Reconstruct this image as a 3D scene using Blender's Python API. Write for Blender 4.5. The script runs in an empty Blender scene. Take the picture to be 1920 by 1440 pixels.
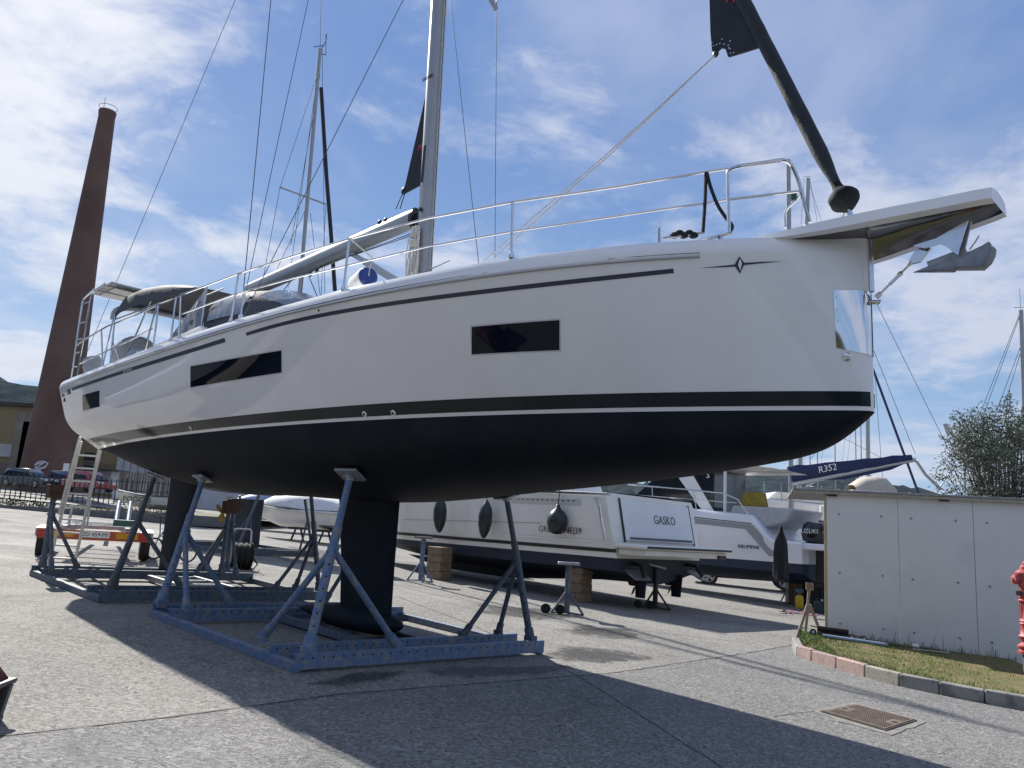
import bpy, bmesh, math, random
import numpy as np
from mathutils import Vector, Matrix
random.seed(4); np.random.seed(4)
SC = bpy.context.scene
COL = SC.collection
R = math.radians

# ------------------------------------------------------------------ camera
FPX, PITCH, ROLL, CAMH = 1483.5, R(10.33), R(3.59), 1.709
_F = np.array([0, math.cos(PITCH), math.sin(PITCH)]); _R0 = np.array([1., 0, 0]); _U0 = np.cross(_R0, _F)
_R = math.cos(ROLL) * _R0 + math.sin(ROLL) * _U0
_U = -math.sin(ROLL) * _R0 + math.cos(ROLL) * _U0
CAMP = np.array([0, 0, CAMH])
cd = bpy.data.cameras.new('camera'); cam = bpy.data.objects.new('camera', cd); COL.objects.link(cam)
cd.sensor_width = 36; cd.lens = 36 * FPX / 1920; cd.clip_start = .05; cd.clip_end = 6000
m = Matrix.Identity(4)
for i in range(3):
    m[i][0] = _R[i]; m[i][1] = _U[i]; m[i][2] = -_F[i]; m[i][3] = CAMP[i]
cam.matrix_world = m
SC.camera = cam

# ------------------------------------------------------------------ sky, sun, exposure
SUN_AZ, SUN_EL = R(-36.4), R(38.5)      # azimuth from +Y towards +X
SC.view_settings.view_transform = 'Standard'
SC.view_settings.look = 'None'
SC.view_settings.gamma = 1
SC.view_settings.exposure = 0.66
wo = bpy.data.worlds.new('World'); SC.world = wo; wo.use_nodes = True
nt = wo.node_tree; nt.nodes.clear()
def N(tree, t, **k):
    n = tree.nodes.new(t)
    for a, b in k.items(): setattr(n, a, b)
    return n
SKYOFF = (30.7, 4.5, 0)
def sky_world():
    l = nt.links.new
    out = N(nt, 'ShaderNodeOutputWorld'); bg = N(nt, 'ShaderNodeBackground'); bg.inputs[1].default_value = 0.06
    sky = N(nt, 'ShaderNodeTexSky', sky_type='NISHITA', sun_disc=False)
    sky.sun_elevation = SUN_EL; sky.sun_rotation = SUN_AZ; sky.air_density = 1.0; sky.dust_density = .3; sky.ozone_density = 1.8; sky.altitude = 0
    tc = N(nt, 'ShaderNodeTexCoord'); sep = N(nt, 'ShaderNodeSeparateXYZ'); l(tc.outputs['Generated'], sep.inputs[0])
    def M_(op, a, b=None, c=None, clamp=False):
        n = N(nt, 'ShaderNodeMath', operation=op, use_clamp=clamp)
        for i, v in enumerate((a, b, c)):
            if v is None: continue
            if isinstance(v, (int, float)): n.inputs[i].default_value = v
            else: l(v, n.inputs[i])
        return n.outputs[0]
    zz = M_('ADD', M_('MAXIMUM', sep.outputs[2], 0.0), .16)
    cx = M_('DIVIDE', sep.outputs[0], zz); cy = M_('DIVIDE', sep.outputs[1], zz)
    cv = N(nt, 'ShaderNodeCombineXYZ'); l(cx, cv.inputs[0]); l(cy, cv.inputs[1]); cv.inputs[2].default_value = 3.7
    def noise(scale, detail, rough, off, dist=0.):
        mp = N(nt, 'ShaderNodeMapping'); mp.inputs['Location'].default_value = off; l(cv.outputs[0], mp.inputs[0])
        n = N(nt, 'ShaderNodeTexNoise'); n.inputs['Scale'].default_value = scale; n.inputs['Detail'].default_value = detail
        n.inputs['Roughness'].default_value = rough; n.inputs['Distortion'].default_value = dist
        l(mp.outputs[0], n.inputs[0]); return n.outputs[0]
    big = noise(.95, 3, .5, SKYOFF); fine = noise(2.3, 12, .60, (4.1, 2.2, 1), .35)
    wisp = noise(7.5, 10, .65, (9., 3., 2), .8)
    dens = M_('ADD', M_('MULTIPLY', big, .50), M_('ADD', M_('MULTIPLY', fine, .46), M_('MULTIPLY', wisp, .14)))
    def rng(v, a, b_, x=0., y=1.):
        n = N(nt, 'ShaderNodeMapRange', interpolation_type='SMOOTHSTEP'); l(v, n.inputs[0])
        for i_, q in enumerate((a, b_, x, y)): n.inputs[i_ + 1].default_value = q
        return n.outputs[0]
    def cmix(f, a, b_, mode='MIX'):
        n = N(nt, 'ShaderNodeMix', data_type='RGBA', blend_type=mode)
        for i_, q in ((0, f), (6, a), (7, b_)):
            if isinstance(q, (int, float)): n.inputs[i_].default_value = q
            elif isinstance(q, tuple): n.inputs[i_].default_value = (*q, 1)
            else: l(q, n.inputs[i_])
        return n.outputs[2]
    mask = M_('MULTIPLY', rng(dens, .50, .665), rng(sep.outputs[2], .0, .10))
    veil = M_('MULTIPLY', rng(noise(1.6, 6, .55, (2., 5., 4), .5), .42, .75), .35)          # thin high cloud
    # clear sky: the physical sky evened out by the thin haze of a bright spring day
    air = cmix(rng(sep.outputs[2], .0, .55), (3.7, 5.75, 8.7), (1.75, 3.25, 7.1))
    clear = cmix(.72, sky.outputs[0], air)
    # towards the sun the clouds glow, thick middles are a little greyer
    dt = N(nt, 'ShaderNodeVectorMath', operation='DOT_PRODUCT'); l(tc.outputs['Generated'], dt.inputs[0]); dt.inputs[1].default_value = (math.sin(SUN_AZ) * math.cos(SUN_EL), math.cos(SUN_AZ) * math.cos(SUN_EL), math.sin(SUN_EL))
    glow = M_('POWER', M_('MAXIMUM', dt.outputs['Value'], 0.), 6.)
    cl = cmix(rng(dens, .60, .78), (7.2, 7.6, 8.9), (5.6, 6.1, 7.5))
    cl = cmix(glow, cl, (10.5, 10.6, 11.0))
    tot = M_('MAXIMUM', M_('MULTIPLY', mask, .9), veil)
    class _o: outputs = [None, None, cmix(tot, clear, cl)]
    mx = _o
    l(mx.outputs[2], bg.inputs[0]); l(bg.outputs[0], out.inputs[0])
sky_world()
sd = bpy.data.lights.new('sun', 'SUN'); so = bpy.data.objects.new('sun', sd); COL.objects.link(so)
sd.energy = 5.0; sd.angle = R(.53); sd.color = (1, .95, .87)
SUND = Vector((math.sin(SUN_AZ) * math.cos(SUN_EL), math.cos(SUN_AZ) * math.cos(SUN_EL), math.sin(SUN_EL)))
so.rotation_euler = SUND.to_track_quat('Z', 'Y').to_euler(); so.location = SUND * 60

# ------------------------------------------------------------------ ground and view helpers
def gz(x, y):
    return -.034 * max(-70, min(45, x)) + .010 * max(-40, min(110, y))
def ray(px, py): return _F + _R * ((px - 960) / FPX) - _U * ((py - 720) / FPX)
def G(px, py, dz=0.):                   # a point of the sloping yard
    d = ray(px, py); t = (CAMH - dz) / (-.034 * d[0] + .010 * d[1] - d[2]); p = CAMP + t * d
    return Vector(p)
def at(px, py, Y):                      # a point at a known distance
    d = ray(px, py); return Vector(CAMP + d * (Y / d[1]))
def proj(p):
    d = np.asarray(p, float) - CAMP; z = d @ _F
    return np.stack([960 + FPX * (d @ _R) / z, 720 - FPX * (d @ _U) / z], -1)

# ------------------------------------------------------------------ materials
MATS = {}
def mat(name, col, rough=.5, metal=0., var=0., vscale=8., bump=0., bscale=60., coat=0., spec=.5, col2=None, thr=(.45, .6), trans=0., detail=5., alpha=1., rvar=0., coords='Object'):
    if name in MATS: return MATS[name]
    mt = bpy.data.materials.new(name); mt.use_nodes = True; t = mt.node_tree; b = t.nodes['Principled BSDF']; l = t.links.new
    b.inputs['Base Color'].default_value = (*col, 1); b.inputs['Roughness'].default_value = rough; b.inputs['Metallic'].default_value = metal
    b.inputs['Coat Weight'].default_value = coat; b.inputs['Specular IOR Level'].default_value = spec; b.inputs['Coat Roughness'].default_value = .04
    if trans: b.inputs['Transmission Weight'].default_value = trans
    if alpha < 1: b.inputs['Alpha'].default_value = alpha
    tc = N(t, 'ShaderNodeTexCoord'); co = tc.outputs[coords]
    if var or col2:
        n = N(t, 'ShaderNodeTexNoise'); n.inputs['Scale'].default_value = vscale; n.inputs['Detail'].default_value = detail; n.inputs['Roughness'].default_value = .62
        l(co, n.inputs[0])
        mr = N(t, 'ShaderNodeMapRange'); l(n.outputs[0], mr.inputs[0]); mr.inputs[1].default_value = thr[0] if col2 else .3; mr.inputs[2].default_value = thr[1] if col2 else .7
        mx = N(t, 'ShaderNodeMix', data_type='RGBA'); l(mr.outputs[0], mx.inputs[0])
        if col2: a, c = col, col2
        else: a = tuple(v * (1 - var) for v in col); c = tuple(min(1, v * (1 + var)) for v in col)
        mx.inputs[6].default_value = (*a, 1); mx.inputs[7].default_value = (*c, 1); l(mx.outputs[2], b.inputs['Base Color'])
        if rvar:
            r2 = N(t, 'ShaderNodeMapRange'); l(n.outputs[0], r2.inputs[0]); r2.inputs[1].default_value = .3; r2.inputs[2].default_value = .7
            r2.inputs[3].default_value = max(0, rough - rvar); r2.inputs[4].default_value = rough + rvar; l(r2.outputs[0], b.inputs['Roughness'])
    if bump:
        n2 = N(t, 'ShaderNodeTexNoise'); n2.inputs['Scale'].default_value = bscale; n2.inputs['Detail'].default_value = 6; l(co, n2.inputs[0])
        bp = N(t, 'ShaderNodeBump'); bp.inputs['Strength'].default_value = bump; bp.inputs['Distance'].default_value = .02
        l(n2.outputs[0], bp.inputs['Height']); l(bp.outputs[0], b.inputs['Normal'])
    MATS[name] = mt; return mt
gel = mat('gelcoat', (.80, .80, .81), .05, var=.03, vscale=1.6, bump=.03, bscale=1.7)
gelcream = mat('gelcoat_cream', (.78, .76, .71), .22, var=.06, vscale=1.2, coat=.3)
gelblue = mat('gelcoat_cool', (.74, .76, .80), .22, var=.05, vscale=1.2, coat=.3)
deckm = mat('deck_gelcoat', (.72, .72, .71), .4, var=.05, vscale=6)
antif = mat('antifouling', (.006, .009, .015), .72, spec=.22, col2=(.015, .017, .021), thr=(.46, .70), vscale=1.8, detail=9, bump=.10, bscale=28)
antif2 = mat('antifouling_keel', (.010, .014, .022), .75, spec=.25, var=.35, vscale=5, bump=.1, bscale=50)
bootm = mat('boot_paint', (.010, .016, .022), .12, spec=.22, var=.2, vscale=3)
stripem = mat('stripe_navy', (.022, .030, .055), .3, var=.1, vscale=5)
glass = mat('tinted_glass', (.004, .008, .016), .03, spec=.22)
steel = mat('stainless', (.62, .63, .64), .16, 1., var=.08, vscale=14)
darkmirror = mat('sprit_steel', (.11, .115, .13), .10, 1., var=.3, vscale=5, bump=.03, bscale=5)
mirror = mat('polished_steel', (.66, .68, .71), .06, 1., var=.06, vscale=7, bump=.015, bscale=6)
alu = mat('anodised_aluminium', (.42, .43, .44), .38, .7, var=.08, vscale=9)
spar = mat('spar_grey', (.33, .34, .35), .35, .45, var=.07, vscale=3)
wire = mat('rigging_wire', (.10, .105, .12), .4, .8)
blackp = mat('black_plastic', (.012, .013, .015), .45, var=.2, vscale=20)
drumm = mat('drum_canvas', (.010, .011, .013), .8, spec=.2, var=.3, vscale=9, bump=.3, bscale=14)
blackcloth = mat('black_sailcloth', (.014, .018, .026), .75, var=.35, vscale=6, bump=.25, bscale=25)
ropew = mat('white_rope', (.62, .60, .55), .85, var=.25, vscale=50, bump=.5, bscale=120)
ropeb = mat('black_rope', (.018, .02, .025), .85, var=.3, vscale=60)
canvas = mat('grey_canvas', (.055, .062, .074), .8, var=.18, vscale=5, bump=.25, bscale=12)
canvasl = mat('pale_grey_canvas', (.34, .36, .39), .75, var=.12, vscale=5, bump=.25, bscale=10)
vinyl = mat('clear_vinyl', (.17, .19, .22), .12, var=.5, vscale=7, bump=.4, bscale=9, coat=.4)
galv = mat('galvanised', (.36, .38, .40), .5, .75, var=.25, vscale=11)
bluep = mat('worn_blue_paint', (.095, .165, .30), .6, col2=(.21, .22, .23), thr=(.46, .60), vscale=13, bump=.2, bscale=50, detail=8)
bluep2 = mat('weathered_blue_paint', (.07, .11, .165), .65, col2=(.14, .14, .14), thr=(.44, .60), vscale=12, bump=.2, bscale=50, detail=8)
rustst = mat('rusty_post_paint', (.10, .085, .085), .7, col2=(.10, .13, .16), thr=(.42, .6), vscale=6, bump=.3, bscale=40)
holem = mat('hole_dark', (.006, .007, .009), .9)
wood = mat('timber', (.22, .155, .10), .8, var=.35, vscale=12, bump=.3, bscale=40)
woodg = mat('grey_timber', (.18, .155, .13), .85, var=.3, vscale=14, bump=.3, bscale=40)
rustw = mat('rust_brown_block', (.09, .045, .03), .85, var=.4, vscale=14, bump=.3, bscale=30)
rubber = mat('rubber', (.014, .014, .015), .75, var=.3, vscale=20, bump=.1)
redp = mat('red_reflector', (.42, .03, .03), .25, coat=.5)
orangep = mat('yellow_reflector', (.62, .28, .02), .3, var=.1)
whitep = mat('white_plastic', (.78, .78, .76), .4, var=.05)

# ------------------------------------------------------------------ mesh builder
class MB:
    def __init__(s): s.v = []; s.f = []
    def add(s, vs, fs):
        o = len(s.v); s.v += [tuple(v) for v in vs]; s.f += [tuple(i + o for i in f) for f in fs]; return s
    def box(s, c, d, rot=None):
        hx, hy, hz = d[0] / 2, d[1] / 2, d[2] / 2
        vs = [Vector((x * hx, y * hy, z * hz)) for x in (-1, 1) for y in (-1, 1) for z in (-1, 1)]
        if rot is not None: vs = [rot @ v for v in vs]
        c = Vector(c); return s.add([v + c for v in vs], [(0, 1, 3, 2), (4, 6, 7, 5), (0, 4, 5, 1), (2, 3, 7, 6), (0, 2, 6, 4), (1, 5, 7, 3)])
    def tube(s, pts, r, n=8, cap=True, flat=1.):
        pts = [Vector(p) for p in pts]; k = len(pts); rs = r if isinstance(r, (list, tuple)) else [r] * k
        T = [(pts[min(i + 1, k - 1)] - pts[max(i - 1, 0)]).normalized() for i in range(k)]
        a = Vector((0, 0, 1)) if abs(T[0].z) < .9 else Vector((1, 0, 0))
        u = T[0].cross(a).normalized(); vs = []
        for i in range(k):
            u = (u - T[i] * u.dot(T[i])).normalized(); w = T[i].cross(u)
            for j in range(n):
                an = 2 * math.pi * j / n; vs.append(pts[i] + (u * math.cos(an) + w * math.sin(an) * flat) * rs[i])
        fs = [(i * n + j, i * n + (j + 1) % n, (i + 1) * n + (j + 1) % n, (i + 1) * n + j) for i in range(k - 1) for j in range(n)]
        if cap: fs += [tuple(range(n - 1, -1, -1)), tuple((k - 1) * n + j for j in range(n))]
        return s.add(vs, fs)
    def bar(s, a, b, w, h, up=(0, 0, 1)):
        a, b = Vector(a), Vector(b); t = (b - a).normalized(); x = t.cross(Vector(up)).normalized(); y = x.cross(t)
        vs = [p + x * sx * w / 2 + y * sy * h / 2 for p in (a, b) for sx, sy in ((-1, -1), (1, -1), (1, 1), (-1, 1))]
        return s.add(vs, [(3, 2, 1, 0), (4, 5, 6, 7), (0, 1, 5, 4), (1, 2, 6, 5), (2, 3, 7, 6), (3, 0, 4, 7)])
    def sweep(s, prof, a, b, up=(0, 0, 1), cap=True):     # closed 2-D profile (side, up) swept from a to b
        a, b = Vector(a), Vector(b); t = (b - a).normalized(); x = t.cross(Vector(up)).normalized(); y = x.cross(t); n = len(prof)
        vs = [p + x * q[0] + y * q[1] for p in (a, b) for q in prof]
        fs = [(j, (j + 1) % n, n + (j + 1) % n, n + j) for j in range(n)]
        if cap: fs += [tuple(range(n - 1, -1, -1)), tuple(range(n, 2 * n))]
        return s.add(vs, fs)
    def lathe(s, prof, o=(0, 0, 0), ax=(0, 0, 1), n=16, ref=None):
        ax = Vector(ax).normalized(); a = Vector(ref) if ref else (Vector((0, 0, 1)) if abs(ax.z) < .9 else Vector((1, 0, 0)))
        u = ax.cross(a).normalized(); w = ax.cross(u); o = Vector(o); vs = []
        for r, h in prof:
            for j in range(n):
                an = 2 * math.pi * j / n; vs.append(o + ax * h + (u * math.cos(an) + w * math.sin(an)) * max(r, 1e-4))
        k = len(prof)
        fs = [(i * n + j, i * n + (j + 1) % n, (i + 1) * n + (j + 1) % n, (i + 1) * n + j) for i in range(k - 1) for j in range(n)]
        fs += [tuple(range(n - 1, -1, -1)), tuple((k - 1) * n + j for j in range(n))]
        return s.add(vs, fs)
    def prism(s, poly, vec):
        n = len(poly); vec = Vector(vec); p = [Vector(q) for q in poly]
        return s.add(p + [q + vec for q in p], [tuple(range(n - 1, -1, -1)), tuple(range(n, 2 * n))] + [(j, (j + 1) % n, n + (j + 1) % n, n + j) for j in range(n)])
    def grid(s, rows, close=False):
        a = len(rows); b = len(rows[0]); vs = [p for r in rows for p in r]
        return s.add(vs, [(i * b + j, i * b + j + 1, (i + 1) * b + j + 1, (i + 1) * b + j) for i in range(a - 1) for j in range(b - 1)])
    def ell(s, c, r, n=14, k=9):
        prof = []
        vs = []; c = Vector(c)
        for i in range(k + 1):
            t = math.pi * i / k
            for j in range(n):
                an = 2 * math.pi * j / n
                vs.append(c + Vector((r[0] * math.sin(t) * math.cos(an) + 1e-5 * math.cos(an), r[1] * math.sin(t) * math.sin(an) + 1e-5 * math.sin(an), r[2] * math.cos(t))))
        return s.add(vs, [(i * n + j, (i + 1) * n + j, (i + 1) * n + (j + 1) % n, i * n + (j + 1) % n) for i in range(k) for j in range(n)])
    def build(s, name, mt, parent=None, ang=35, fix=True, world=True, kind=None, bev=0):
        me = bpy.data.meshes.new(name); me.from_pydata(s.v, [], s.f)
        if fix:
            bm = bmesh.new(); bm.from_mesh(me); bmesh.ops.recalc_face_normals(bm, faces=bm.faces)
            if bev: bmesh.ops.bevel(bm, geom=[e for e in bm.edges if e.calc_face_angle(0) > .6], offset=bev, segments=1, affect='EDGES')
            bm.to_mesh(me); bm.free()
        me.polygons.foreach_set('use_smooth', [True] * len(me.polygons)); me.set_sharp_from_angle(angle=R(ang))
        for mm in (mt if isinstance(mt, (list, tuple)) else [mt]): me.materials.append(mm)
        o = bpy.data.objects.new(name, me); COL.objects.link(o)
        if parent is not None:
            o.parent = parent
            if world: o.matrix_parent_inverse = wm(parent).inverted()
        if kind: o['kind'] = kind
        return o
def wm(o):
    if o.parent is None: return o.matrix_basis.copy()
    return wm(o.parent) @ o.matrix_parent_inverse @ o.matrix_basis
def thing(name, label, cat, loc=(0, 0, 0), group=None, mtx=None):
    o = bpy.data.objects.new(name, None); COL.objects.link(o); o.empty_display_size = .2
    if mtx is not None: o.matrix_basis = mtx
    else: o.location = loc
    return tag(o, label, cat, group)
def tag(o, label, cat, group=None):
    o['label'] = label; o['category'] = cat
    if group: o['group'] = group
    return o
def struct(o): o['kind'] = 'structure'; return o
def text(s, size, mt, parent, o, xdir, ydir, name='lettering', world=True, depth=.003, shear=0., sx=1.):
    cu = bpy.data.curves.new('t', 'FONT'); cu.body = s; cu.size = size; cu.extrude = depth; cu.align_x = 'CENTER'; cu.align_y = 'CENTER'; cu.shear = shear; cu.resolution_u = 2
    ob = bpy.data.objects.new('t', cu); COL.objects.link(ob); dg = bpy.context.evaluated_depsgraph_get()
    me = bpy.data.meshes.new_from_object(ob.evaluated_get(dg)); bpy.data.objects.remove(ob)
    x = Vector(xdir).normalized(); y = Vector(ydir); y = (y - x * y.dot(x)).normalized(); z = x.cross(y); o = Vector(o)
    for v in me.vertices: c = v.co.copy(); v.co = o + x * c.x * sx + y * c.y + z * c.z
    me.materials.clear(); me.materials.append(mt); r = bpy.data.objects.new(name, me); COL.objects.link(r)
    r.parent = parent
    if world: r.matrix_parent_inverse = wm(parent).inverted()
    return r

# ================================================================== THE YARD
def yard_material(name, c1, c2, stone, speck, stain=True, sc=1.):
    mt = bpy.data.materials.new(name); mt.use_nodes = True; t = mt.node_tree; b = t.nodes['Principled BSDF']; l = t.links.new
    tc = N(t, 'ShaderNodeTexCoord'); co = tc.outputs['Object']
    def noise(s, d=4, r=.6, dist=0):
        n = N(t, 'ShaderNodeTexNoise'); n.inputs['Scale'].default_value = s; n.inputs['Detail'].default_value = d; n.inputs['Roughness'].default_value = r; n.inputs['Distortion'].default_value = dist
        l(co, n.inputs[0]); return n.outputs[0]
    def ramp(v, a, c, x=0., y=1.):
        n = N(t, 'ShaderNodeMapRange', interpolation_type='SMOOTHSTEP'); l(v, n.inputs[0])
        for i, q in enumerate((a, c, x, y)): n.inputs[i + 1].default_value = q
        return n.outputs[0]
    def mix(f, a, c, mode='MIX'):
        n = N(t, 'ShaderNodeMix', data_type='RGBA', blend_type=mode)
        for i, q in ((0, f), (6, a), (7, c)):
            if isinstance(q, (int, float)): n.inputs[i].default_value = q
            elif isinstance(q, tuple): n.inputs[i].default_value = (*q, 1)
            else: l(q, n.inputs[i])
        return n.outputs[2]
    col = mix(ramp(noise(.55, 5), .32, .68), c1, c2)
    vo = N(t, 'ShaderNodeTexVoronoi'); vo.inputs['Scale'].default_value = 46 * sc; l(co, vo.inputs[0])
    sep = N(t, 'ShaderNodeSeparateColor'); l(vo.outputs['Color'], sep.inputs[0])
    st = mix(ramp(sep.outputs[0], .1, .95), tuple(v * .42 for v in stone), tuple(min(1, v * 1.75) for v in stone))
    col = mix(ramp(noise(9, 5), .35, .75, .3, .9), col, st)                       # worn places show the aggregate
    col = mix(ramp(noise(130 * sc, 3), .56, .75, 0, speck), col, (.06, .06, .06))   # pits
    if stain:
        col = mix(ramp(noise(.7, 8, .68, 1.0), .54, .72, 0, .55), col, (.10, .10, .10))  # oil and water marks
        col = mix(ramp(noise(2.3, 8, .72, 1.8), .60, .70, 0, .45), col, (.07, .07, .075))
    l(col, b.inputs['Base Color'])
    l(ramp(noise(.35, 4), .3, .7, .72, .95), b.inputs['Roughness']); b.inputs['Specular IOR Level'].default_value = .15
    bp = N(t, 'ShaderNodeBump'); bp.inputs['Strength'].default_value = .8; bp.inputs['Distance'].default_value = .009
    ad = N(t, 'ShaderNodeMath', operation='ADD'); l(vo.outputs['Distance'], ad.inputs[0]); l(noise(45, 6), ad.inputs[1]); l(ad.outputs[0], bp.inputs['Height']); l(bp.outputs[0], b.inputs['Normal'])
    return mt
concrete = yard_material('concrete_yard', (.185, .179, .168), (.285, .275, .255), (.235, .226, .211), .9)
asphalt = yard_material('old_asphalt', (.155, .154, .153), (.20, .197, .192), (.205, .202, .196), .8, True)
gs = sorted(set([-2500, -800, -250, -120, -70] + list(range(-40, 46, 5)) + [70, 110, 250, 800, 2500]))
mb = MB(); mb.grid([[(x, y, gz(x, y)) for x in gs] for y in gs])
ground = struct(mb.build('ground', concrete, fix=False)); ground.data.flip_normals() if ground.data.polygons[0].normal.z < 0 else None
# asphalt lane in front of the concrete, its edge runs along the joint
def gp(px, py, dz=0.): p = G(px, py); return (p.x, p.y, p.z + dz)
edge = [(-9.2, -.4), (-3.2, 5.54), (-2.42, 6.37), (-1.38, 7.64), (1.46, 10.12), (1.86, 10.58), (3.98, 13.06), (5.49, 14.94), (6.6, 16.2), (30, 34)]
mb = MB(); top = [(x, y, gz(x, y) + .004) for x, y in edge]; low = [(x * 1.0, -30, gz(x, -30) + .004) for x, y in edge]
mid = [(x, -2, gz(x, -2) + .004) for x, y in edge]
mb.grid([low, mid, top]); lane = struct(mb.build('asphalt_lane', asphalt, fix=False)); lane.data.flip_normals() if lane.data.polygons[0].normal.z < 0 else None
jointm = mat('joint_sealant', (.05, .05, .05), .8, var=.3, vscale=20)
def seam(name, pts, w, dz=.008, par=None, mt=None):
    mb = MB(); q = []
    fine = []
    for a, b in zip(pts[:-1], pts[1:]):
        n = max(2, int(math.dist(a, b) / .12))
        fine += [(a[0] + (b[0] - a[0]) * i / n, a[1] + (b[1] - a[1]) * i / n) for i in range(n)]
    fine.append(pts[-1])
    for i, (x, y) in enumerate(fine):
        a = fine[max(i - 1, 0)]; b = fine[min(i + 1, len(fine) - 1)]; d = Vector((b[0] - a[0], b[1] - a[1])).normalized(); nrm = Vector((-d.y, d.x))
        j = random.gauss(0, w * .25); ww = w * random.uniform(.6, 1.3)
        q.append([(x + nrm.x * (j + s * ww / 2), y + nrm.y * (j + s * ww / 2), gz(x, y) + dz) for s in (-1, 1)])
    mb.grid(q); o = mb.build(name, mt or jointm, par, fix=False, world=True)
    if o.data.polygons[0].normal.z < 0: o.data.flip_normals()
    return o
def G2(*pp): return [tuple(G(*p))[:2] for p in pp]
seam('joint', edge[0:8], .022, par=ground)
seam('crack', G2((1008, 1226), (1090, 1272), (1190, 1335), (1290, 1400), (1420, 1480)), .012, par=lane)
seam('joint', G2((742, 1118), (880, 1170), (1010, 1228)), .014, par=ground)
seam('joint', G2((490, 1040), (600, 1062), (800, 1112), (1000, 1150), (1200, 1182), (1420, 1208)), .016, par=ground)
seam('crack', G2((1450, 1345), (1500, 1337), (1545, 1333)), .012, par=lane)
stainm = bpy.data.materials.new('damp_stain'); stainm.use_nodes = True
def _stain():
    t = stainm.node_tree; b = t.nodes['Principled BSDF']; l = t.links.new; b.inputs['Base Color'].default_value = (.045, .045, .047, 1); b.inputs['Roughness'].default_value = .5; b.inputs['Specular IOR Level'].default_value = .25
    at_ = N(t, 'ShaderNodeAttribute', attribute_name='fade'); tc = N(t, 'ShaderNodeTexCoord'); n = N(t, 'ShaderNodeTexNoise'); n.inputs['Scale'].default_value = 3.2; n.inputs['Detail'].default_value = 9; n.inputs['Roughness'].default_value = .7; n.inputs['Distortion'].default_value = 1.2
    l(tc.outputs['Object'], n.inputs[0]); a = N(t, 'ShaderNodeMath', operation='MULTIPLY_ADD'); l(at_.outputs['Fac'], a.inputs[0]); a.inputs[1].default_value = .42; l(n.outputs[0], a.inputs[2])
    r = N(t, 'ShaderNodeMapRange', interpolation_type='SMOOTHSTEP'); l(a.outputs[0], r.inputs[0]); r.inputs[1].default_value = .62; r.inputs[2].default_value = .86; r.inputs[4].default_value = .55; l(r.outputs[0], b.inputs['Alpha'])
_stain()
def blot(name, pts, par, dz):        # an uneven damp patch that thins out to its edge
    P = G2(*pts); c = (sum(p[0] for p in P) / len(P), sum(p[1] for p in P) / len(P)); ring = []
    for a, b in zip(P, P[1:] + P[:1]):
        for i in range(6):
            t = i / 6; ring.append((a[0] + (b[0] - a[0]) * t, a[1] + (b[1] - a[1]) * t))
    n = len(ring); vs = []; fd_ = []; fs = []
    for k, s_ in enumerate((1.25, .8, .4)):
        vs += [(c[0] + (x - c[0]) * s_, c[1] + (y - c[1]) * s_) for x, y in ring]; fd_ += [(-.4, .55, .9)[k]] * n
    vs.append(c); fd_.append(1.)
    fs = [(k * n + i, k * n + (i + 1) % n, (k + 1) * n + (i + 1) % n, (k + 1) * n + i) for k in range(2) for i in range(n)] + [(2 * n + i, 2 * n + (i + 1) % n, 3 * n) for i in range(n)]
    mb = MB(); mb.add([(x, y, gz(x, y) + dz) for x, y in vs], fs); o = mb.build(name, stainm, par, fix=False)
    at_ = o.data.attributes.new('fade', 'FLOAT', 'POINT'); at_.data.foreach_set('value', fd_)
    if o.data.polygons[0].normal.z < 0: o.data.flip_normals()
for q in ([(560, 1285), (640, 1292), (735, 1275), (780, 1255), (690, 1258), (620, 1268)], [(740, 1262), (830, 1248), (950, 1250), (1110, 1246), (1030, 1266), (860, 1275)], [(1000, 1228), (1060, 1210), (1150, 1215), (1250, 1235), (1150, 1246), (1060, 1244)], [(540, 1022), (650, 1034), (650, 1066), (540, 1058), (480, 1040)], [(1060, 1165), (1180, 1180), (1240, 1200), (1150, 1202), (1065, 1188)],
          [(880, 1130), (1010, 1140), (1120, 1160), (1000, 1165), (890, 1150)]):
    blot('stain', q, ground, .0085)
def wander(px0, n, step, head, par, w=.004):
    p = G(*px0); pts = [(p.x, p.y)]; h = head
    for _ in range(n): h += random.gauss(0, .35); pts.append((pts[-1][0] + step * math.cos(h), pts[-1][1] + step * math.sin(h)))
    seam('crack', pts, w, .0075, par)
for px, n, hd, par in (((60, 1230), 14, .3, ground), ((420, 1290), 10, .9, ground), ((880, 1170), 16, .4, ground), ((1190, 1205), 14, .5, ground), ((1040, 1380), 12, 1.0, lane), ((1500, 1400), 14, .6, lane), ((240, 1420), 10, .5, lane), ((1260, 1280), 10, .1, lane), ((20, 1130), 14, .5, ground)):
    wander(px, n, .16, hd, par)

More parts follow.
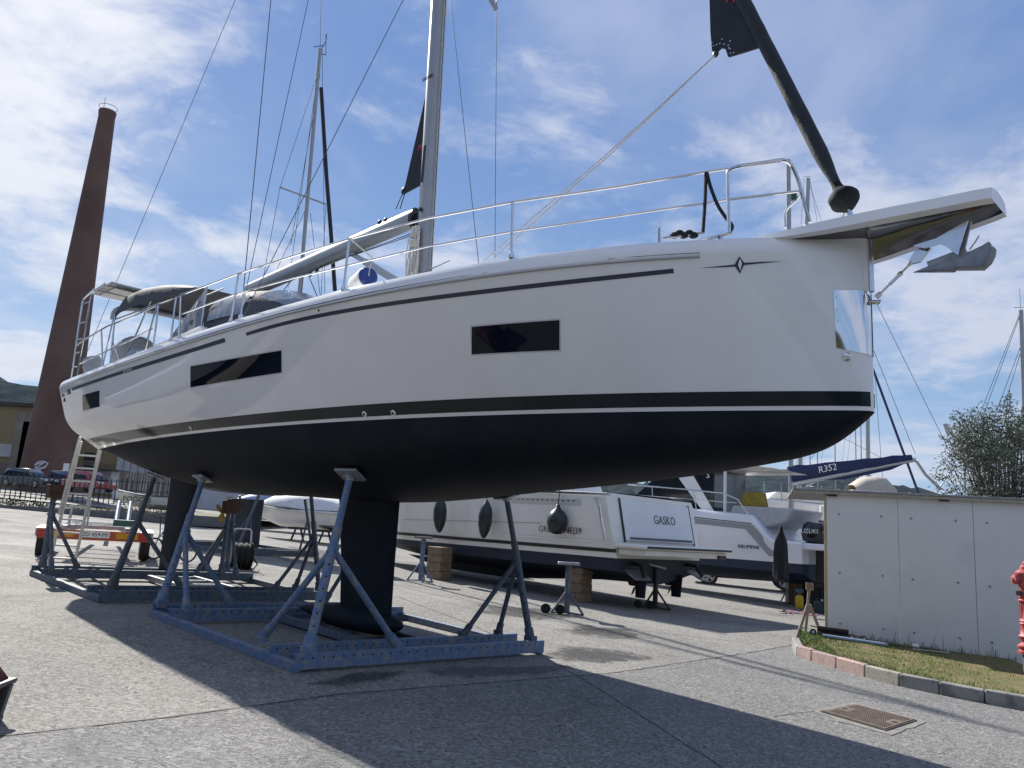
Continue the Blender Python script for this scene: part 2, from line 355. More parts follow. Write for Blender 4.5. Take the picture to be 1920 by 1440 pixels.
# ------------------------------------------------------------------ kerb and lawn
kpx = [(1484, 1213), (1492, 1231), (1520, 1240), (1566, 1254), (1620, 1270), (1685, 1287), (1760, 1303), (1846, 1320), (1932, 1335), (2040, 1352), (2160, 1368)]
K = [G(*p) for p in kpx]
kerbp = mat('kerb_pink', (.36, .26, .24), .85, var=.2, vscale=9, bump=.4, bscale=50, coords='Object')
kerbg = mat('kerb_grey', (.27, .265, .25), .85, col2=(.15, .15, .155), thr=(.5, .62), vscale=5, bump=.4, bscale=50)
kerbl = mat('kerb_pale', (.33, .31, .27), .85, col2=(.2, .17, .14), thr=(.55, .7), vscale=7, bump=.4, bscale=50)
kerb = bpy.data.objects.new('kerb', None); COL.objects.link(kerb); struct(kerb); kerb.location = K[1]
KH, KW = .17, .13
inner = []
for i, p in enumerate(K):
    a = K[max(i - 1, 0)]; b = K[min(i + 1, len(K) - 1)]; d = (b - a).normalized(); n = Vector((-d.y, d.x, 0)).normalized()
    inner.append(p + n * KW)
for i in range(len(K) - 1):
    a, b, c, d = K[i], K[i + 1], inner[i + 1], inner[i]; g = .006
    ab = (b - a).normalized() * g; a = a + ab; b = b - ab; d = d + ab; c = c - ab
    up = Vector((0, 0, KH + random.uniform(-.006, .006)))
    mb = MB(); mb.add([a - up * .3, b - up * .3, c - up * .3, d - up * .3, a + up + (d - a) * .10, b + up + (c - b) * .10, c + up, d + up], [(3, 2, 1, 0), (4, 5, 6, 7), (0, 1, 5, 4), (1, 2, 6, 5), (2, 3, 7, 6), (3, 0, 4, 7)])
    mb.build('kerb_stone', kerbp if i in (1, 2, 3) else kerbl if i == 4 else kerbg, kerb, bev=.012)
# shed wall line (needed for the lawn edge)
SW0, SW1 = at(1551, 1100, 15.5), at(1920, 1110, 14.5); SW0.z = SW1.z = 0
SDIR = (SW1 - SW0).normalized(); SN = Vector((SDIR.y, -SDIR.x, 0))     # towards the viewer
soil = mat('dry_soil', (.19, .15, .09), .95, spec=.05, col2=(.11, .13, .05), thr=(.42, .6), vscale=3.2, bump=.6, bscale=35)
def lawnz(x, y): return gz(x, y) + .145
LA = inner; LB = []
for i, p in enumerate(LA):
    t = max(-.12, min(2.2, (p - SW0).dot(SDIR) / 3.9 * 1.0 - .05 + i * .0)); LB.append(SW0 + SDIR * (t * 3.9))
rows = []
for k in range(9):
    f = k / 8; rows.append([(a.x + (b.x - a.x) * f, a.y + (b.y - a.y) * f, lawnz(a.x + (b.x - a.x) * f, a.y + (b.y - a.y) * f) + (random.gauss(0, .008) if 0 < k < 8 else 0)) for a, b in zip(LA, LB)])
mb = MB(); mb.grid(rows); lawn = struct(mb.build('lawn', soil, fix=False)); lawn.data.flip_normals() if lawn.data.polygons[0].normal.z < 0 else None
grassm = mat('grass_blades', (.095, .16, .032), .6, col2=(.26, .20, .09), thr=(.49, .63), vscale=1.6, spec=.2)
mb = MB()
for _ in range(15000):
    i = random.choices(range(len(LA) - 1), [.6, .8, 1, 1, 1, 1, 1, .8, .3, .1])[0]; s = random.random(); f = random.random() ** .9
    a = LA[i].lerp(LA[i + 1], s); b = LB[i].lerp(LB[i + 1], s); p = a.lerp(b, f); near = f < .12 or f > .85 or i < 3
    if not near and random.random() < .25: continue
    h = random.uniform(.012, .045) * (1.7 if near else .8); an = random.uniform(0, 6.28); w = random.uniform(.003, .006)
    d = Vector((math.cos(an), math.sin(an), 0)); q = Vector((-d.y, d.x, 0)) * w; base = Vector((p.x, p.y, lawnz(p.x, p.y) - .004)); tip = base + Vector((0, 0, h)) + d * h * random.uniform(.2, 1.1)
    mb.add([base - q, base + q, tip], [(0, 1, 2)])
go = mb.build('grass', grassm, fix=False, kind='stuff'); tag(go, 'patchy green and dried grass between the kerb and the shed', 'grass')

# ------------------------------------------------------------------ hills
hillm = mat('wooded_hill', (.030, .042, .050), .95, spec=0., col2=(.050, .062, .066), thr=(.4, .65), vscale=.09, bump=.8, bscale=.3)  # back-lit shade and distance haze mixed into the colour as dark blue
def hill(name, prof, Y, depth, rough, mt=hillm):
    mb = MB(); rows = []
    xs = np.linspace(prof[0][0], prof[-1][0], 160); ys = np.interp(xs, [p[0] for p in prof], [p[1] for p in prof])
    crest = [at(x, y, Y) for x, y in zip(xs, ys)]
    for k in range(8):
        f = k / 7; rows.append([(p.x, Y - depth * (1 - f), max(-5, (p.z + 3) * math.sin(f * math.pi / 2) - 3) + random.gauss(0, rough) * (.4 + f)) for p in crest])
    rows.append([(p.x, Y + depth * .6, -6) for p in crest])
    mb.grid(rows); return struct(mb.build(name, mt, fix=False))
hill('hill', [(-900, 690), (-400, 700), (0, 719), (60, 730), (110, 738), (200, 760), (330, 800), (520, 870), (700, 930), (800, 975)], 520, 260, 1.3)
hill('hill', [(1000, 925), (1130, 905), (1250, 915), (1400, 890), (1480, 884), (1560, 900), (1640, 918), (1760, 950), (1900, 985), (2200, 1010), (2500, 1060)], 420, 170, 1.0)

# wooded rising ground behind and to the left of the viewer, added out of frame to darken the hull reflections
woodm = mat('added_wooded_slope', (.028, .036, .016), .95, spec=0., col2=(.055, .060, .028), thr=(.4, .65), vscale=.35, bump=.8, bscale=1.2)
mb = MB(); rows = []
for k, (r, h) in enumerate(((46, -1), (47, 3.2), (49, 5.5), (53, 7.5), (60, 10), (75, 13), (110, 18))):
    rows.append([])
    for i in range(150):
        a = math.radians(141 + 190 * i / 149); rr = r * (1 + .05 * math.sin(i * .37 + k)); x, y = rr * math.cos(a), rr * math.sin(a)
        rows[-1].append((x, y, gz(x, y) + h * (1 + .10 * math.sin(i * .9) + .08 * math.sin(i * .31)) + (random.gauss(0, .55) if k else 0)))
mb.grid(rows); struct(mb.build('added_wooded_slope', woodm, fix=False))

# boat storage hall left of the yard, added out of frame to darken reflections in the hull windows
hall = thing('added_dark_hall', 'added unseen grey hall that darkens the reflections in the yacht hull windows', 'building', (-30, 12, gz(-30, 12)))
hallm = mat('hall_cladding', (.10, .105, .11), .7, var=.15, vscale=.6); hz0 = gz(-27, 12) - .8
mb = MB(); mb.box((-33, 8, hz0 + 4.2), (11, 36, 8.4)); mb.build('wall', hallm, hall)
mb = MB(); mb.prism([(-39, -10.5, hz0 + 8.4), (-33, -10.5, hz0 + 10.2), (-27, -10.5, hz0 + 8.4)], (0, 37, 0)); mb.build('roof', mat('hall_roof', (.16, .15, .15), .7), hall)
for y in (-4, 4, 12, 20): mb = MB(); mb.box((-27.47, y, hz0 + 3), (.1, 4.6, 5.2)); mb.build('door', mat('hall_door', (.05, .055, .065), .6), hall)
# ================================================================== THE WHITE YACHT
YL = 13.7
HEAD, TRIM = R(44.662), R(.459)
_aft = Vector((-math.cos(HEAD), math.sin(HEAD), 0)); _st = Vector((-math.sin(HEAD), -math.cos(HEAD), 0)); _up = Vector((0, 0, 1))
_a2 = _aft * math.cos(TRIM) - _up * math.sin(TRIM); _u2 = _up * math.cos(TRIM) + _aft * math.sin(TRIM)
YO = Vector((2.896, 6.216, 2.802))
YM = Matrix(((_a2.x, _st.x, _u2.x, YO.x), (_a2.y, _st.y, _u2.y, YO.y), (_a2.z, _st.z, _u2.z, YO.z), (0, 0, 0, 1)))
YI = YM.inverted()
yacht = thing('sailing_yacht', 'large white sailing yacht with navy underbody propped up on two blue steel cradles', 'sailing yacht', mtx=YM)
def cubic(xs, ys, t):
    xs = np.array(xs, float); ys = np.array(ys, float); n = len(xs); h = np.diff(xs); A = np.zeros((n, n)); r = np.zeros(n); A[0, 0] = A[-1, -1] = 1
    for i in range(1, n - 1):
        A[i, i - 1] = h[i - 1]; A[i, i] = 2 * (h[i - 1] + h[i]); A[i, i + 1] = h[i]; r[i] = 6 * ((ys[i + 1] - ys[i]) / h[i] - (ys[i] - ys[i - 1]) / h[i - 1])
    mm = np.linalg.solve(A, r); k = int(np.clip(np.searchsorted(xs, t) - 1, 0, n - 2)); d = t - xs[k]
    return ys[k] + d * ((ys[k + 1] - ys[k]) / h[k] - h[k] * (2 * mm[k] + mm[k + 1]) / 6) + d * d * mm[k] / 2 + d ** 3 * (mm[k + 1] - mm[k]) / (6 * h[k])
def planf(u, ym, yt, e, um):
    if u <= um: return ym * (1 - (1 - u / um) ** e)
    return ym + (yt - ym) * ((u - um) / (1 - um)) ** 2
def rnd(x, w, d): return w * (1 - math.exp(-math.sqrt(max(x, 0) / d))) * (1 - smooth(.5, 7, x))
def yd(x): return planf(x / YL, 2.233, 2.058, 3.882, .62) + rnd(x, .11, .035)
def yw(x): return planf(x / YL, 1.711, 1.221, 2.113, .58) + rnd(x, .08, .025)
def sheer(x): return cubic([0, .2, .5, .8, 1], [1.469, 1.32, 1.273, 1.2105, 1.19], x / YL)
def zbot(x): return -.796 * cubic([0, .02, .06, .15, .3, .45, .6, .8, .93, 1.], [0, .264, .475, .648, .838, 1, .94, .79, .36, .03], x / YL)
def smooth(a, b, x): t = max(0, min(1, (x - a) / (b - a))); return t * t * (3 - 2 * t)
def sec(x, n=26):
    u = x / YL; w, d, s = yw(x), yd(x), sheer(x); a = smooth(.35, .95, u)
    P0 = (w, 0.); P2 = (d - .012, s - .15); C = (w + (d - w) * (.60 + .12 * a), (1 - a) * .5 * s + a * .37); r = .97 - .65 * a
    L_ = lambda p, q, t: (p[0] + (q[0] - p[0]) * t, p[1] + (q[1] - p[1]) * t)
    A, B = L_(C, P0, r), L_(C, P2, r); pts = []
    pts += [L_(P0, A, t) for t in (0, .5)]
    for i in range(n):
        t = i / (n - 1); q = L_(L_(A, C, t), L_(C, B, t), t); pts.append(q)
    pts += [L_(B, P2, t) for t in (.34, .67, 1)]
    return pts
def ypt(x, z):
    p = sec(x); zs = [q[1] for q in p]; ys = [q[0] for q in p]
    return float(np.interp(z, zs, ys))
def hullp(x, z, off=0.):
    y = ypt(x, z); e = .02
    dx = Vector((e, ypt(min(x + e, YL), z) - ypt(max(x - e, 0), z), 0)); dx.x = min(x + e, YL) - max(x - e, 0)
    dz = Vector((0, ypt(x, z + e) - ypt(x, z - e), 2 * e)); n = dz.cross(dx).normalized()
    if n.y < 0: n = -n
    return Vector((x, y, z)) + n * off
# where a sight line meets the topsides
_hx = np.concatenate([np.linspace(.01, 1, 24), np.linspace(1.1, 13.69, 90)]); _hz = np.linspace(.01, 1.25, 40)
_hp = np.array([[tuple(YM @ Vector((x, ypt(x, z), z))) for z in _hz] for x in _hx]); _hq = proj(_hp.reshape(-1, 3)).reshape(len(_hx), len(_hz), 2)
def HP(px, py):
    i, j = np.unravel_index((((_hq - np.array([px, py])) ** 2).sum(-1)).argmin(), _hq.shape[:2]); x, z = _hx[i], _hz[j]
    for _ in range(6):
        f = lambda x, z: proj(np.array(YM @ Vector((x, ypt(max(0, min(YL, x)), z), z)))) - np.array([px, py])
        r = f(x, z); e = .004; J = np.stack([(f(x + e, z) - r) / e, (f(x, z + e) - r) / e], 1)
        try: dlt = np.linalg.solve(J, -r)
        except Exception: break
        x = float(np.clip(x + np.clip(dlt[0], -.3, .3), .005, YL - .005)); z = float(np.clip(z + np.clip(dlt[1], -.2, .2), -.02, 1.4))
    return x, z
_yc = YI @ Vector(CAMP)
def BP(px, py, y=0., ax=1):            # a point of the boat at a known distance off its centreline
    d = YI.to_3x3() @ Vector(ray(px, py)); t = (y - _yc[ax]) / d[ax]; return _yc + d * t
def RB(px, py, ins=.10):               # a point above the side deck's edge
    y = 2.0
    for _ in range(8): p = BP(px, py, y); y = yd(max(0.05, min(YL, p.x))) - ins
    return p
def Y(mb, name, mt, par=None, **k): return mb.build(name, mt, par or yacht, world=False, **k)

XS = sorted(set([YL * (i / 110) ** 1.5 for i in range(111)] + [.01, .03, .06, .1, .14, .18, .22]))
def mir(rows): return [list(reversed([(p[0], -p[1], p[2]) for p in r])) for r in rows]
def deckedge(x):
    d, s = yd(x), sheer(x); w = min(.17, d * .5); return [(d - .012 - w * .05, s - .09), (d - .02 - w * .12, s - .05), (d - w * .42, s - .014), (d - w, s)]
rows = []
for x in XS: rows.append([(x, y, z) for y, z in sec(x)] + [(x, y, z) for y, z in deckedge(x)])
rows[0] = [(0, 0., p[2]) for p in rows[0]]
mb = MB(); mb.grid(rows); mb.grid(mir(rows))
hull = Y(mb, 'topsides', gel, ang=30)
tr = [(YL, y, z) for _, y, z in rows[-1]]; ub = []
def usec(x, n=15): return [(x, yw(x) * math.sin(a) ** .9, zbot(x) * max(0, math.cos(a)) ** .9) for a in np.linspace(math.pi / 2, 0, n)]
tb = usec(YL); poly = [p for p in reversed(tr)] + tb[1:] ; full = poly + [(p[0], -p[1], p[2]) for p in reversed(poly[:-1])]
mb = MB(); mb.add(full, [tuple(range(len(full)))]); Y(mb, 'transom', gel)
rows = [usec(x) for x in XS]; rows[0] = [(0, 0, p[2]) for p in rows[0]]
mb = MB(); mb.grid(rows); mb.grid(mir(rows)); Y(mb, 'underbody', antif, ang=60)
rows = []
for x in XS[2:]:
    (y0, z0) = deckedge(x)[-1]; rows.append([(x, y0 * t, z0 + .07 * (1 - t * t)) for t in np.linspace(-1, 1, 9)])
mb = MB(); mb.grid(rows); deck = Y(mb, 'deck', deckm)
# boot stripe
for sgn in (1, -1):
    rows = []
    for x in [q for q in XS if .0 < q < 13.45]:
        rr = []
        for k in range(5):
            p = hullp(x, .035 + .118 * k / 4, .003); rr.append((p.x, p.y * sgn, p.z))
        rows.append(rr)
    a = hullp(.01, .1, .003); mb = MB(); mb.grid(rows); Y(mb, 'boot_stripe', bootm)
def hull_patch(name, c, mt, off=.004, nx=14, nz=4, par=None, sides=(1, -1), skirt=.004):   # c = four (x,z) corners: aft-top, fwd-top, fwd-low, aft-low
    o = None
    for sg in sides:
        rows = []
        for j in range(nz + 1):
            v = j / nz; r = []
            for i in range(nx + 1):
                u = i / nx; x = (c[0][0] * (1 - u) + c[1][0] * u) * (1 - v) + (c[3][0] * (1 - u) + c[2][0] * u) * v
                z = (c[0][1] * (1 - u) + c[1][1] * u) * (1 - v) + (c[3][1] * (1 - u) + c[2][1] * u) * v
                p = hullp(x, z, off); r.append((p.x, p.y * sg, p.z))
            rows.append(r)
        mb = MB(); mb.grid(rows)
        # skirt back to the hull
        ring = rows[0] + [r[-1] for r in rows[1:]] + rows[-1][-2::-1] + [r[0] for r in rows[-2:0:-1]]
        n = len(ring); mb.add(ring + [(p[0], p[1] - sg * skirt * 1.6, p[2]) for p in ring], [(i, (i + 1) % n, n + (i + 1) % n, n + i) for i in range(n)])
        o = Y(mb, name, mt, par)
    return o
def grow(c, g):
    return [(c[0][0] + g, c[0][1] + g), (c[1][0] - g, c[1][1] + g), (c[2][0] - g, c[2][1] - g), (c[3][0] + g, c[3][1] - g)]
framem = mat('window_rim', (.55, .57, .60), .3)
for q in ([(885, 613), (1049, 600), (1049, 656), (885, 664)], [(358, 687), (528, 657), (528, 698), (358, 726)], [(155, 741), (187, 732), (187, 762), (156, 770)]):
    c = [HP(*p) for p in q]
    w = hull_patch('hull_window', c, glass, .006, sides=(1,)); hull_patch('window_rim', grow(c, .012), framem, .003, par=w, sides=(1,))
    hull_patch('hull_window', c, glass, .006, sides=(-1,))
def hull_line(name, px, h, mt, off=.003, n=10, sides=(1,)):
    P = [HP(*p) for p in px]; P.sort(); xs = []
    for a, b in zip(P[:-1], P[1:]): xs += list(np.linspace(a[0], b[0], n, endpoint=False))
    xs.append(P[-1][0]); zs = np.interp(xs, [p[0] for p in P], [p[1] for p in P])
    if len(P) > 3:
        cf = np.polyfit([p[0] for p in P], [p[1] for p in P], 3 if len(P) > 4 else 2); zs = np.polyval(cf, xs)
    for sg in sides:
        mb = MB(); rows = [[(lambda p: (p.x, p.y * sg, p.z))(hullp(x, z + h * k, off)) for k in (-.5, 0, .5)] for x, z in zip(xs, zs)]; mb.grid(rows); Y(mb, name, mt)
    return xs, zs
hull_line('sheer_stripe', [(135, 730), (255, 689), (340, 664), (422, 637)], .050, stripem)
hull_line('sheer_stripe', [(462, 627), (483, 620), (681, 577), (837, 556), (994, 536), (1263, 508)], .036, stripem)
hull_line('sheer_stripe', [(116, 742), (121, 740)], .05, stripem)
# rubbing strake just below the rounded deck edge
for sg in (1, -1):
    pts = [(lambda p: (p.x, p.y * sg, p.z))(hullp(x, sheer(x) - .155 - .02 * smooth(6, 1, x), .006)) for x in np.linspace(1.02, 13.6, 120)]
    mb = MB(); mb.tube(pts, .013, 8); Y(mb, 'rubbing_strake', alu)
    # hull-deck joint line
    mb = MB(); mb.tube([(p[0], p[1] * 1.0006, p[2] + .03) for p in pts[::2]], .004, 5); Y(mb, 'deck_joint', blackp)
# stainless plate and fittings on the stem
c = [HP(1562, 545), (.004, 0), (.004, 0), HP(1568, 652)]; zt, zl = c[0][1], c[3][1]
c = [(c[0][0], zt), (.002, zt + .02), (.002, zl - .05), (c[3][0], zl)]
bp_ = hull_patch('bow_plate', c, mirror, .005, nx=16, nz=8)
mb = MB()
for px in ((1568, 556), (1569, 580), (1571, 603), (1574, 628), (1580, 650)):
    x, z = HP(*px); p = hullp(x, z, .006); mb.ell(p, (.006, .006, .006), 8, 5)
Y(mb, 'rivet_row', steel, bp_, kind='stuff')
x, z = HP(1588, 669); p = hullp(x, z, .002); mb = MB(); mb.lathe([(.034, 0), (.034, .008), (.02, .018), (.006, .02)], p, hullp(x, z, .1) - hullp(x, z, 0), 14); Y(mb, 'towing_eye', steel)
mb = MB(); mb.box((-.012, 0, 1.22), (.03, .035, .46)); Y(mb, 'stem_strip', steel, bev=.006)
for px in ((684, 776), (738, 774), (358, 803)):
    x, z = HP(*px); n = (hullp(x, z, .1) - hullp(x, z, 0)).normalized(); mb = MB(); mb.lathe([(.034, 0), (.034, .006), (.026, .014), (.018, .014), (.016, .004)], hullp(x, z, .003), n, 14)
    f = Y(mb, 'drain_outlet', whitep); mb = MB(); mb.lathe([(.015, 0), (.015, .002)], hullp(x, z, .0165), n, 10); Y(mb, 'outlet_bore', holem, f)
x, z = HP(598, 582); mb = MB(); mb.ell(hullp(x, z, .003), (.012, .012, .012), 8, 6); Y(mb, 'vent_button', blackp)
# star emblem with its two long points
def on_hull_poly(px, off, mt, name, par=None):
    P = [HP(*p) for p in px]; c = (sum(p[0] for p in P) / len(P), sum(p[1] for p in P) / len(P)); vs = [hullp(*c, off)] + [hullp(*p, off) for p in P]
    mb = MB(); mb.add(vs, [(0, i + 1, (i + 1) % len(P) + 1) for i in range(len(P))]); return Y(mb, name, mt, par)
em = on_hull_poly([(1386, 481), (1396, 494), (1387, 513), (1377, 497)], .006, stripem, 'star_emblem')
on_hull_poly([(1310, 503), (1345, 499.5), (1379, 496), (1380, 500), (1345, 501.5)], .005, stripem, 'emblem_point', em)
on_hull_poly([(1394, 493), (1430, 491), (1469, 490), (1430, 493.5), (1395, 497)], .005, stripem, 'emblem_point', em)
on_hull_poly([(1387, 485), (1391, 494), (1387.5, 508), (1383.5, 496)], .008, gel, 'emblem_inset', em)
# model lettering at the stern
def hull_text(s, px, size, mt, **k):
    x, z = HP(*px); o = hullp(x, z, .006); xd = hullp(x - .1, z, .006) - hullp(x + .1, z, .006); ydr = hullp(x, z + .05, 0) - hullp(x, z - .05, 0)
    text(s, size, mt, yacht, o, xd, ydr, world=False, **k)
hull_text('C46', (129, 735), .14, stripem, shear=.15)
hull_text('BAVARIA', (240, 694), .085, mat('grey_letters', (.45, .46, .48), .4), sx=1.1)
x, z = HP(121, 748); mb = MB(); mb.ell(hullp(x, z, 0), (.035, .012, .06), 10, 7); Y(mb, 'exhaust_outlet', blackp)

# ---- keel, bulb, rudder
def foil(mb, stations, n=10):      # stations: (x_lead, x_trail, z, thickness)
    rows = []
    for xl, xt, z, t in stations:
        up = []; c = xt - xl
        for i in range(n + 1):
            s = (1 - math.cos(math.pi * i / n)) / 2; y = t * 5 * (.2969 * math.sqrt(s) - .126 * s - .3516 * s * s + .2843 * s ** 3 - .1036 * s ** 4) / 1.0
            up.append((xl + c * s, y, z))
        rows.append(up + [(p[0], -p[1], p[2]) for p in reversed(up[:-1])])
    mb.grid(rows); k = len(rows[0]); mb.f.append(tuple(range(len(mb.v) - k, len(mb.v))))
mb = MB(); foil(mb, [(5.98, 7.42, -.66, .15), (6.0, 7.38, -.8, .15), (6.0, 7.2, -1.6, .14), (5.98, 7.1, -2.38, .13)]); keel = Y(mb, 'keel_fin', antif2)
mb = MB(); prof = []
for i in range(17):
    t = i / 16; prof.append((max(.004, .21 * math.sin(math.pi * t ** .72) ** .85), 2.45 * t))
mb.lathe(prof, (5.72, 0, -2.335), (1, 0, 0), 18)
for i, v in enumerate(mb.v): mb.v[i] = (v[0], v[1] * 1.25, -2.335 + (v[2] + 2.335) * .82)
Y(mb, 'keel_bulb', antif2, keel)
mb = MB(); foil(mb, [(11.85, 13.2, -.36, .11), (11.95, 13.2, -.7, .11), (12.35, 13.2, -1.5, .09), (12.62, 13.2, -2.2, .07)]); Y(mb, 'rudder', antif2)
# swim platform edge and stern fittings seen under the counter
mb = MB(); mb.box((13.74, 0, .30), (.07, 2.3, .10)); mb.box((13.82, -.2, .22), (.22, 1.6, .05)); Y(mb, 'bathing_step', gelcream, bev=.01)
mb = MB(); mb.tube([(13.75, .35, .18), (13.95, .35, .12), (14.0, .3, .02)], .025); mb.ell((13.98, .3, .0), (.05, .05, .07)); Y(mb, 'stern_bracket', blackp)

# ---- bowsprit
st_ = [(.75, .60, 1.45), (.6, .56, 1.462), (.4, .53, 1.478), (.2, .50, 1.493), (0, .46, 1.508), (-.3, .385, 1.53), (-.6, .30, 1.553), (-.86, .235, 1.573), (-.95, .20, 1.58)]
mb = MB(); rows = []
for x, h, z in st_:
    th = .012 + .085 * smooth(1.2, 0., x); ins = .07 * smooth(1.0, -.2, x)
    rows.append([(x, s * y, zz) for s, y, zz in ((-1, h - ins - .02, z - th), (-1, h + .015, z - th + .004), (-1, h - .01, z), (-1, h * .5, z + .02), (1, 0, z + .026), (1, h * .5, z + .02), (1, h - .01, z), (1, h + .015, z - th + .004), (1, h - ins - .02, z - th))])
mb.grid(rows); n = len(rows[0]); mb.f.append(tuple(range(len(mb.v) - n, len(mb.v)))); bow = Y(mb, 'bowsprit', gel, ang=25)
mb = MB(); rows = []
for x, h, z in st_[1:]:
    th = .012 + .085 * smooth(1.2, 0., x); ins = .07 * smooth(1.0, -.2, x); w = h - ins - .015; rows.append([(x, w * t, z - th + .05 * (1 - t * t) * smooth(.6, -.3, x) + .001) for t in np.linspace(-1, 1, 7)])
mb.grid(rows); Y(mb, 'sprit_underside', darkmirror, bow)
def plate(mb, px, y0, t): mb.prism([BP(p[0], p[1], y0) for p in px], (0, t, 0))
mb = MB(); ck = [(1712, 461), (1756, 447), (1796, 424), (1816, 414), (1803, 455), (1797, 479), (1783, 470), (1774, 462), (1762, 458), (1735, 466)]
plate(mb, ck, .055, .008); plate(mb, ck, -.063, .008); roll = Y(mb, 'anchor_roller_cheeks', steel, bow)
mb = MB(); c0 = BP(1784, 452, 0); mb.lathe([(.02, -.05), (.035, -.045), (.022, 0), (.035, .045), (.02, .05)], c0, (0, 1, 0), 14); Y(mb, 'roller', blackp, roll)
mb = MB(); plate(mb, [(1722, 464), (1747, 466), (1727, 492), (1712, 496), (1706, 490)], -.012, .024); Y(mb, 'bobstay_tang', steel, bow)
a, b = BP(1643, 558, 0), BP(1710, 492, 0); mb = MB(); q = lambda t: a.lerp(b, t)
mb.tube([q(0), q(.12), q(.14), q(.36), q(.40)], [.022, .022, .009, .009, .018], 8); mb.tube([q(.62), q(.70), q(.74), q(.9), q(1)], [.018, .022, .009, .009, .02], 8)
mb.bar(q(.38) + Vector((0, .016, 0)), q(.64) + Vector((0, .016, 0)), .008, .012); mb.bar(q(.38) - Vector((0, .016, 0)), q(.64) - Vector((0, .016, 0)), .008, .012); Y(mb, 'bobstay_turnbuckle', steel, bow)
mb = MB(); e = BP(1637, 566, 0); mb.tube([(.0, -.03, e.z), (-.05, -.03, e.z - .01), (-.07, 0, e.z), (-.05, .03, e.z - .01), (0, .03, e.z)], .011); Y(mb, 'stem_shackle', steel)
# anchor
anc = None
mb = MB(); sil = [(1712, 511, 0), (1752, 495, .015), (1795, 478, .02), (1822, 472, .05), (1845, 463, .10), (1858, 457, .15), (1864, 463, .175), (1862, 476, .18), (1855, 490, .175), (1842, 503, .16), (1815, 504, .13), (1790, 505, .10), (1788, 508.5, .085), (1750, 510, .04)]
rid = [(1755, 502, .012), (1800, 490, .05), (1835, 482, .10)]
for s_ in (1, -1):
    for k_ in (0., .010):          # inner and outer skin of the plough
        P = [BP(a_, b_, 0) + Vector((0, s_ * (c_ * .38 + k_ * .6), 0)) for a_, b_, c_ in sil]; Q = [BP(a_, b_, 0) + Vector((0, s_ * (c_ * .38 - .008 + k_ * .6), 0)) for a_, b_, c_ in rid]
        mb.add(P + Q, [(0, 1, 14), (1, 2, 15, 14), (2, 3, 15), (3, 4, 16, 15), (4, 5, 6, 16), (6, 7, 16), (7, 8, 16), (8, 9, 16), (9, 10, 16), (10, 11, 15, 16), (11, 12, 15), (12, 13, 14, 15), (13, 0, 14)])
anc = Y(mb, 'anchor', galv, fix=False)
mb = MB(); mb.bar(BP(1740, 497, 0), BP(1812, 470, 0), .03, .05); mb.bar(BP(1800, 474, 0), BP(1790, 440, 0), .024, .055); mb.bar(BP(1805, 470, 0), BP(1818, 415, 0), .022, .03); Y(mb, 'anchor_shank', galv, anc)
mb = MB(); mb.tube([BP(1818, 468, 0), BP(1828, 455, 0), BP(1836, 442, 0)], .006, 6); Y(mb, 'trip_loop', steel, anc)

# ---- pulpit and rails
def tubes(name, lists, r, mt=steel, par=None, n=8):
    mb = MB()
    for l_ in lists: mb.tube(l_, r, n)
    return Y(mb, name, mt, par)
def curve(pts, k=6):         # rounded polyline
    P = [Vector(p) for p in pts]; out = [P[0]]
    for i in range(1, len(P) - 1):
        a, b, c = P[i - 1], P[i], P[i + 1]; d = min((a - b).length, (c - b).length, .16) * .5; A = b + (a - b).normalized() * d; B = b + (c - b).normalized() * d
        for j in range(k + 1): t = j / k; out.append(A.lerp(b, t).lerp(b.lerp(B, t), t))
    return out + [P[-1]]
def Pq(px, py, y): return BP(px, py, y)
near = [Pq(1367, 436, .98), Pq(1364, 318, .98), Pq(1384, 312, .95), Pq(1478, 298, .60), Pq(1495, 330, .56), Pq(1518, 417, .50)]
pulp = tubes('pulpit', [curve(near)], .0155)
tubes('pulpit_rail', [[Pq(1366, 374, .98), Pq(1503, 358, .56)]], .012, par=pulp)
far = [Vector((p.x, -p.y, p.z)) for p in near]
tubes('pulpit_hoop', [curve(far)], .0155, par=pulp); tubes('pulpit_rail', [[Vector((.63, -.98, near[0].z + .26)), Vector((far[4].x, far[4].y, near[0].z + .27))]], .012, par=pulp)
tubes('pulpit_step', [curve([Pq(1473, 427, .45), Pq(1471, 396, .45), Pq(1486, 382, .45), Pq(1500, 366, .45)])], .011, par=pulp)
mb = MB(); c = Pq(1488, 368, .52); mb.lathe([(.02, -.04), (.028, -.03), (.028, .02), (.02, .03)], c, (0, 0, 1), 10); Y(mb, 'starboard_light', mat('green_lens', (.01, .07, .05), .2), pulp)
def rail(px_list, ins=.1): return [RB(*p, ins) for p in px_list]
up_px = [(1364, 316), (1160, 350), (961, 379), (803, 409), (655, 448), (549, 480), (447, 513), (340, 553)]
lo_px = [(1366, 374), (1160, 405), (961, 434), (803, 462), (650, 498), (549, 522), (443, 551), (338, 590)]
tubes('upper_lifeline', [rail(up_px)], .0125); tubes('lower_lifeline', [rail(lo_px)], .010)
for a, b in (((961, 380), (961, 489)), ((655, 448), (645, 545)), ((447, 512), (437, 580)), ((339, 553), (337, 634)), ((330, 558), (321, 640))):
    t = RB(*a); bb = RB(*b); bb = Vector((bb.x, t.y + .01, sheer(bb.x) - .01)); st = tubes('stanchion', [[bb, t]], .0135)
    mb = MB(); mb.lathe([(.03, 0), (.03, .015), (.02, .05), (.016, .06)], bb, (0, 0, 1), 10); Y(mb, 'stanchion_foot', steel, st)
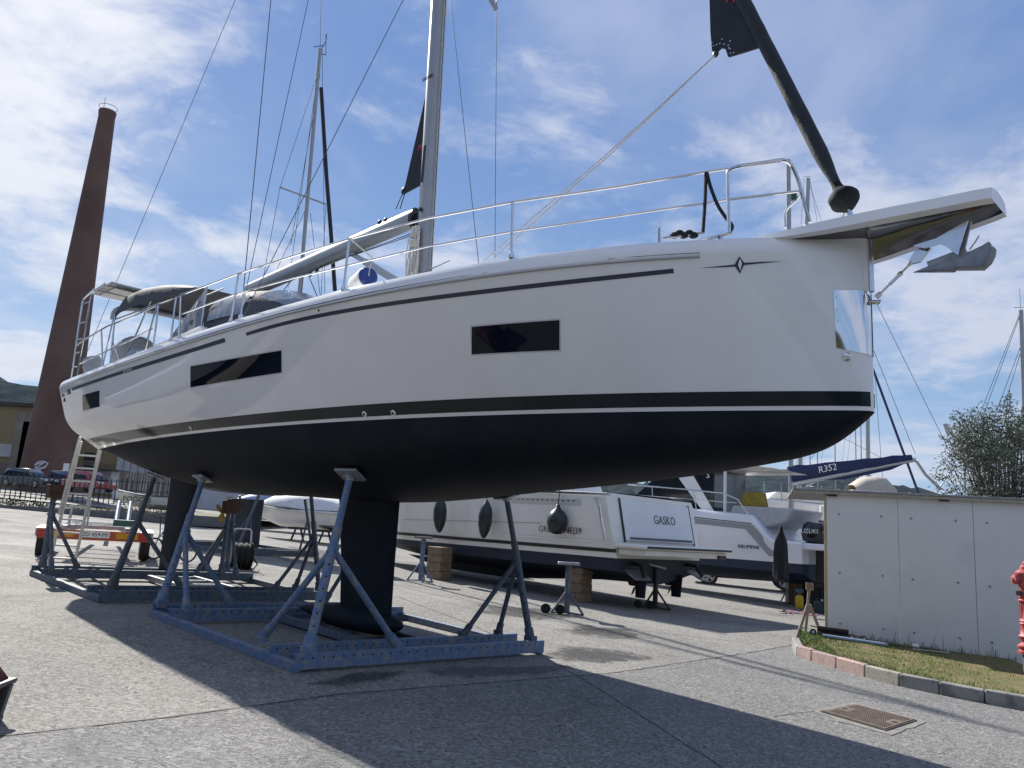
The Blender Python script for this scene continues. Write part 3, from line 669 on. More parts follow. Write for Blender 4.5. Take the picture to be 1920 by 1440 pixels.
# port side rail, for the other side of the deck
tubes('upper_lifeline', [[Vector((p.x, -p.y, p.z)) for p in rail(up_px)]], .0125); tubes('lower_lifeline', [[Vector((p.x, -p.y, p.z)) for p in rail(lo_px)]], .010)
for x in (2.15, 4.6, 7.0, 9.2):
    p = [q for q in rail(up_px)]; zt = np.interp(x, [q.x for q in p], [q.z for q in p]); tubes('stanchion', [[Vector((x, -(yd(x) - .09), sheer(x))), Vector((x, -(yd(x) - .1), zt))]], .0135)
# pushpit
push = [(300, 570), (250, 593), (200, 612), (160, 636), (143, 648)]
pz = rail(push); tubes('pushpit_rail', [pz], .0145)
tubes('pushpit_rail', [rail([(286, 616), (240, 640), (200, 658), (150, 682)])], .0125)
for a, b in (((297, 572), (289, 640)), ((294, 573), (273, 648)), ((214, 609), (208, 668)), ((190, 618), (193, 674))):
    t = RB(*a); bb = RB(*b); tubes('pushpit_post', [[Vector((bb.x, t.y, sheer(bb.x) - .01)), t]], .014)
tubes('gate_wire', [[RB(296, 573), RB(303, 570), RB(318, 566), RB(330, 557)]], .006, wire)
tubes('pushpit_rail', [[Vector((p.x, -p.y, p.z)) for p in pz]], .0145)
# ropes on the rail
tubes('mooring_line', [curve([RB(1318, 436), RB(1322, 380), RB(1324, 316), RB(1330, 345), RB(1345, 385), RB(1362, 410), RB(1375, 425), RB(1368, 436)], 5)], .015, ropeb)
mb = MB()
for k in range(5): mb.ell(RB(1262 + k * 9, 440 - 4 * (k % 2)) + Vector((0, -.02, .0)), (.045, .04, .028), 8, 6)
Y(mb, 'line_hank', ropeb)
tubes('deck_bar', [[RB(1243, 447), RB(1320, 436)]], .012, alu)
# cleats
for x in (1.0, 6.9, 13.1):
    mb = MB(); y = yd(x) - .22; z = sheer(x) + .01; mb.box((x - .05, y, z + .02), (.03, .03, .05)); mb.box((x + .05, y, z + .02), (.03, .03, .05)); mb.tube([(x - .15, y, z + .05), (x + .15, y, z + .05)], .014); Y(mb, 'cleat', steel)

# ---- furling headsail
fd = Vector((.40, 0, 1)).normalized(); f0 = Vector((.095, 0, 1.60)); fp = lambda z: f0 + fd * ((z - f0.z) / fd.z)
mb = MB(); mb.bar(fp(1.45), fp(1.80), .02, .045, (0, 1, 0)); fur = Y(mb, 'forestay_link', steel)
mb = MB(); mb.lathe([(.025, -.005)] + [(.126 * max(.25, math.sin(math.pi * (.06 + .86 * t))) ** .55, .20 * t) for t in np.linspace(0, 1, 15)] + [(.05, .215), (.042, .24), (.036, .30)], fp(1.765), fd, 26)
for i, v in enumerate(mb.v):
    w_ = Vector(v); k_ = 1 + .05 * math.sin(i * 1.7); o_ = fp(1.765) + fd * (w_ - fp(1.765)).dot(fd); mb.v[i] = tuple(o_ + (w_ - o_) * k_)
Y(mb, 'furling_drum_cover', drumm, fur, ang=75)
pts = []; rs = []
for i in range(160):
    z = 2.02 + i * .085; pts.append(fp(z)); rs.append(.069 * (1 + .035 * ((i * .37) % 1 - .5) + random.gauss(0, .008)) * (.60 + .40 * smooth(0, 4, i)))
mb = MB(); mb.tube(pts, rs, 12); Y(mb, 'furled_genoa', blackcloth)
mb = MB(); cl = [(1331, -10), (1333, 60), (1336, 96), (1345, 97), (1353, 90), (1361, 92), (1366, 107), (1400, 97), (1437, 85), (1440, 80), (1380, -60), (1334, -190)]
P = [BP(p[0], p[1], 0) for p in cl]; mb.prism([p + Vector((0, .012, 0)) for p in P], (0, -.024, 0)); clew = Y(mb, 'genoa_clew', blackcloth)
mb = MB()
for px in ((1335, 80), (1338, 86), (1344, 84), (1350, 82), (1354, 74), (1358, 83), (1369, 77), (1366, 85), (1369, 92), (1370, 100), (1376, 99), (1367, 90)): mb.lathe([(.008, -.004), (.008, .004)], BP(px[0], px[1], .015), (0, 1, 0), 8)
Y(mb, 'clew_rivets', steel, clew, kind='stuff')
text('M', .16, mat('red_print', (.45, .05, .06), .5), clew, BP(1372, -4, .02), BP(1400, -4, .02) - BP(1350, -4, .02), (0, 0, 1), name='red_sail_mark', world=False)
mb = MB(); c = BP(1342, 101, 0); mb.ell(c, (.035, .02, .04), 12, 8); blk = Y(mb, 'sheet_block', blackp, clew)
for sg, e in ((1, (925, 487)), (1, (905, 492))):
    p0 = BP(1340, 104, .02); p1 = RB(*e, .35); mid = p0.lerp(p1, .5) + Vector((0, 0, -.03)); tubes('genoa_sheet', [[p0, p0.lerp(mid, .5) + Vector((0, 0, -.01)), mid, mid.lerp(p1, .5) + Vector((0, 0, .005)), p1]], .007, ropew, n=6)

# ---- mast, boom, rigging
mtop = Vector((6.42, 0, 17.5)); mb0 = Vector((5.86, 0, 1.25)); mp = lambda z: mb0.lerp(mtop, (z - mb0.z) / (mtop.z - mb0.z))
mb = MB(); pr = [(.085 * math.cos(a) * 1.0, .135 * math.sin(a)) for a in np.linspace(0, 2 * math.pi, 21)[:-1]]
mb.sweep(pr, mb0, mtop, up=(1, 0, 0)); mast = Y(mb, 'mast', spar)
mb = MB(); mb.box(mp(3.9) + Vector((.02, .086, 0)), (.045, .012, .55)); Y(mb, 'halyard_slot', blackp, mast)
text('SELDEN', .07, blackp, mast, mp(5.25) + Vector((.04, .088, 0)), (-1, 0, 0), (.1, 0, 1), world=False, shear=.1)
mb = MB(); mb.lathe([(.03, 0), (.03, .03)], mp(3.2) + Vector((0, .09, 0)), (0, 1, 0), 8); Y(mb, 'mast_cleat', blackp, mast)
for k, dx in enumerate((-.17, -.21, -.26)):
    tubes('halyard', [[mp(1.6) + Vector((dx, .03 * k, 0)), mp(12) + Vector((dx * .9, .02, 0))]], .006, ropeb if k % 2 else ropew, mast, 6)
g0, g1 = Vector((6.06, 0, 3.17)), Vector((10.95, 0, 2.93))
mb = MB(); pr = [(.085 * math.cos(a), .15 * math.sin(a)) for a in np.linspace(0, 2 * math.pi, 19)[:-1]]; mb.sweep(pr, g0 + Vector((.14, 0, 0)), g1); boom = Y(mb, 'boom', spar)
mb = MB(); mb.sweep([(q[0] * 1.04, q[1] * 1.04) for q in pr], g0 + Vector((.09, 0, 0)), g0 + Vector((.16, 0, -.004))); mb.box(g0 + Vector((.03, 0, -.03)), (.12, .06, .16)); Y(mb, 'gooseneck', blackp, boom)
for t, dz in ((.16, .16), (.19, .17), (.52, -.19), (.56, -.19)):
    mb = MB(); mb.ell(g0.lerp(g1, t) + Vector((0, .02, dz)), (.04, .03, .045), 10, 7); Y(mb, 'boom_block', blackp, boom)
mb = MB(); P = [BP(757, 364, 0), BP(795, 344, 0), BP(799, 150, 0), BP(802, 20, 0)]; P[1].x = P[2].x = 0; P[1] = mp(P[1].z) + Vector((.12, 0, 0)); P[2] = mp(BP(798, 165, 0).z) + Vector((.12, 0, 0))
mb.prism([p + Vector((0, .012, 0)) for p in P[:3]], (0, -.024, 0)); ms = Y(mb, 'mainsail_clew', blackcloth)
text('M', .13, MATS['red_print'], ms, BP(788, 277, .016), BP(800, 275, .016) - BP(780, 279, .016), (0, 0, 1), name='red_sail_mark', world=False)
mb = MB(); c = BP(757, 358, 0); mb.ell(c, (.05, .03, .06), 10, 8); Y(mb, 'clew_block', blackp, ms)
tubes('outhaul', [[c, BP(742, 392, 0)], [c + Vector((-.05, 0, 0)), BP(750, 392, 0)]], .007, ropeb, ms)
a, b = BP(650, 470, 0), BP(745, 527, 0); mb = MB(); mb.bar(a, a.lerp(b, .45), .05, .07); mb.bar(a.lerp(b, .40), b.lerp(a, -.3), .075, .10); Y(mb, 'vang_strut', alu, boom)
tubes('mainsheet', [[BP(570, 506, 0), Vector((8.6, .25, 1.95))], [BP(574, 506, 0), Vector((8.4, -.2, 1.95))], [BP(560, 508, 0), Vector((9.6, .5, 1.9))]], .007, ropeb)
tubes('vang_line', [[BP(600, 500, .03), g0 + Vector((.02, .05, -.25))], [BP(575, 508, -.03), g0 + Vector((.02, -.05, -.22))]], .006, ropeb)
# coiled halyards hanging on the mast
mb = MB(); base = mp(2.95) + Vector((.05, .13, 0))
for k in range(11):
    w = .05 + .012 * (k % 4); h = .75 + .07 * (k % 5); dx = -.06 + .012 * k; dy = .01 * (k % 3)
    mb.tube([base + Vector((dx + w * math.sin(t) * (1 - .35 * math.cos(t)), dy + .01 * math.sin(3 * t + k), -h / 2 + h / 2 * math.cos(t))) for t in np.linspace(0, 2 * math.pi, 20)], .0085, 5, cap=False)
for k in range(5): mb.tube([base + Vector((.075 * math.cos(t), .03 * math.sin(t) + .01, -.30 + .022 * k + .01 * math.sin(t))) for t in np.linspace(0, 2 * math.pi, 14)], .0095, 5, cap=False)
Y(mb, 'halyard_coil', ropew, mast)
# standing rigging
chain = RB(452, 582, .12); chain.z = sheer(chain.x)
def wireto(name, p0, px, y1, r=.006, ext=2.2):
    q = BP(px[0], px[1], y1); tubes(name, [[p0, p0 + (q - p0) * ext]], r, wire, n=6)
ct = chain + Vector((0, -.01, .0))
wireto('cap_shroud', ct, (508, 0), 1.72, .0065, 2.4); wireto('intermediate_shroud', ct + Vector((.03, 0, 0)), (578, 0), 1.45, .005, 2.4); wireto('lower_shroud', ct + Vector((.05, -.03, 0)), (756, 0), .62, .0055, 1.12)
for k, (px, y1) in enumerate((((506, 40), 1.74), ((570, 40), 1.5))):
    q = BP(px[0], px[1], y1); d = (q - ct).normalized(); mb = MB(); s = ct + Vector((.03 * k, 0, 0)); mb.tube([s, s + d * .06, s + d * .08, s + d * .34, s + d * .36, s + d * .46], [.016, .016, .012, .012, .007, .006], 8); mb.box(s + d * .03, (.04, .03, .08)); Y(mb, 'shroud_turnbuckle', steel)
pch = Vector((6.0, -2.0, sheer(6.5)))
q = BP(845, 0, -1.5); q2 = BP(897, 490, -2.0); tubes('port_shroud', [[q2 + (q2 - q) * .1, q + (q - q2) * 1.6]], .006, wire, n=6)
q = BP(931, 20, -1.1); q2 = BP(928, 490, -2.0); tubes('port_shroud', [[q2 + (q2 - q) * .1, q]], .005, wire, n=6)
a, b = BP(931, 18, -1.1), BP(905, -28, -.75); mb = MB(); mb.bar(a, b + (b - a) * 1.5, .03, .09); Y(mb, 'spreader', spar, mast)
tubes('diagonal_wire', [[a, a + Vector((.05, .1, 3))], [a, a + Vector((.12, .3, 3))]], .005, wire, n=6)
bs0 = BP(218, 530, .9); bs1 = BP(441, 0, .35); tubes('backstay', [[bs0 + (bs0 - bs1) * .35, bs1 + (bs1 - bs0) * 1.2]], .006, wire, n=6)
tubes('jackstay', [[RB(773, 520, .5), RB(771, 430, .5) + Vector((.4, -.9, .0))]], .005, wire, n=6)

# ---- coachroof, sprayhood, bimini, stern gear
rows = []
for x, w, h in ((3.2, .55, .03), (3.6, .85, .17), (4.6, 1.15, .27), (6.5, 1.35, .34), (8.3, 1.45, .40), (8.9, 1.45, .42)):
    z0 = sheer(x) + .02; rows.append([(x, y, z) for y, z in ((-w - .1, z0 - .02), (-w, z0 + h * .8), (-w * .8, z0 + h), (0, z0 + h + .05), (w * .8, z0 + h), (w, z0 + h * .8), (w + .1, z0 - .02))])
mb = MB(); mb.grid(rows); n = 7; mb.f += [tuple(range(len(mb.v) - n, len(mb.v)))]; Y(mb, 'coachroof', gel, ang=40)
def hood(name, sta, mt, n=15, par=None, th=.0, ee=.62):     # stations: (x, half_width, z_low, z_top)
    rows = []
    for x, w, zl, zt in sta:
        rows.append([(x, w * (math.copysign(abs(math.cos(a)) ** ee, math.cos(a))), zl + (zt - zl) * abs(math.sin(a)) ** ee) for a in np.linspace(0, math.pi, n)])
    mb = MB(); mb.grid(rows); return Y(mb, name, mt, par, fix=False)
sp = hood('sprayhood', [(7.35, 1.05, 1.62, 1.72), (7.7, 1.2, 1.60, 2.08), (8.15, 1.32, 1.58, 2.30), (8.7, 1.40, 1.56, 2.38), (9.3, 1.45, 1.54, 2.40)], canvas)
def hoodpatch(name, x0, x1, a0, a1, sta, mt, par):
    rows = []
    S = np.array(sta)
    for x in np.linspace(x0, x1, 8):
        w, zl, zt = (np.interp(x, S[:, 0], S[:, k]) for k in (1, 2, 3)); rows.append([(x, (w + .012) * math.copysign(abs(math.cos(a)) ** .62, math.cos(a)), zl + (zt - zl + .012) * abs(math.sin(a)) ** .62) for a in np.linspace(a0, a1, 10)])
    mb = MB(); mb.grid(rows); return Y(mb, name, mt, par, fix=False)
STA = [(7.35, 1.05, 1.62, 1.72), (7.7, 1.2, 1.60, 2.08), (8.15, 1.32, 1.58, 2.30), (8.7, 1.40, 1.56, 2.38), (9.3, 1.45, 1.54, 2.40)]
hoodpatch('hood_window', 7.5, 8.1, .5, 1.4, STA, vinyl, sp); hoodpatch('hood_window', 7.5, 8.1, 1.75, 2.6, STA, vinyl, sp); hoodpatch('hood_window', 8.3, 9.2, .12, .62, STA, vinyl, sp)
# side curtain hanging between hood and bimini, creased
rows = []
for i in range(19):
    t = i / 18; x = 9.3 + 1.25 * t; cr = .025 * math.sin(i * 2.3) + .015 * math.sin(i * 5.1)
    rows.append([(x + .25 * s * t, 1.45 + cr * (1 - s) * s * 3, sheer(x) + .2 + (.83 * (1 - t) + .10) * s) for s in np.linspace(0, 1, 7)])
mb = MB(); mb.grid(rows); Y(mb, 'side_curtain', vinyl, fix=False)
tubes('hood_stay', [[Vector((10.05, 1.47, 1.50)), Vector((9.55, 1.47, 2.15))], [Vector((9.35, 1.46, 1.5)), Vector((9.3, 1.46, 2.2)), Vector((9.3, 1.2, 2.38))]], .012, steel, sp)
BIM = [(9.9, 1.46, 2.38, 2.50), (10.6, 1.5, 2.42, 2.70), (11.4, 1.5, 2.46, 2.86), (12.2, 1.5, 2.48, 2.97), (12.8, 1.5, 2.46, 2.97), (13.12, 1.48, 2.40, 2.74)]
bm_ = hood('bimini_top', BIM, canvas, 17, ee=.5)
mb = MB(); mb.tube([(13.12, 1.5 * math.copysign(abs(math.cos(a)) ** .5, math.cos(a)), 2.38 + .33 * abs(math.sin(a)) ** .5) for a in np.linspace(0, math.pi, 25)], .055, 8); Y(mb, 'bimini_roll', canvasl, bm_)
for sg in (1, -1):
    tubes('bimini_frame', [curve([Vector((11.9, 1.62 * sg, 1.3)), Vector((12.8, 1.55 * sg, 1.9)), Vector((13.05, 1.5 * sg, 2.46))]), [Vector((11.9, 1.6 * sg, 1.45)), Vector((11.4, 1.5 * sg, 2.45))], [Vector((13.0, 1.6 * sg, 1.25)), Vector((13.1, 1.5 * sg, 2.48))], [Vector((10.0, 1.46 * sg, 2.36)), Vector((13.05, 1.49 * sg, 2.37))]], .0145, steel, bm_)
# stern arch: two ladder legs and a solar panel on top
arch = None
for sg in (1, -1):
    x0, x1 = 13.36, 13.70; y = 1.86 * sg; l0 = curve([Vector((x0 + .1, y, 1.18)), Vector((x0, y, 2.85)), Vector((x0 - .25, y * .93, 3.02))]); l1 = curve([Vector((x1 + .06, y, 1.18)), Vector((x1 + .12, y, 2.8)), Vector((x1 - .05, y * .93, 3.02))])
    o = tubes('arch_leg', [l0, l1], .017, steel); 
    for z in (1.45, 1.72, 1.98, 2.3, 2.68): 
        f = (z - 1.18) / 1.67; tubes('arch_rung', [[Vector((x0 + .1 - .1 * f, y, z)), Vector((x1 + .06 + .06 * f, y, z + .02))]], .012, steel, o)
tubes('arch_crossbar', [[Vector((13.15, 1.75, 3.0)), Vector((13.15, -1.75, 3.0))], [Vector((13.65, 1.75, 3.0)), Vector((13.65, -1.75, 3.0))]], .017, steel)
mb = MB(); mb.box((13.62, 0, 3.05), (1.15, 3.3, .035)); pan = Y(mb, 'solar_panel', alu, bev=.004)
mb = MB(); mb.box((13.62, 0, 3.07), (1.09, 3.24, .006)); Y(mb, 'solar_cells', mat('solar_cells', (.01, .014, .03), .12, coat=.5), pan)
mb = MB(); mb.box((13.62, 0, 3.02), (.95, 3.0, .02)); Y(mb, 'panel_backing', mat('panel_back', (.6, .6, .58), .6), pan)
for y, x in ((1.05, 13.0), (-1.05, 13.0)):
    mb = MB(); mb.lathe([(.02, -.10), (.30, -.09), (.42, -.03), (.42, .03), (.30, .09), (.02, .10)], (x, y, 1.72), (.9, 0, .35), 22); Y(mb, 'wheel_cover', canvasl)
mb = MB(); mb.lathe([(.10, 0), (.17, .03), (.18, .28), (.15, .42), (.03, .45)], (13.35, 1.55, 1.25), (.3, .25, 1), 16); Y(mb, 'outboard_cover', canvasl)
mb = MB(); mb.lathe([(.02, 0), (.2, .03), (.27, .14), (.27, .34), (.16, .45), (.02, .47)], (11.35, 1.55, 1.32), (.9, -.3, .15), 18); Y(mb, 'horseshoe_buoy_cover', canvasl)
for x, y in ((9.9, 1.75), (10.6, 1.8)):
    mb = MB(); mb.lathe([(.075, 0), (.08, .04), (.055, .07), (.055, .11), (.085, .15), (.08, .18)], (x, y, sheer(x)), (0, 0, 1), 16); Y(mb, 'winch', steel)
# cockpit coaming
mb = MB()
for sg in (1, -1): mb.prism([(8.9, 1.35 * sg, 1.2), (8.9, 1.5 * sg, 1.62), (13.2, 1.5 * sg, 1.38), (13.2, 1.35 * sg, 1.2)], (0, .18 * sg, 0))
Y(mb, 'cockpit_coaming', gel, bev=.03)
# a fender lying on the side deck
fl = YM @ Vector((4.95, 1.55, sheer(4.9) + .06))
fen = thing('fender', 'white cylindrical fender with a bright blue end lying on the yacht side deck', 'fender', fl)
mb = MB(); c = RB(690, 519, .42); ax = Vector((.93, -.35, .05)); mb.lathe([(.085, -.02), (.112, 0), (.115, .05), (.115, .45), (.09, .52), (.04, .55)], YM @ c, YM.to_3x3() @ ax, 20); mb.build('fender_body', whitep, fen)
mb = MB(); mb.lathe([(.08, -.028), (.102, -.012), (.106, .0)], YM @ (c - ax.normalized() * .004), YM.to_3x3() @ ax, 20); mb.build('blue_end', mat('fender_blue', (.02, .05, .22), .35, var=.2, vscale=10), fen)
mb = MB(); e = YM @ (c - ax.normalized() * .03); mb.tube([e, e + Vector((0, 0, .10)), e + Vector((.02, .05, .22)), YM @ (c + Vector((.0, .3, .36)))], .008, 6); mb.build('lanyard', ropew, fen)
# ================================================================== CRADLES UNDER THE YACHT
def yb(x, y, dz=0.):          # boat-frame ground point in world space
    p = YM @ Vector((x, y, 0)); return Vector((p.x, p.y, gz(p.x, p.y) + dz))
def under(x, y):              # underside of the hull above a spot: point and outward normal
    def pt(x, y):
        s = min(.999, abs(y) / yw(x)); a = math.asin(s ** (1 / .9)); return Vector((x, y, zbot(x) * math.cos(a) ** .9))
    p = pt(x, y); e = .03; n = (pt(x + e, y) - pt(x - e, y)).cross(pt(x, y + e) - pt(x, y - e)).normalized()
    if n.z > 0: n = -n
    return YM @ p, (YM.to_3x3() @ n).normalized()
def channel(par, a, b, h=.15, w=.075, name='cross_beam', mt=None, holes=True, zoff=.0):
    a = a + Vector((0, 0, zoff + h / 2)); b = b + Vector((0, 0, zoff + h / 2)); t = .009
    prof = [(w / 2, -h / 2), (-w / 2, -h / 2), (-w / 2, -h / 2 + t), (w / 2 - t, -h / 2 + t), (w / 2 - t, h / 2 - t), (-w / 2, h / 2 - t), (-w / 2, h / 2), (w / 2, h / 2)]
    mb = MB(); mb.sweep(prof, a, b); o = mb.build(name, mt, par)
    if holes:
        d = (b - a).normalized(); s = d.cross(Vector((0, 0, 1))).normalized(); L_ = (b - a).length; mb = MB()
        sd = 1
        for k in range(int(L_ / .125)):
            c = a + d * (.08 + k * .125) + Vector((0, 0, h * .22)) + s * sd * (w / 2 + .0015); (mb.lathe([(.0105, -.001), (.0105, .001)], c, s * sd, 8) if random.random() > .12 else None)
        mb.build('bolt_holes', holem, o, kind='stuff')
    return o
def clampfoot(par, p, d, r, mt):
    mb = MB(); mb.tube([p - d * .02, p + d * .16], r * 1.35, 10); mb.box(p + Vector((0, 0, .0)), (r * 3, r * 2.4, .10), Matrix.Rotation(-HEAD, 3, 'Z')); return mb.build('post_shoe', mt, par)
def stand(cr, base, head, feet, mt, r=.048, padm=None, split=.55, hasholes=True, padlen=.34, padn=None, pad=True, thin=None):
    """one raking post with two braces and a tilting pad"""
    d = (head - base).normalized(); L_ = (head - base).length; k = base + d * L_ * split
    mb = MB(); mb.tube([base, k + d * .25], r, 12); mb.tube([k, head - d * .07], r * .78, 12); post = mb.build('support_post', mt, cr)
    mb = MB(); mb.tube([head - d * .20, head - d * .03], r * .5, 10); mb.lathe([(r * .55, 0), (r * .9, .03), (r * .9, .07), (r * .6, .09)], head - d * .11, d, 12); mb.build('adjusting_screw', galv, post)
    clampfoot(post, base, d, r, mt)
    if hasholes:
        v = (Vector(CAMP) - base); v = (v - d * v.dot(d)).normalized(); mb = MB()
        for q in range(6): mb.lathe([(.011, -.001), (.011, .002)], base + d * (.25 + q * .13) + v * (r + .0005), v, 8)
        mb.build('bolt_holes', holem, post, kind='stuff')
    for f in feet:
        t = (k - f).normalized(); mb = MB(); mb.tube([f, k - t * .05], r * .72, 10); b = mb.build('brace', mt, post)
        mb = MB(); mb.box(k - t * .04, (.07, .05, .12), d.to_track_quat('Z', 'Y').to_matrix()); mb.lathe([(.016, -.07), (.016, .07)], k - t * .04, t.cross(Vector((0, 0, 1))), 8); mb.build('brace_hinge', mt, b)
        clampfoot(b, f, t, r * .75, mt)
    if pad:
        n = padn or -d; q = (-n).to_track_quat('Z', 'Y').to_matrix(); mb = MB(); mb.box(head + n * .022, (padlen, padlen * .62, .03), q); p = mb.build('hull_pad', padm or galv, post, bev=.004)
        mb = MB(); mb.box(head + n * .0065, (padlen * 1.02, padlen * .64, .012), q); mb.build('pad_rubber', rubber, p)
        mb = MB(); mb.box(head + n * .055, (.10, .08, .05), q); mb.build('pad_bracket', galv, p)
    return post
def cradle(x0, x1, y0, y1, label, mt, mt2, group='blue steel boat cradles'):
    c = thing('boat_cradle', label, 'boat cradle', yb((x0 + x1) / 2, (y0 + y1) / 2), group)
    for y in (y0, y1): 
        a, b = yb(x0 - .03, y), yb(x1 + .03, y); mb = MB(); mb.bar(a + Vector((0, 0, .05)), b + Vector((0, 0, .05)), .08, .10); mb.build('side_rail', mt, c, bev=.006)
    s = 1 if y1 > y0 else -1
    for x in (x0, x0 + .5, x1 - .55, x1): channel(c, yb(x, y0 - .04 * s), yb(x, y1 + .04 * s), mt=mt, zoff=.03 if x in (x0, x1) else .035)
    ym = (y0 + y1) / 2
    for y in (-.42, .42):
        a, b = yb(x0 + .54, y), yb(x1 - .59, y); mb = MB(); mb.bar(a + Vector((0, 0, .075)), b + Vector((0, 0, .075)), .07, .09); mb.build('centre_rail', mt2, c)
    for k in range(4):
        x = x0 + .9 + k * (x1 - x0 - 1.6) / 3; a, b = yb(x, -.38), yb(x, .38); mb = MB(); mb.bar(a + Vector((0, 0, .085)), b + Vector((0, 0, .085)), .06, .05); mb.build('centre_slat', mt2, c)
    return c
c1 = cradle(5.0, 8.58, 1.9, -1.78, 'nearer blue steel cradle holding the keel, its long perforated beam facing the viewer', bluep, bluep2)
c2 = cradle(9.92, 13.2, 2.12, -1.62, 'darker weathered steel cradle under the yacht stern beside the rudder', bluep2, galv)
TOPZ = .185
def S(cr, bx, by, hx, hy, feet, mt, **k):
    h, n = under(hx, hy); return stand(cr, yb(bx, by, TOPZ), h + n * .03, [yb(x, y, TOPZ) for x, y in feet], mt, padn=n, **k)
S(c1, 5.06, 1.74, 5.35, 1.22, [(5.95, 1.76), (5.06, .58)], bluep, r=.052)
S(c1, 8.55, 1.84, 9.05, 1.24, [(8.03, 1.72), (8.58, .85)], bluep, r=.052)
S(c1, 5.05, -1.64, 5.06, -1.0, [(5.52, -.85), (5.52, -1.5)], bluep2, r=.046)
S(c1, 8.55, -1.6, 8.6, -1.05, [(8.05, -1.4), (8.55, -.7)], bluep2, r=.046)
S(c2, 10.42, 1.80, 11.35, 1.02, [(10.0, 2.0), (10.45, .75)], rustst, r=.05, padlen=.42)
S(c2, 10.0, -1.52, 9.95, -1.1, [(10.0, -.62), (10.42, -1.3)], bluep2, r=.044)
# the two unused stern posts stand upright with wooden blocks on top
for bx, by, feet, hh in ((13.16, 2.0, [(13.16, 1.45), (12.66, 2.0)], 1.16), (13.16, -1.35, [(13.16, -.8), (12.65, -1.3)], 1.2), (12.66, -1.0, [(12.66, -.5), (13.16, -.9)], 1.15)):
    b = yb(bx, by, TOPZ); t = b + Vector((0, 0, hh)); p = stand(c2, b, t, [yb(x, y, TOPZ) for x, y in feet], bluep2, r=.044, pad=False, split=.78, hasholes=False)
    mb = MB(); mb.box(t + Vector((0, 0, .10)), (.20, .22, .24), Matrix.Rotation(-HEAD, 3, 'Z')); mb.build('head_block', rustw, p, bev=.01)
# timber under the keel
kb = thing('keel_timber', 'dark timber baulk under the yacht keel in the nearer cradle', 'timber', yb(6.9, 0, .1))
kz = (YM @ Vector((6.5, 0, -2.335 - .172))).z
mb = MB(); a = yb(6.9, 0); top = kz - .004; mb.box((a.x, a.y, (a.z + .115 + top) / 2), (1.6, .3, max(.02, top - a.z - .115)), Matrix.Rotation(-HEAD, 3, 'Z')); mb.build('baulk', woodg, kb, bev=.01)
# ================================================================== SHED, KERBSIDE THINGS
def sp(s, dz=0., off=0.): p = SW0 + SDIR * s + SN * off; return Vector((p.x, p.y, dz))
sheetm = mat('white_sandwich_panel', (.66, .655, .64), .5, col2=(.58, .575, .555), thr=(.5, .75), vscale=1.6, detail=8, bump=.06, bscale=2)
edgem = mat('panel_core_edge', (.42, .36, .22), .8, var=.2, vscale=20)
shed = thing('shed', 'low shed clad in plain white panels with dark bolts and a thin flat roof', 'shed', sp(0, gz(SW0.x, SW0.y)))
PW = 1.262; ZT0 = 2.80
def roofz(s): return 2.795 - .004 * s
for k in range(6):
    a, b = k * PW + .004, (k + 1) * PW - .004; mb = MB(); za, zb = [gz(*sp(q).to_2d()) - .05 for q in (a, b)]
    p = [sp(a, za), sp(b, zb), sp(b, roofz(b)), sp(a, roofz(a))]; mb.prism(p, -SN * .05); o = mb.build('wall_panel', sheetm, shed, bev=.003)
    for (s, h) in ((.22, .82), (.97, .82), (.22, .44), (.97, .44), (.22, .14), (.97, .14)):
        z = za + .1 + (roofz(a) - za) * h if h > .3 else gz(*sp(a + s).to_2d()) + .40; mb = MB(); mb.lathe([(.022, 0), (.022, .007), (.013, .016), (.003, .019)], sp(a + s, z, .001), SN, 10); mb.build('bolt_cap', galv, o)
mb = MB(); mb.bar(sp(-.015, gz(*sp(0).to_2d()) - .02, -.026), sp(-.015, 2.80, -.026), .06, .024, SN); mb.build('corner_trim', edgem, shed)
# back wall (the near end is open), then the roof
for q in (.6, 3.8, 7.4):
    p_ = sp(q, 0, -3.2); mb = MB(); mb.bar((p_.x, p_.y, gz(p_.x, p_.y)), (p_.x, p_.y, 2.79), .1, .1, (0, 1, 0)); mb.build('back_post', woodg, shed)
roofm = mat('roof_sheet', (.25, .255, .26), .6, var=.2, vscale=5)
mb = MB(); mb.prism([sp(-.62, 2.80, .12), sp(7.8, 2.77, .12), sp(7.8, 2.77, -3.4), sp(-.62, 2.80, -3.4)], (0, 0, .035)); rf = mb.build('roof', roofm, shed, bev=.004)
mb = MB(); mb.bar(sp(-.60, 2.772, .075), sp(7.7, 2.742, .075), .05, .05); mb.build('eaves_batten', mat('eaves_wood', (.36, .33, .27), .8, var=.2, vscale=15), rf)
for s in (.10, 2.05, 4.4):
    mb = MB(); mb.box(sp(s, 2.735, .04), (.17, .05, .06), Matrix.Rotation(math.atan2(SDIR.y, SDIR.x), 3, 'Z')); mb.build('roof_bracket', blackp, rf)
for s in np.arange(-.4, 7.5, .62):
    mb = MB(); mb.lathe([(.014, 0), (.014, .008), (.008, .014)], sp(s, 2.835 - .0037 * s, .09), (0, 0, 1), 8); mb.build('roof_screw', galv, rf)

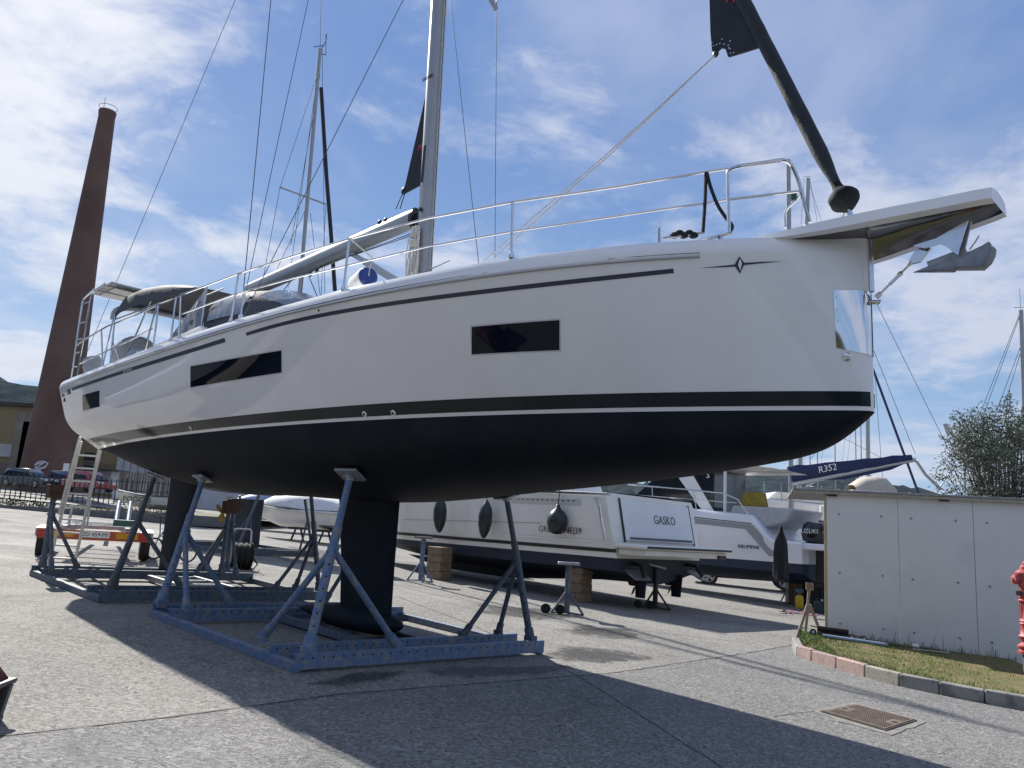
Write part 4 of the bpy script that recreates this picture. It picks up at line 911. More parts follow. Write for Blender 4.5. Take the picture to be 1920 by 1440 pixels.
# hydrant
hyp = at(1925, 1100, 12.6); hz = lawnz(hyp.x, hyp.y)
hyd = thing('fire_hydrant', 'tall red cast iron fire hydrant standing on the lawn at the right edge', 'fire hydrant', (hyp.x, hyp.y, hz))
hm = mat('hydrant_red', (.36, .055, .06), .5, col2=(.42, .13, .13), thr=(.45, .65), vscale=14, bump=.2, bscale=40)
mb = MB(); mb.lathe([(.11, -.05), (.10, .30), (.085, .33)], (hyp.x, hyp.y, hz), (0, 0, 1), 16); mb.build('ground_pipe', mat('hydrant_foot', (.05, .05, .055), .7), hyd)
mb = MB(); mb.lathe([(.09, .30), (.16, .31), (.165, .35), (.13, .37), (.165, .40), (.165, .43), (.10, .48), (.135, .55), (.15, .57), (.12, .60), (.105, .70), (.115, .74), (.125, .76), (.105, .78), (.125, .80), (.105, .83), (.10, 1.06), (.125, 1.08), (.13, 1.11), (.105, 1.13), (.13, 1.16), (.125, 1.19), (.10, 1.21), (.10, 1.30), (.12, 1.33), (.12, 1.42), (.11, 1.45), (.15, 1.50)], (hyp.x, hyp.y, hz), (0, 0, 1), 18); mb.build('column', hm, hyd, ang=50)
for k in range(12):
    a = k * math.pi / 6; mb = MB(); mb.bar((hyp.x + .103 * math.cos(a), hyp.y + .103 * math.sin(a), hz + .84), (hyp.x + .103 * math.cos(a), hyp.y + .103 * math.sin(a), hz + 1.05), .018, .014, (math.cos(a), math.sin(a), 0)); mb.build('flute', hm, hyd)
mb = MB(); mb.lathe([(.15, 1.50), (.155, 1.53), (.12, 1.56), (.09, 1.58), (.085, 1.62), (.05, 1.65), (.045, 1.69), (.02, 1.71)], (hyp.x, hyp.y, hz), (0, 0, 1), 18); mb.build('bonnet', hm, hyd)
for d in ((-1, .1, 0), (.6, -.8, 0), (.9, .4, 0)):
    mb = MB(); mb.lathe([(.06, .08), (.06, .15), (.075, .15), (.075, .19), (.045, .20), (.03, .22)], (hyp.x, hyp.y, hz + 1.42), d, 12); o = mb.build('outlet', hm, hyd)
    mb = MB(); mb.lathe([(.05, .06), (.062, .12), (.062, .14)], (hyp.x, hyp.y, hz + 1.24), Vector(d) + Vector((0, 0, -.4)), 10); mb.build('outlet_black_cap', blackp, o)  # plain black cap below each outlet

# inspection cover in the asphalt
mc = [G(*p) for p in ((1541, 1337), (1604, 1324), (1717, 1353), (1660, 1372))]; mcen = sum(mc, Vector()) / 4
man = thing('manhole_cover', 'rusty brown ribbed rectangular inspection cover in a broken concrete surround', 'manhole cover', mcen)
rustm = mat('rusty_iron', (.125, .085, .062), .75, col2=(.18, .14, .11), thr=(.4, .65), vscale=12, bump=.3, bscale=60)
up3 = lambda l, z: [p + Vector((0, 0, z)) for p in l]
sc_ = lambda k: [mcen + (p - mcen) * k for p in mc]
def ragged(l, n, amp):
    out = []
    for a, b in zip(l, l[1:] + l[:1]):
        for i in range(n): q = a.lerp(b, i / n); out.append(q + (q - mcen).normalized() * random.gauss(0, amp))
    return out
mb = MB(); mb.prism(up3(ragged(sc_(1.30), 7, .022), .003), (0, 0, .007)); mb.build('mortar_surround', mat('mortar', (.215, .205, .187), .9, var=.3, vscale=9, bump=.5, bscale=40), man)
mb = MB(); mb.prism(up3(sc_(1.03), .004), (0, 0, .016)); mb.build('frame', mat('iron_frame', (.06, .05, .045), .7, var=.3, vscale=9), man)
mb = MB(); mb.prism(up3(sc_(.97), .012), (0, 0, .014)); cov = mb.build('cover_plate', rustm, man)
e1, e2 = mc[3] - mc[0], mc[1] - mc[0]; mb = MB()
for i in range(34):
    for j in range(15):
        u, v = .05 + .9 * (i + .5) / 34, .06 + .88 * (j + .5) / 15
        if (u < .2 and .35 < v < .65) or (u > .8 and .35 < v < .65): continue
        c = mc[0] + e1 * u + e2 * v + (mc[2] - mc[0] - e1 - e2) * u * v + Vector((0, 0, .028)); a, b = e1 * .0095, e2 * .022
        mb.add([c - a - b, c + a - b, c + a + b, c - a + b, c - a * .5 - b * .5 + Vector((0, 0, .004)), c + a * .5 - b * .5 + Vector((0, 0, .004)), c + a * .5 + b * .5 + Vector((0, 0, .004)), c - a * .5 + b * .5 + Vector((0, 0, .004))], [(4, 5, 6, 7), (0, 1, 5, 4), (1, 2, 6, 5), (2, 3, 7, 6), (3, 0, 4, 7)])
mb.build('tread_studs', rustm, cov, kind='stuff')
for u in (.1, .9):
    mb = MB(); c = mc[0].lerp(mc[3], u).lerp(mc[1].lerp(mc[2], u), .5) + Vector((0, 0, .0275)); mb.lathe([(.028, 0), (.028, .002)], c, (0, 0, 1), 10); mb.build('lifting_hole', holem, cov)

# planks and junk against the shed foot
def lz(p, h=0.): return Vector((p.x, p.y, lawnz(p.x, p.y) + h))
def plank(s0, o0, h0, s1, o1, h1, w, h, label, mt, name='plank', cat='plank'):
    a, b = lz(sp(s0, 0, o0), h0), lz(sp(s1, 0, o1), h1); mb = MB(); mb.bar(a, b, w, h); o = mb.build(name, mt, None, bev=.003); tag(o, label, cat); return o
plank(-.32, .16, .16, 1.05, .30, .02, .05, .022, 'thin weathered lath leaning across the junk at the shed corner', woodg)
plank(.55, .26, .06, 1.55, .38, .015, .03, .02, 'pale narrow batten lying in the grass along the shed', wood)
plank(.9, .34, .045, 1.75, .30, .02, .06, .02, 'long flat board lying at the foot of the shed wall', woodg)
plank(1.35, .62, .02, 1.95, .48, .02, .02, .012, 'short white plastic strip lying in the grass', whitep, 'plastic_strip', 'strip')
p0 = thing('paint_roller', 'dark wooden handle with a white ferrule lying in the grass by the shed', 'brush', lz(sp(1.5, 0, .3)))
a, b = lz(sp(1.45, 0, .36), .05), lz(sp(1.85, 0, .30), .03); mb = MB(); mb.tube([a, b], .022, 8); mb.build('handle', woodg, p0); mb = MB(); mb.tube([a.lerp(b, -.16), a.lerp(b, .10)], .034, 10); mb.build('ferrule', whitep, p0)
bat = thing('timber_stack', 'short stack of black battens at the shed corner', 'timber', lz(sp(-.05, 0, .22)))
for k, (o, h) in enumerate(((.16, .03), (.26, .03), (.2, .085), (.27, .14))):
    mb = MB(); mb.bar(lz(sp(-.2, 0, o), h + .02), lz(sp(.34, 0, o + .04), h + .02), .085, .05); mb.build('batten', mat('tarred_wood', (.03, .03, .032), .8, var=.3, vscale=12), bat, bev=.004)
pip = thing('pipe', 'pale blue plastic pipe lying on the grass in front of the battens', 'pipe', lz(sp(.1, 0, .5))); mb = MB(); mb.tube([lz(sp(-.12, 0, .46), .035), lz(sp(.95, 0, .66), .035)], .032, 10); mb.build('pipe_body', mat('pale_blue_pipe', (.22, .28, .38), .5, var=.2, vscale=6), pip)
for k, (s, o, r) in enumerate(((-.28, .38, .06), (.38, .36, .05), (.58, .38, .055))):
    lab = ('black rubber wheel lying left of the batten stack', 'rusty disc lying right of the batten stack', 'small dark pulley wheel lying by the lath on the grass')[k]
    t = thing('junk_wheel', lab, 'wheel', lz(sp(s, 0, o))); mb = MB(); mb.lathe([(r * .5, -.02), (r, -.022), (r, .022), (r * .5, .02)], lz(sp(s, 0, o), r + .005), SN + Vector((.3 * k, 0, .35)), 14); mb.build('tyre', rubber if k != 1 else rustw, t); mb = MB(); mb.lathe([(r * .45, -.024), (r * .45, .024)], lz(sp(s, 0, o), r + .005), SN + Vector((.3 * k, 0, .35)), 12); mb.build('hub', galv, t)

# wooden tripod trestle by the shed corner
tp = G(1519, 1195); tr_ = thing('trestle', 'small three-legged wooden trestle standing by the shed corner', 'trestle', tp)
for px in ((1494, 1197), (1518, 1194), (1541, 1193)):
    g = G(*px); g = g + Vector((0, .25 if px[0] == 1518 else 0, 0)); mb = MB(); mb.bar(g, tp + Vector((0, .06, .62)) + (g - tp) * .1, .055, .035, (0, 1, .1)); mb.build('leg', woodg, tr_, bev=.003)
mb = MB(); mb.bar(tp + Vector((-.03, .06, .55)), tp + Vector((.01, .06, .92)), .05, .03, (0, 1, 0)); mb.build('upright', woodg, tr_)
mb = MB(); mb.box(tp + Vector((.02, .06, .98)), (.15, .04, .15)); mb.build('head_board', mat('pale_board', (.16, .11, .075), .8, var=.25, vscale=14), tr_, bev=.004)

# dark red bin at the left edge
bp0 = G(2, 1392); bn = thing('bin', 'dark red plastic bin with a grey rim, cut off by the left picture edge', 'bin', bp0)
binm = mat('bin_red', (.10, .018, .022), .55, var=.25, vscale=12); bing = mat('bin_grey', (.06, .065, .075), .5, var=.2, vscale=20)
ax = Vector((1, .1, 0)).normalized(); ay = Vector((-.1, 1, 0)).normalized(); cx = bp0 + ax * -.50 + ay * .25
def bx(mb, c, lo, hi, z0, z1):
    v = [c + ax * (sx * w) + ay * (sy * w * 1.1) + Vector((0, 0, z)) for z, w in ((z0, lo), (z1, hi)) for sx, sy in ((-1, -1), (1, -1), (1, 1), (-1, 1))]; mb.add(v, [(3, 2, 1, 0), (4, 5, 6, 7), (0, 1, 5, 4), (1, 2, 6, 5), (2, 3, 7, 6), (3, 0, 4, 7)])
mb = MB(); bx(mb, cx, .225, .255, .05, .25); mb.build('bin_body', binm, bn, bev=.008)
mb = MB(); bx(mb, cx, .285, .29, .25, .285); mb.build('rim', bing, bn, bev=.006)
mb = MB(); bx(mb, cx, .25, .15, .285, .47); mb.build('hopper_lid', binm, bn, bev=.006)
for s in (-1, 1):
    mb = MB(); mb.bar(cx + ax * (.235) + ay * (.22 * s) + Vector((0, 0, .03)), cx + ax * .275 + ay * (.22 * s) + Vector((0, 0, .26)), .05, .05); mb.build('corner_post', bing, bn, bev=.004)
    mb = MB(); mb.lathe([(.02, -.03), (.035, -.025), (.035, .025), (.02, .03)], cx + ax * .24 + ay * .2 * s + Vector((0, 0, .035)), ay, 12); mb.build('foot_wheel', bing, bn)

# olive tree behind the shed
leafm = mat('olive_leaf', (.085, .105, .072), .55, col2=(.21, .235, .195), thr=(.38, .68), vscale=6, detail=3, spec=.4)
bark = mat('olive_bark', (.12, .10, .08), .9, var=.3, vscale=12, bump=.5, bscale=25)
def leafy(mb, c, r, n, lw, ll):
    for _ in range(n):
        d = Vector((random.gauss(0, 1), random.gauss(0, 1), random.gauss(0, 1))).normalized() * (random.random() ** .45); p = c + Vector((d.x * r[0], d.y * r[1], d.z * r[2]))
        t = Vector((random.gauss(0, 1), random.gauss(0, 1), random.gauss(.25, .8))).normalized(); s = t.cross(Vector((random.gauss(0, 1), random.gauss(0, 1), random.gauss(0, 1)))).normalized() * lw; L_ = ll * random.uniform(.6, 1.3)
        mb.add([p, p + t * L_ * .5 + s, p + t * L_, p + t * L_ * .5 - s], [(0, 1, 2, 3)])
def tree(name, label, base, h, crown_c, cr, nclump, nleaf, lw, ll, mt=leafm, tr_r=.13):
    t = thing(name, label, 'tree', base); tips = []; mb = MB(); fork = base + Vector((.05, 0, h * .32)); mb.tube([base - Vector((0, 0, .1)), base + Vector((.03, .02, h * .15)), fork], [tr_r * 1.3, tr_r, tr_r * .8], 10)
    cl = MB()
    for k in range(nclump):
        d = Vector((random.gauss(0, 1), random.gauss(0, 1), random.gauss(0, 1))).normalized() * (.35 + .62 * random.random() ** .6); c = crown_c + Vector((d.x * cr[0], d.y * cr[1], d.z * cr[2]))
        m_ = fork.lerp(c, .5) + Vector((random.gauss(0, .1), random.gauss(0, .1), -.1)); mb.tube([fork, m_, c], [tr_r * .4, tr_r * .2, tr_r * .05], 5)
        s = random.uniform(.20, .40); leafy(cl, c, (cr[0] * s, cr[1] * s, cr[2] * s * 1.1), nleaf, lw, ll)
        if random.random() < .5:       # sprigs that break the outline
            o = c + (c - crown_c).normalized() * cr[0] * random.uniform(.2, .42) + Vector((0, 0, .15)); mb.tube([c, o], .008, 4)
            for q in range(5): leafy(cl, c.lerp(o, .3 + q * .17), (.05, .05, .06), 9, lw, ll)
    mb.build('trunk', bark, t); cl.build('crown', mt, t, fix=False); return t
oc = at(1876, 868, 21.5); ob = Vector((oc.x, oc.y, gz(oc.x, oc.y)))
tree('olive_tree', 'silvery green olive tree rising behind the shed roof', ob, 4.2, oc, (1.5, 1.4, 1.45), 105, 230, .016, .09)

# weeds along the shed foot and over the kerb
wm_ = mat('weed_green', (.07, .12, .03), .6, col2=(.20, .17, .08), thr=(.5, .65), vscale=3, spec=.2); mb = MB()
for _ in range(260):
    s_ = random.uniform(.2, 5.5); o_ = abs(random.gauss(.03, .05)) + .02; p = sp(s_, 0, o_); z = lawnz(p.x, p.y) - .01; h = random.uniform(.05, .22) * (1.6 if random.random() < .12 else .8); a = random.uniform(0, 6.28); d = Vector((math.cos(a), math.sin(a), 0)); q = Vector((-d.y, d.x, 0)) * .005; b_ = Vector((p.x, p.y, z)); m_ = b_ + Vector((0, 0, h * .6)) + d * h * .15; t_ = b_ + Vector((0, 0, h)) + d * h * .5
    mb.add([b_ - q, b_ + q, m_ + q * .8, m_ - q * .8, t_], [(0, 1, 2, 3), (3, 2, 4)])
tag(mb.build('weeds', wm_, fix=False, kind='stuff'), 'thin weeds sprouting along the foot of the shed wall', 'weeds')
# ================================================================== BOATS BEHIND
A_ = Vector((-.711, .703, 0)); B_ = Vector((-.703, -.711, 0))
def frame(o, a=A_, b=B_): return Matrix(((a.x, b.x, 0, o.x), (a.y, b.y, 0, o.y), (0, 0, 1, o.z), (0, 0, 0, 1)))
botb = mat('bottom_blueblack', (.012, .018, .035), .6, var=.3, vscale=3)
def motor_hull(t, sta, wl, side, bott, rake=0.):      # sta: x, y_deck, y_chine, z_sheer, z_chine, z_keel
    xs = np.linspace(sta[0][0], sta[-1][0], 40); S = np.array(sta); g = lambda k, x: float(np.interp(x, S[:, 0], S[:, k]))
    top, low = [], []
    for x in xs:
        yd_, yc, zs, zc, zk = (g(k, x) for k in range(1, 6)); w = max(wl, zc + .02); f = (w - zc) / (zs - zc); ywl = yc + (yd_ - yc) * f
        rk = lambda z: x + rake * (z - wl) * max(0, 1 - x / 1.5)
        top.append([(rk(w + (zs - w) * s), ywl + (yd_ - ywl) * s ** .8, w + (zs - w) * s) for s in (0, .25, .5, .75, .95)] + [(rk(zs), yd_ - .06, zs + .03)])
        low.append([(x, 0, zk), (x, yc * .5, zk + (zc - zk) * .42), (x, yc, zc), (x, ywl, w)])
    mi = lambda rows: [list(reversed([(p[0], -p[1], p[2]) for p in r])) for r in rows]
    mb = MB(); mb.grid(top); mb.grid(mi(top)); h = mb.build('hull', side, t, world=False, ang=40)
    mb = MB(); mb.grid(low); mb.grid(mi(low)); mb.add(low[0] + [(p[0], -p[1], p[2]) for p in reversed(low[0][1:])], [tuple(range(7))]); mb.build('bottom', bott, t, world=False, ang=40)
    mb = MB(); f = top[0] + [(p[0], -p[1], p[2]) for p in reversed(top[0])]; mb.add(f, [tuple(range(len(f)))]); mb.build('transom', side, t, world=False)
    mb = MB(); mb.grid([[(r[-1][0], r[-1][1] * s, r[-1][2] + .04 * (1 - s * s)) for s in np.linspace(-1, 1, 5)] for r in top]); mb.build('deck', side, t, world=False)
    return h
def sidep(sta, x, z, off=.006):
    S = np.array(sta); yd_, yc, zs, zc, zk = (float(np.interp(x, S[:, 0], S[:, k])) for k in range(1, 6)); w = zc + .02; f = max(0, min(1, (z - zc) / (zs - zc)))
    wl = 0; return Vector((x, yc + (yd_ - yc) * max(f, 1e-4) ** .86 + off, z))
def sidestrip(t, name, sta, pts, mt, off=.012):    # pts: list of (x, z_low, z_high)
    mb = MB(); mb.grid([[sidep(sta, x, z0, off), sidep(sta, x, (z0 + z1) / 2, off), sidep(sta, x, z1, off)] for x, z0, z1 in pts]); return mb.build(name, mt, t, world=False, fix=False)
# ---- the motor yacht with the fenders
gO = Vector((2.55, 18.0, gz(2.6, 18))) - B_ * 1.78; gO.z = -.1
gas = thing('motor_yacht', 'cream white motor yacht with GASKO on its stern, three black fenders along its side', 'motor yacht', mtx=frame(gO))
GS = [(0, 1.86, 1.72, 2.72, 1.02, .72), (2, 1.92, 1.78, 2.76, 1.02, .68), (5, 1.95, 1.80, 2.78, 1.04, .66), (8, 1.75, 1.5, 2.86, 1.15, .74), (10.5, 1.0, .75, 2.98, 1.4, 1.0), (12, .12, .08, 3.1, 1.8, 1.6)]
motor_hull(gas, GS, 1.30, gelcream, botb, rake=.22)
sidestrip(gas, 'side_stripe', GS, [(x, 1.42, 1.50) for x in np.linspace(-.0, 10, 30)], blackp)
sidestrip(gas, 'knuckle_line', GS, [(x, 2.02 - .02 * x, 2.035 - .02 * x) for x in np.linspace(2.2, 10, 30)], mat('grey_line', (.4, .4, .4), .5))
sidestrip(gas, 'white_ledge', GS, [(x, 1.62, 1.66) for x in np.linspace(0, 3.6, 14)], gel, .03)
vp = sidestrip(gas, 'vent_recess', GS, [(x, 2.44, 2.58) for x in np.linspace(1.0, 3.2, 10)], mat('vent_panel', (.55, .54, .50), .5), .010)
for k in range(12):
    p = sidep(GS, 1.2 + k * .16, 2.54, .013); mb = MB(); mb.box(p, (.07, .004, .022)); mb.build('vent_slot', holem, vp, world=False)
sidestrip(gas, 'side_window', GS, [(x, 2.52 - .0 * x, 2.52 + .14 * min(1, (x - 6.0) / 2)) for x in np.linspace(6.0, 9.4, 14)], glass)  # dark patch drawn for the step in the sheer, not a window
mb = MB(); mb.bar((.1, 1.93, 2.70), (6, 2.0, 2.80), .06, .05); mb.build('gunwale_rail', steel, gas, world=False)
mb = MB(); mb.tube([(.55, 1.93, 2.62), (.42, 1.93, 2.5), (.2, 1.95, 1.72)], .03, 8); mb.build('quarter_handrail', steel, gas, world=False)
mb = MB(); mb.prism([(2.4, 1.5, 2.78), (3.0, 1.35, 3.9), (8.2, 1.1, 3.7), (9.2, .9, 2.9)], (0, -2.4, 0)); mb.build('cabin', gelcream, gas, world=False, bev=.08)
mb = MB(); mb.bar((1.2, 1.55, 2.8), (1.25, 1.5, 3.02), .03, .03); mb.bar((1.5, 1.55, 2.8), (1.4, 1.5, 3.02), .03, .03); mb.bar((1.25, 1.5, 3.02), (1.4, 1.5, 3.02), .03, .03); mb.build('deck_cleat', steel, gas, world=False)
# stern door panel, platform and underwater gear
rk = lambda z: -.0 + .22 * (z - 1.30)
def onT(y, z, off=0.): return Vector((rk(z) - off, y, z))
mb = MB(); mb.prism([onT(1.35, 1.70, .03), onT(-1.55, 1.70, .03), onT(-1.55, 2.62, .03), onT(1.35, 2.62, .03)], (-.02, 0, 0)); dp = mb.build('stern_door', gelblue, gas, world=False, bev=.01)
for y in (1.38, -1.58):
    mb = MB(); mb.bar(onT(y, 1.66, .03), onT(y, 2.66, .03), .03, .025, (-1, 0, 0)); mb.build('door_seal', blackp, dp, world=False)
mb = MB(); mb.bar(onT(1.2, 1.76, .055), onT(-1.45, 1.76, .055), .03, .05); mb.build('door_hinge_bar', mat('hinge_grey', (.12, .11, .11), .6), dp, world=False)  # even dark grey bar along the foot of the door
text('GASKO', .30, mat('name_grey', (.09, .10, .13), .4), dp, onT(-.35, 2.22, .058), (0, -1, 0), (.22, 0, 1), world=False, sx=.95)
mb = MB(); mb.box((-.42, 0, 1.585), (.86, 3.75, .10)); mb.box((-.40, 0, 1.46), (.75, 3.5, .15)); pf = mb.build('bathing_platform', gelcream, gas, world=False, bev=.03)
mb = MB(); mb.box((-.86, 0, 1.585), (.03, 3.6, .05)); mb.build('platform_fender_strip', blackp, pf, world=False)
mb = MB(); mb.box((-.80, -1.45, 1.42), (.05, .36, .09)); mb.build('folding_step', blackp, pf, world=False, bev=.01)
nm = text('GREENLINE|39', .21, mat('name_dark', (.05, .05, .06), .4), gas, sidep(GS, 1.62, 1.84, .016), (-1, 0, 0), (0, .12, 1), world=False)
for y in (.75, -.75):
    mb = MB(); mb.lathe([(.03, 0), (.05, .05), (.05, .25), (.03, .3)], (.35, y, .72), (-1, 0, 0), 10)
    for k in range(4):
        a = k * math.pi / 2 + .4; d = Vector((0, math.cos(a), math.sin(a))); s = Vector((0, -math.sin(a), math.cos(a))); c = Vector((.18, y, .72)); mb.add([c + d * .04 - s * .03, c + d * .16 - s * .10 + Vector((.04, 0, 0)), c + d * .27 - s * .03 + Vector((.05, 0, 0)), c + d * .25 + s * .09 - Vector((.03, 0, 0)), c + d * .12 + s * .09 - Vector((.04, 0, 0))], [(0, 1, 2, 3, 4)])
    mb.build('propeller', mat('bronze_dark', (.06, .05, .05), .5, .6), gas, world=False)
    mb = MB(); foil(mb, [(-.1, .25, .95, .05), (-.05, .22, .42, .04)]); 
    for i, v in enumerate(mb.v): mb.v[i] = (v[0] - .05, v[1] + y, v[2])
    mb.build('rudder_blade', botb, gas, world=False)
    mb = MB(); mb.bar((-.05, y * 1.6, 1.05), (-.42, y * 1.7, .86), .5, .02); mb.build('trim_tab', galv, gas, world=False)
    mb = MB(); mb.tube([(.0, y * 1.5, 1.2), (-.25, y * 1.55, 1.18), (-.4, y * 1.65, .93)], .05, 8); mb.build('tab_ram', blackp, gas, world=False)
mb = MB(); mb.prism([(1.0, .03, .74), (5, .03, .45), (8, .03, .5), (9.5, .03, .8)], (0, -.06, 0)); mb.build('skeg_keel', botb, gas, world=False)
# fenders
rubf = mat('black_fender', (.016, .022, .026), .35, var=.2, vscale=6)
for k, (px, Yd, rd) in enumerate((((825, 963), 21.4, 0), ((910, 972), 20.4, 0), ((1045, 977), 18.9, 1))):
    c = at(*px, Yd); f = thing('fender', ('long black fender hanging leftmost on the motor yacht side', 'long black fender hanging second on the motor yacht side beside the cradle post', 'round black ball fender hanging over the lettering on the motor yacht side')[k], 'fender', c, 'black fenders on the motor yacht')
    mb = MB()
    if rd: mb.lathe([(.02, -.31), (.12, -.29), (.21, -.19), (.25, -.03), (.235, .10), (.16, .22), (.07, .29), (.05, .37), (.03, .39)], c, (0, 0, 1), 20)
    else: mb.lathe([(.02, -.50), (.06, -.47), (.13, -.33), (.175, -.15), (.18, .08), (.15, .25), (.08, .38), (.04, .44), (.03, .46)], c, (.06 * (k - .5), 0, 1), 18)
    mb.build('fender_body', rubf, f, ang=60)
    tp_ = Vector((c.x, c.y, 2.92)) + A_ * .05 - B_ * .05; mb = MB(); mb.tube([c + Vector((0, 0, .36)), c.lerp(tp_, .6) + Vector((.02, 0, 0)), tp_], .012, 6); mb.build('lanyard', ropeb, f)
# supports under it
def prop_stand(label, px, h, mt, wheels=False, plate_=True, tilt=0., name='boat_stand'):
    g = G(*px); t = thing(name, label, 'boat stand', g, 'stands under the motor boats'); top = g + Vector((0, 0, h)); mb = MB(); mb.tube([g + Vector((0, 0, .03)), top], .06, 10); mb.build('post', mt, t)
    for a in (-2.6, -.5, 1.4):
        f = g + Vector((.36 * math.cos(a), .36 * math.sin(a), .03)); f.z = gz(f.x, f.y) + .03; mb = MB(); mb.tube([f, g + Vector((0, 0, h * .5))], .024, 8); mb.build('leg', mt, t); mb = MB(); mb.bar(f, g + Vector((0, 0, .04)), .03, .03); mb.build('foot_bar', mt, t)
    if plate_: mb = MB(); mb.box(top + Vector((0, 0, .03)), (.42, .30, .05), Matrix.Rotation(tilt, 3, 'Y')); mb.build('head_plate', galv if mt is not bluep else woodg, t, bev=.005)
    if wheels:
        for s in (-.3, -.02): mb = MB(); mb.lathe([(.05, -.03), (.095, -.03), (.095, .03), (.05, .03)], g + Vector((s - .12, -.12, .10)), (.3, 1, 0), 14); mb.build('wheel', rubber, t)
    return t
prop_stand('slim blue stand under the motor yacht bow half beside the keel', (788, 1091), 1.05, bluep)
prop_stand('stand coloured dark blue-grey for the shade under the motor yacht in front of the timber blocks', (1062, 1152), .95, bluep2, True)  # dark paint in place of bare metal, for the under-boat shade
prop_stand('dark wheeled stand under the motor yacht propellers', (1228, 1142), .95, blackp, True, tilt=.2)
prop_stand('pale folding stand seen far behind under the motor yacht', (960, 1094), .72, galv)
prop_stand('grey stand beneath the outboard boat next to the brown crate', (1478, 1132), 1.0, galv)
def block_stack(label, px, n, w, d, h, mt=wood):
    g = G(*px); t = thing('timber_blocks', label, 'timber blocks', g, 'timber block stacks under the motor yacht')
    for k in range(n): mb = MB(); mb.box(g + Vector((random.uniform(-.02, .02), random.uniform(-.02, .02), h * (k + .5))), (w, d, h - .006), Matrix.Rotation(-.78 + random.uniform(-.04, .04), 3, 'Z')); mb.build('block', mt, t, bev=.008)
block_stack('stack of brown timber blocks under the motor yacht left of the far cradle post', (822, 1086), 4, .55, .4, .21)
block_stack('stack of pale timber blocks under the motor yacht near its stern', (1085, 1128), 4, .45, .42, .21)
# ---- grey utility wheel of a trailer under the motor yacht
tw = G(958, 1080); tt = thing('boat_trolley', 'low dark trolley with one spare wheel under the motor yacht', 'trolley', tw)
mb = MB(); mb.lathe([(.18, -.08), (.31, -.09), (.33, 0), (.31, .09), (.18, .08)], tw + Vector((0, 0, .40)), (.5, -1, 0), 20); mb.build('tyre', rubber, tt); mb = MB(); mb.lathe([(.06, -.07), (.17, -.05), (.19, -.085), (.19, .085), (.17, .05), (.06, .07)], tw + Vector((0, 0, .40)), (.5, -1, 0), 16); mb.build('rim', galv, tt)
mb = MB(); mb.bar(tw + Vector((-.2, .1, .3)), tw + Vector((1.6, .9, .34)), .08, .08); mb.build('drawbar', galv, tt)

# ---- the outboard boat behind it
kO = at(1566, 1060, 22.4) - B_ * 1.35 + A_ * .95; kO.z = 0.
kr = thing('outboard_boat', 'white cabin boat with a dark blue bottom, grey wedge stripe and black outboard engine', 'motor boat', mtx=frame(kO))
KS = [(0, 1.42, 1.30, 1.80, .95, .62), (.95, 1.46, 1.32, 1.84, .95, .6), (1.5, 1.47, 1.33, 2.52, .95, .6), (4, 1.5, 1.33, 2.68, .98, .6), (6.5, 1.2, 1.0, 2.82, 1.15, .75), (8.6, .1, .08, 2.95, 1.6, 1.4)]
motor_hull(kr, KS, 1.22, gelblue, mat('bottom_navy', (.008, .02, .05), .55, var=.3, vscale=3))
wed = mat('wedge_grey', (.28, .30, .31), .4)
sidestrip(kr, 'wedge_stripe', KS, [(x, 2.12 + .055 * (x - 1.6), 2.27 + .062 * (x - 1.6)) for x in np.linspace(1.55, 6, 14)], wed)
mb = MB(); mb.add([sidep(KS, 1.85, 2.28, .02), sidep(KS, 1.45, 2.26, .02), sidep(KS, .62, 1.38, .02), sidep(KS, .98, 1.38, .02)], [(0, 1, 2, 3)]); mb.build('wedge_stripe', wed, kr, world=False, fix=False)
sidestrip(kr, 'navy_pinstripe', KS, [(x, 2.29 + .062 * (x - 1.6), 2.315 + .062 * (x - 1.6)) for x in np.linspace(1.5, 6, 14)], blackp)
text('KRUMPAK', .155, mat('name_black', (.01, .012, .02), .4), kr, sidep(KS, 1.62, 1.60, .02), (-1, 0, 0), (0, .1, 1), world=False)
mb = MB(); mb.box((-.42, 0, 1.72), (.95, 2.6, .18)); mb.build('stern_platform', gelblue, kr, world=False, bev=.03)
for y in (.75, -.1):
    mb = MB(); mb.lathe([(.10, 0), (.24, .04), (.30, .25), (.28, .50), (.20, .60), (.03, .63)], (-.08, y, 1.83), (-.12, 0, 1), 18)
    for i, v in enumerate(mb.v): mb.v[i] = (-.08 + (v[0] + .08) * 1.35, v[1], v[2])
    ob_ = mb.build('outboard_engine', mat('engine_black', (.008, .009, .012), .18, coat=.5), kr, world=False)
    mb = MB(); mb.box((-.30, y, 1.20), (.26, .18, 1.0)); mb.box((-.35, y, .66), (.42, .09, .18)); mb.build('engine_leg', blackp, ob_, world=False, bev=.02)
    if y > 0:
        text('SUZUKI', .17, whitep, ob_, (-.05, y + .315, 2.16), (-1, 0, 0), (0, 0, 1), world=False, shear=.12); text('300', .13, mat('engine_grey', (.3, .3, .32), .4), ob_, (-.50, y + .2, 2.14), (-.7, -.5, 0), (0, 0, 1), world=False)
        text('SUZUKI', .15, whitep, ob_, (-.505, y + .02, 2.16), (0, -1, 0), (.1, 0, 1), world=False, shear=.12)
mb = MB(); mb.prism([(.55, 1.2, 2.42), (.35, 1.15, 2.80), (2.3, 1.2, 2.84), (2.4, 1.25, 2.3), (1.5, 1.2, 2.1)], (0, -2.2, 0)); mb.build('stern_seat', mat('seat_grey', (.40, .41, .42), .7, var=.1, vscale=6), kr, world=False, bev=.05)
cabm = glass
mb = MB(); mb.prism([(3.0, 1.1, 2.6), (3.0, 1.05, 4.1), (4.8, 1.0, 4.1), (6.6, .9, 2.8)], (0, -2.05, 0)); cb = mb.build('cabin', mat('cabin_dark', (.012, .014, .02), .12, coat=.4), kr, world=False, bev=.02)
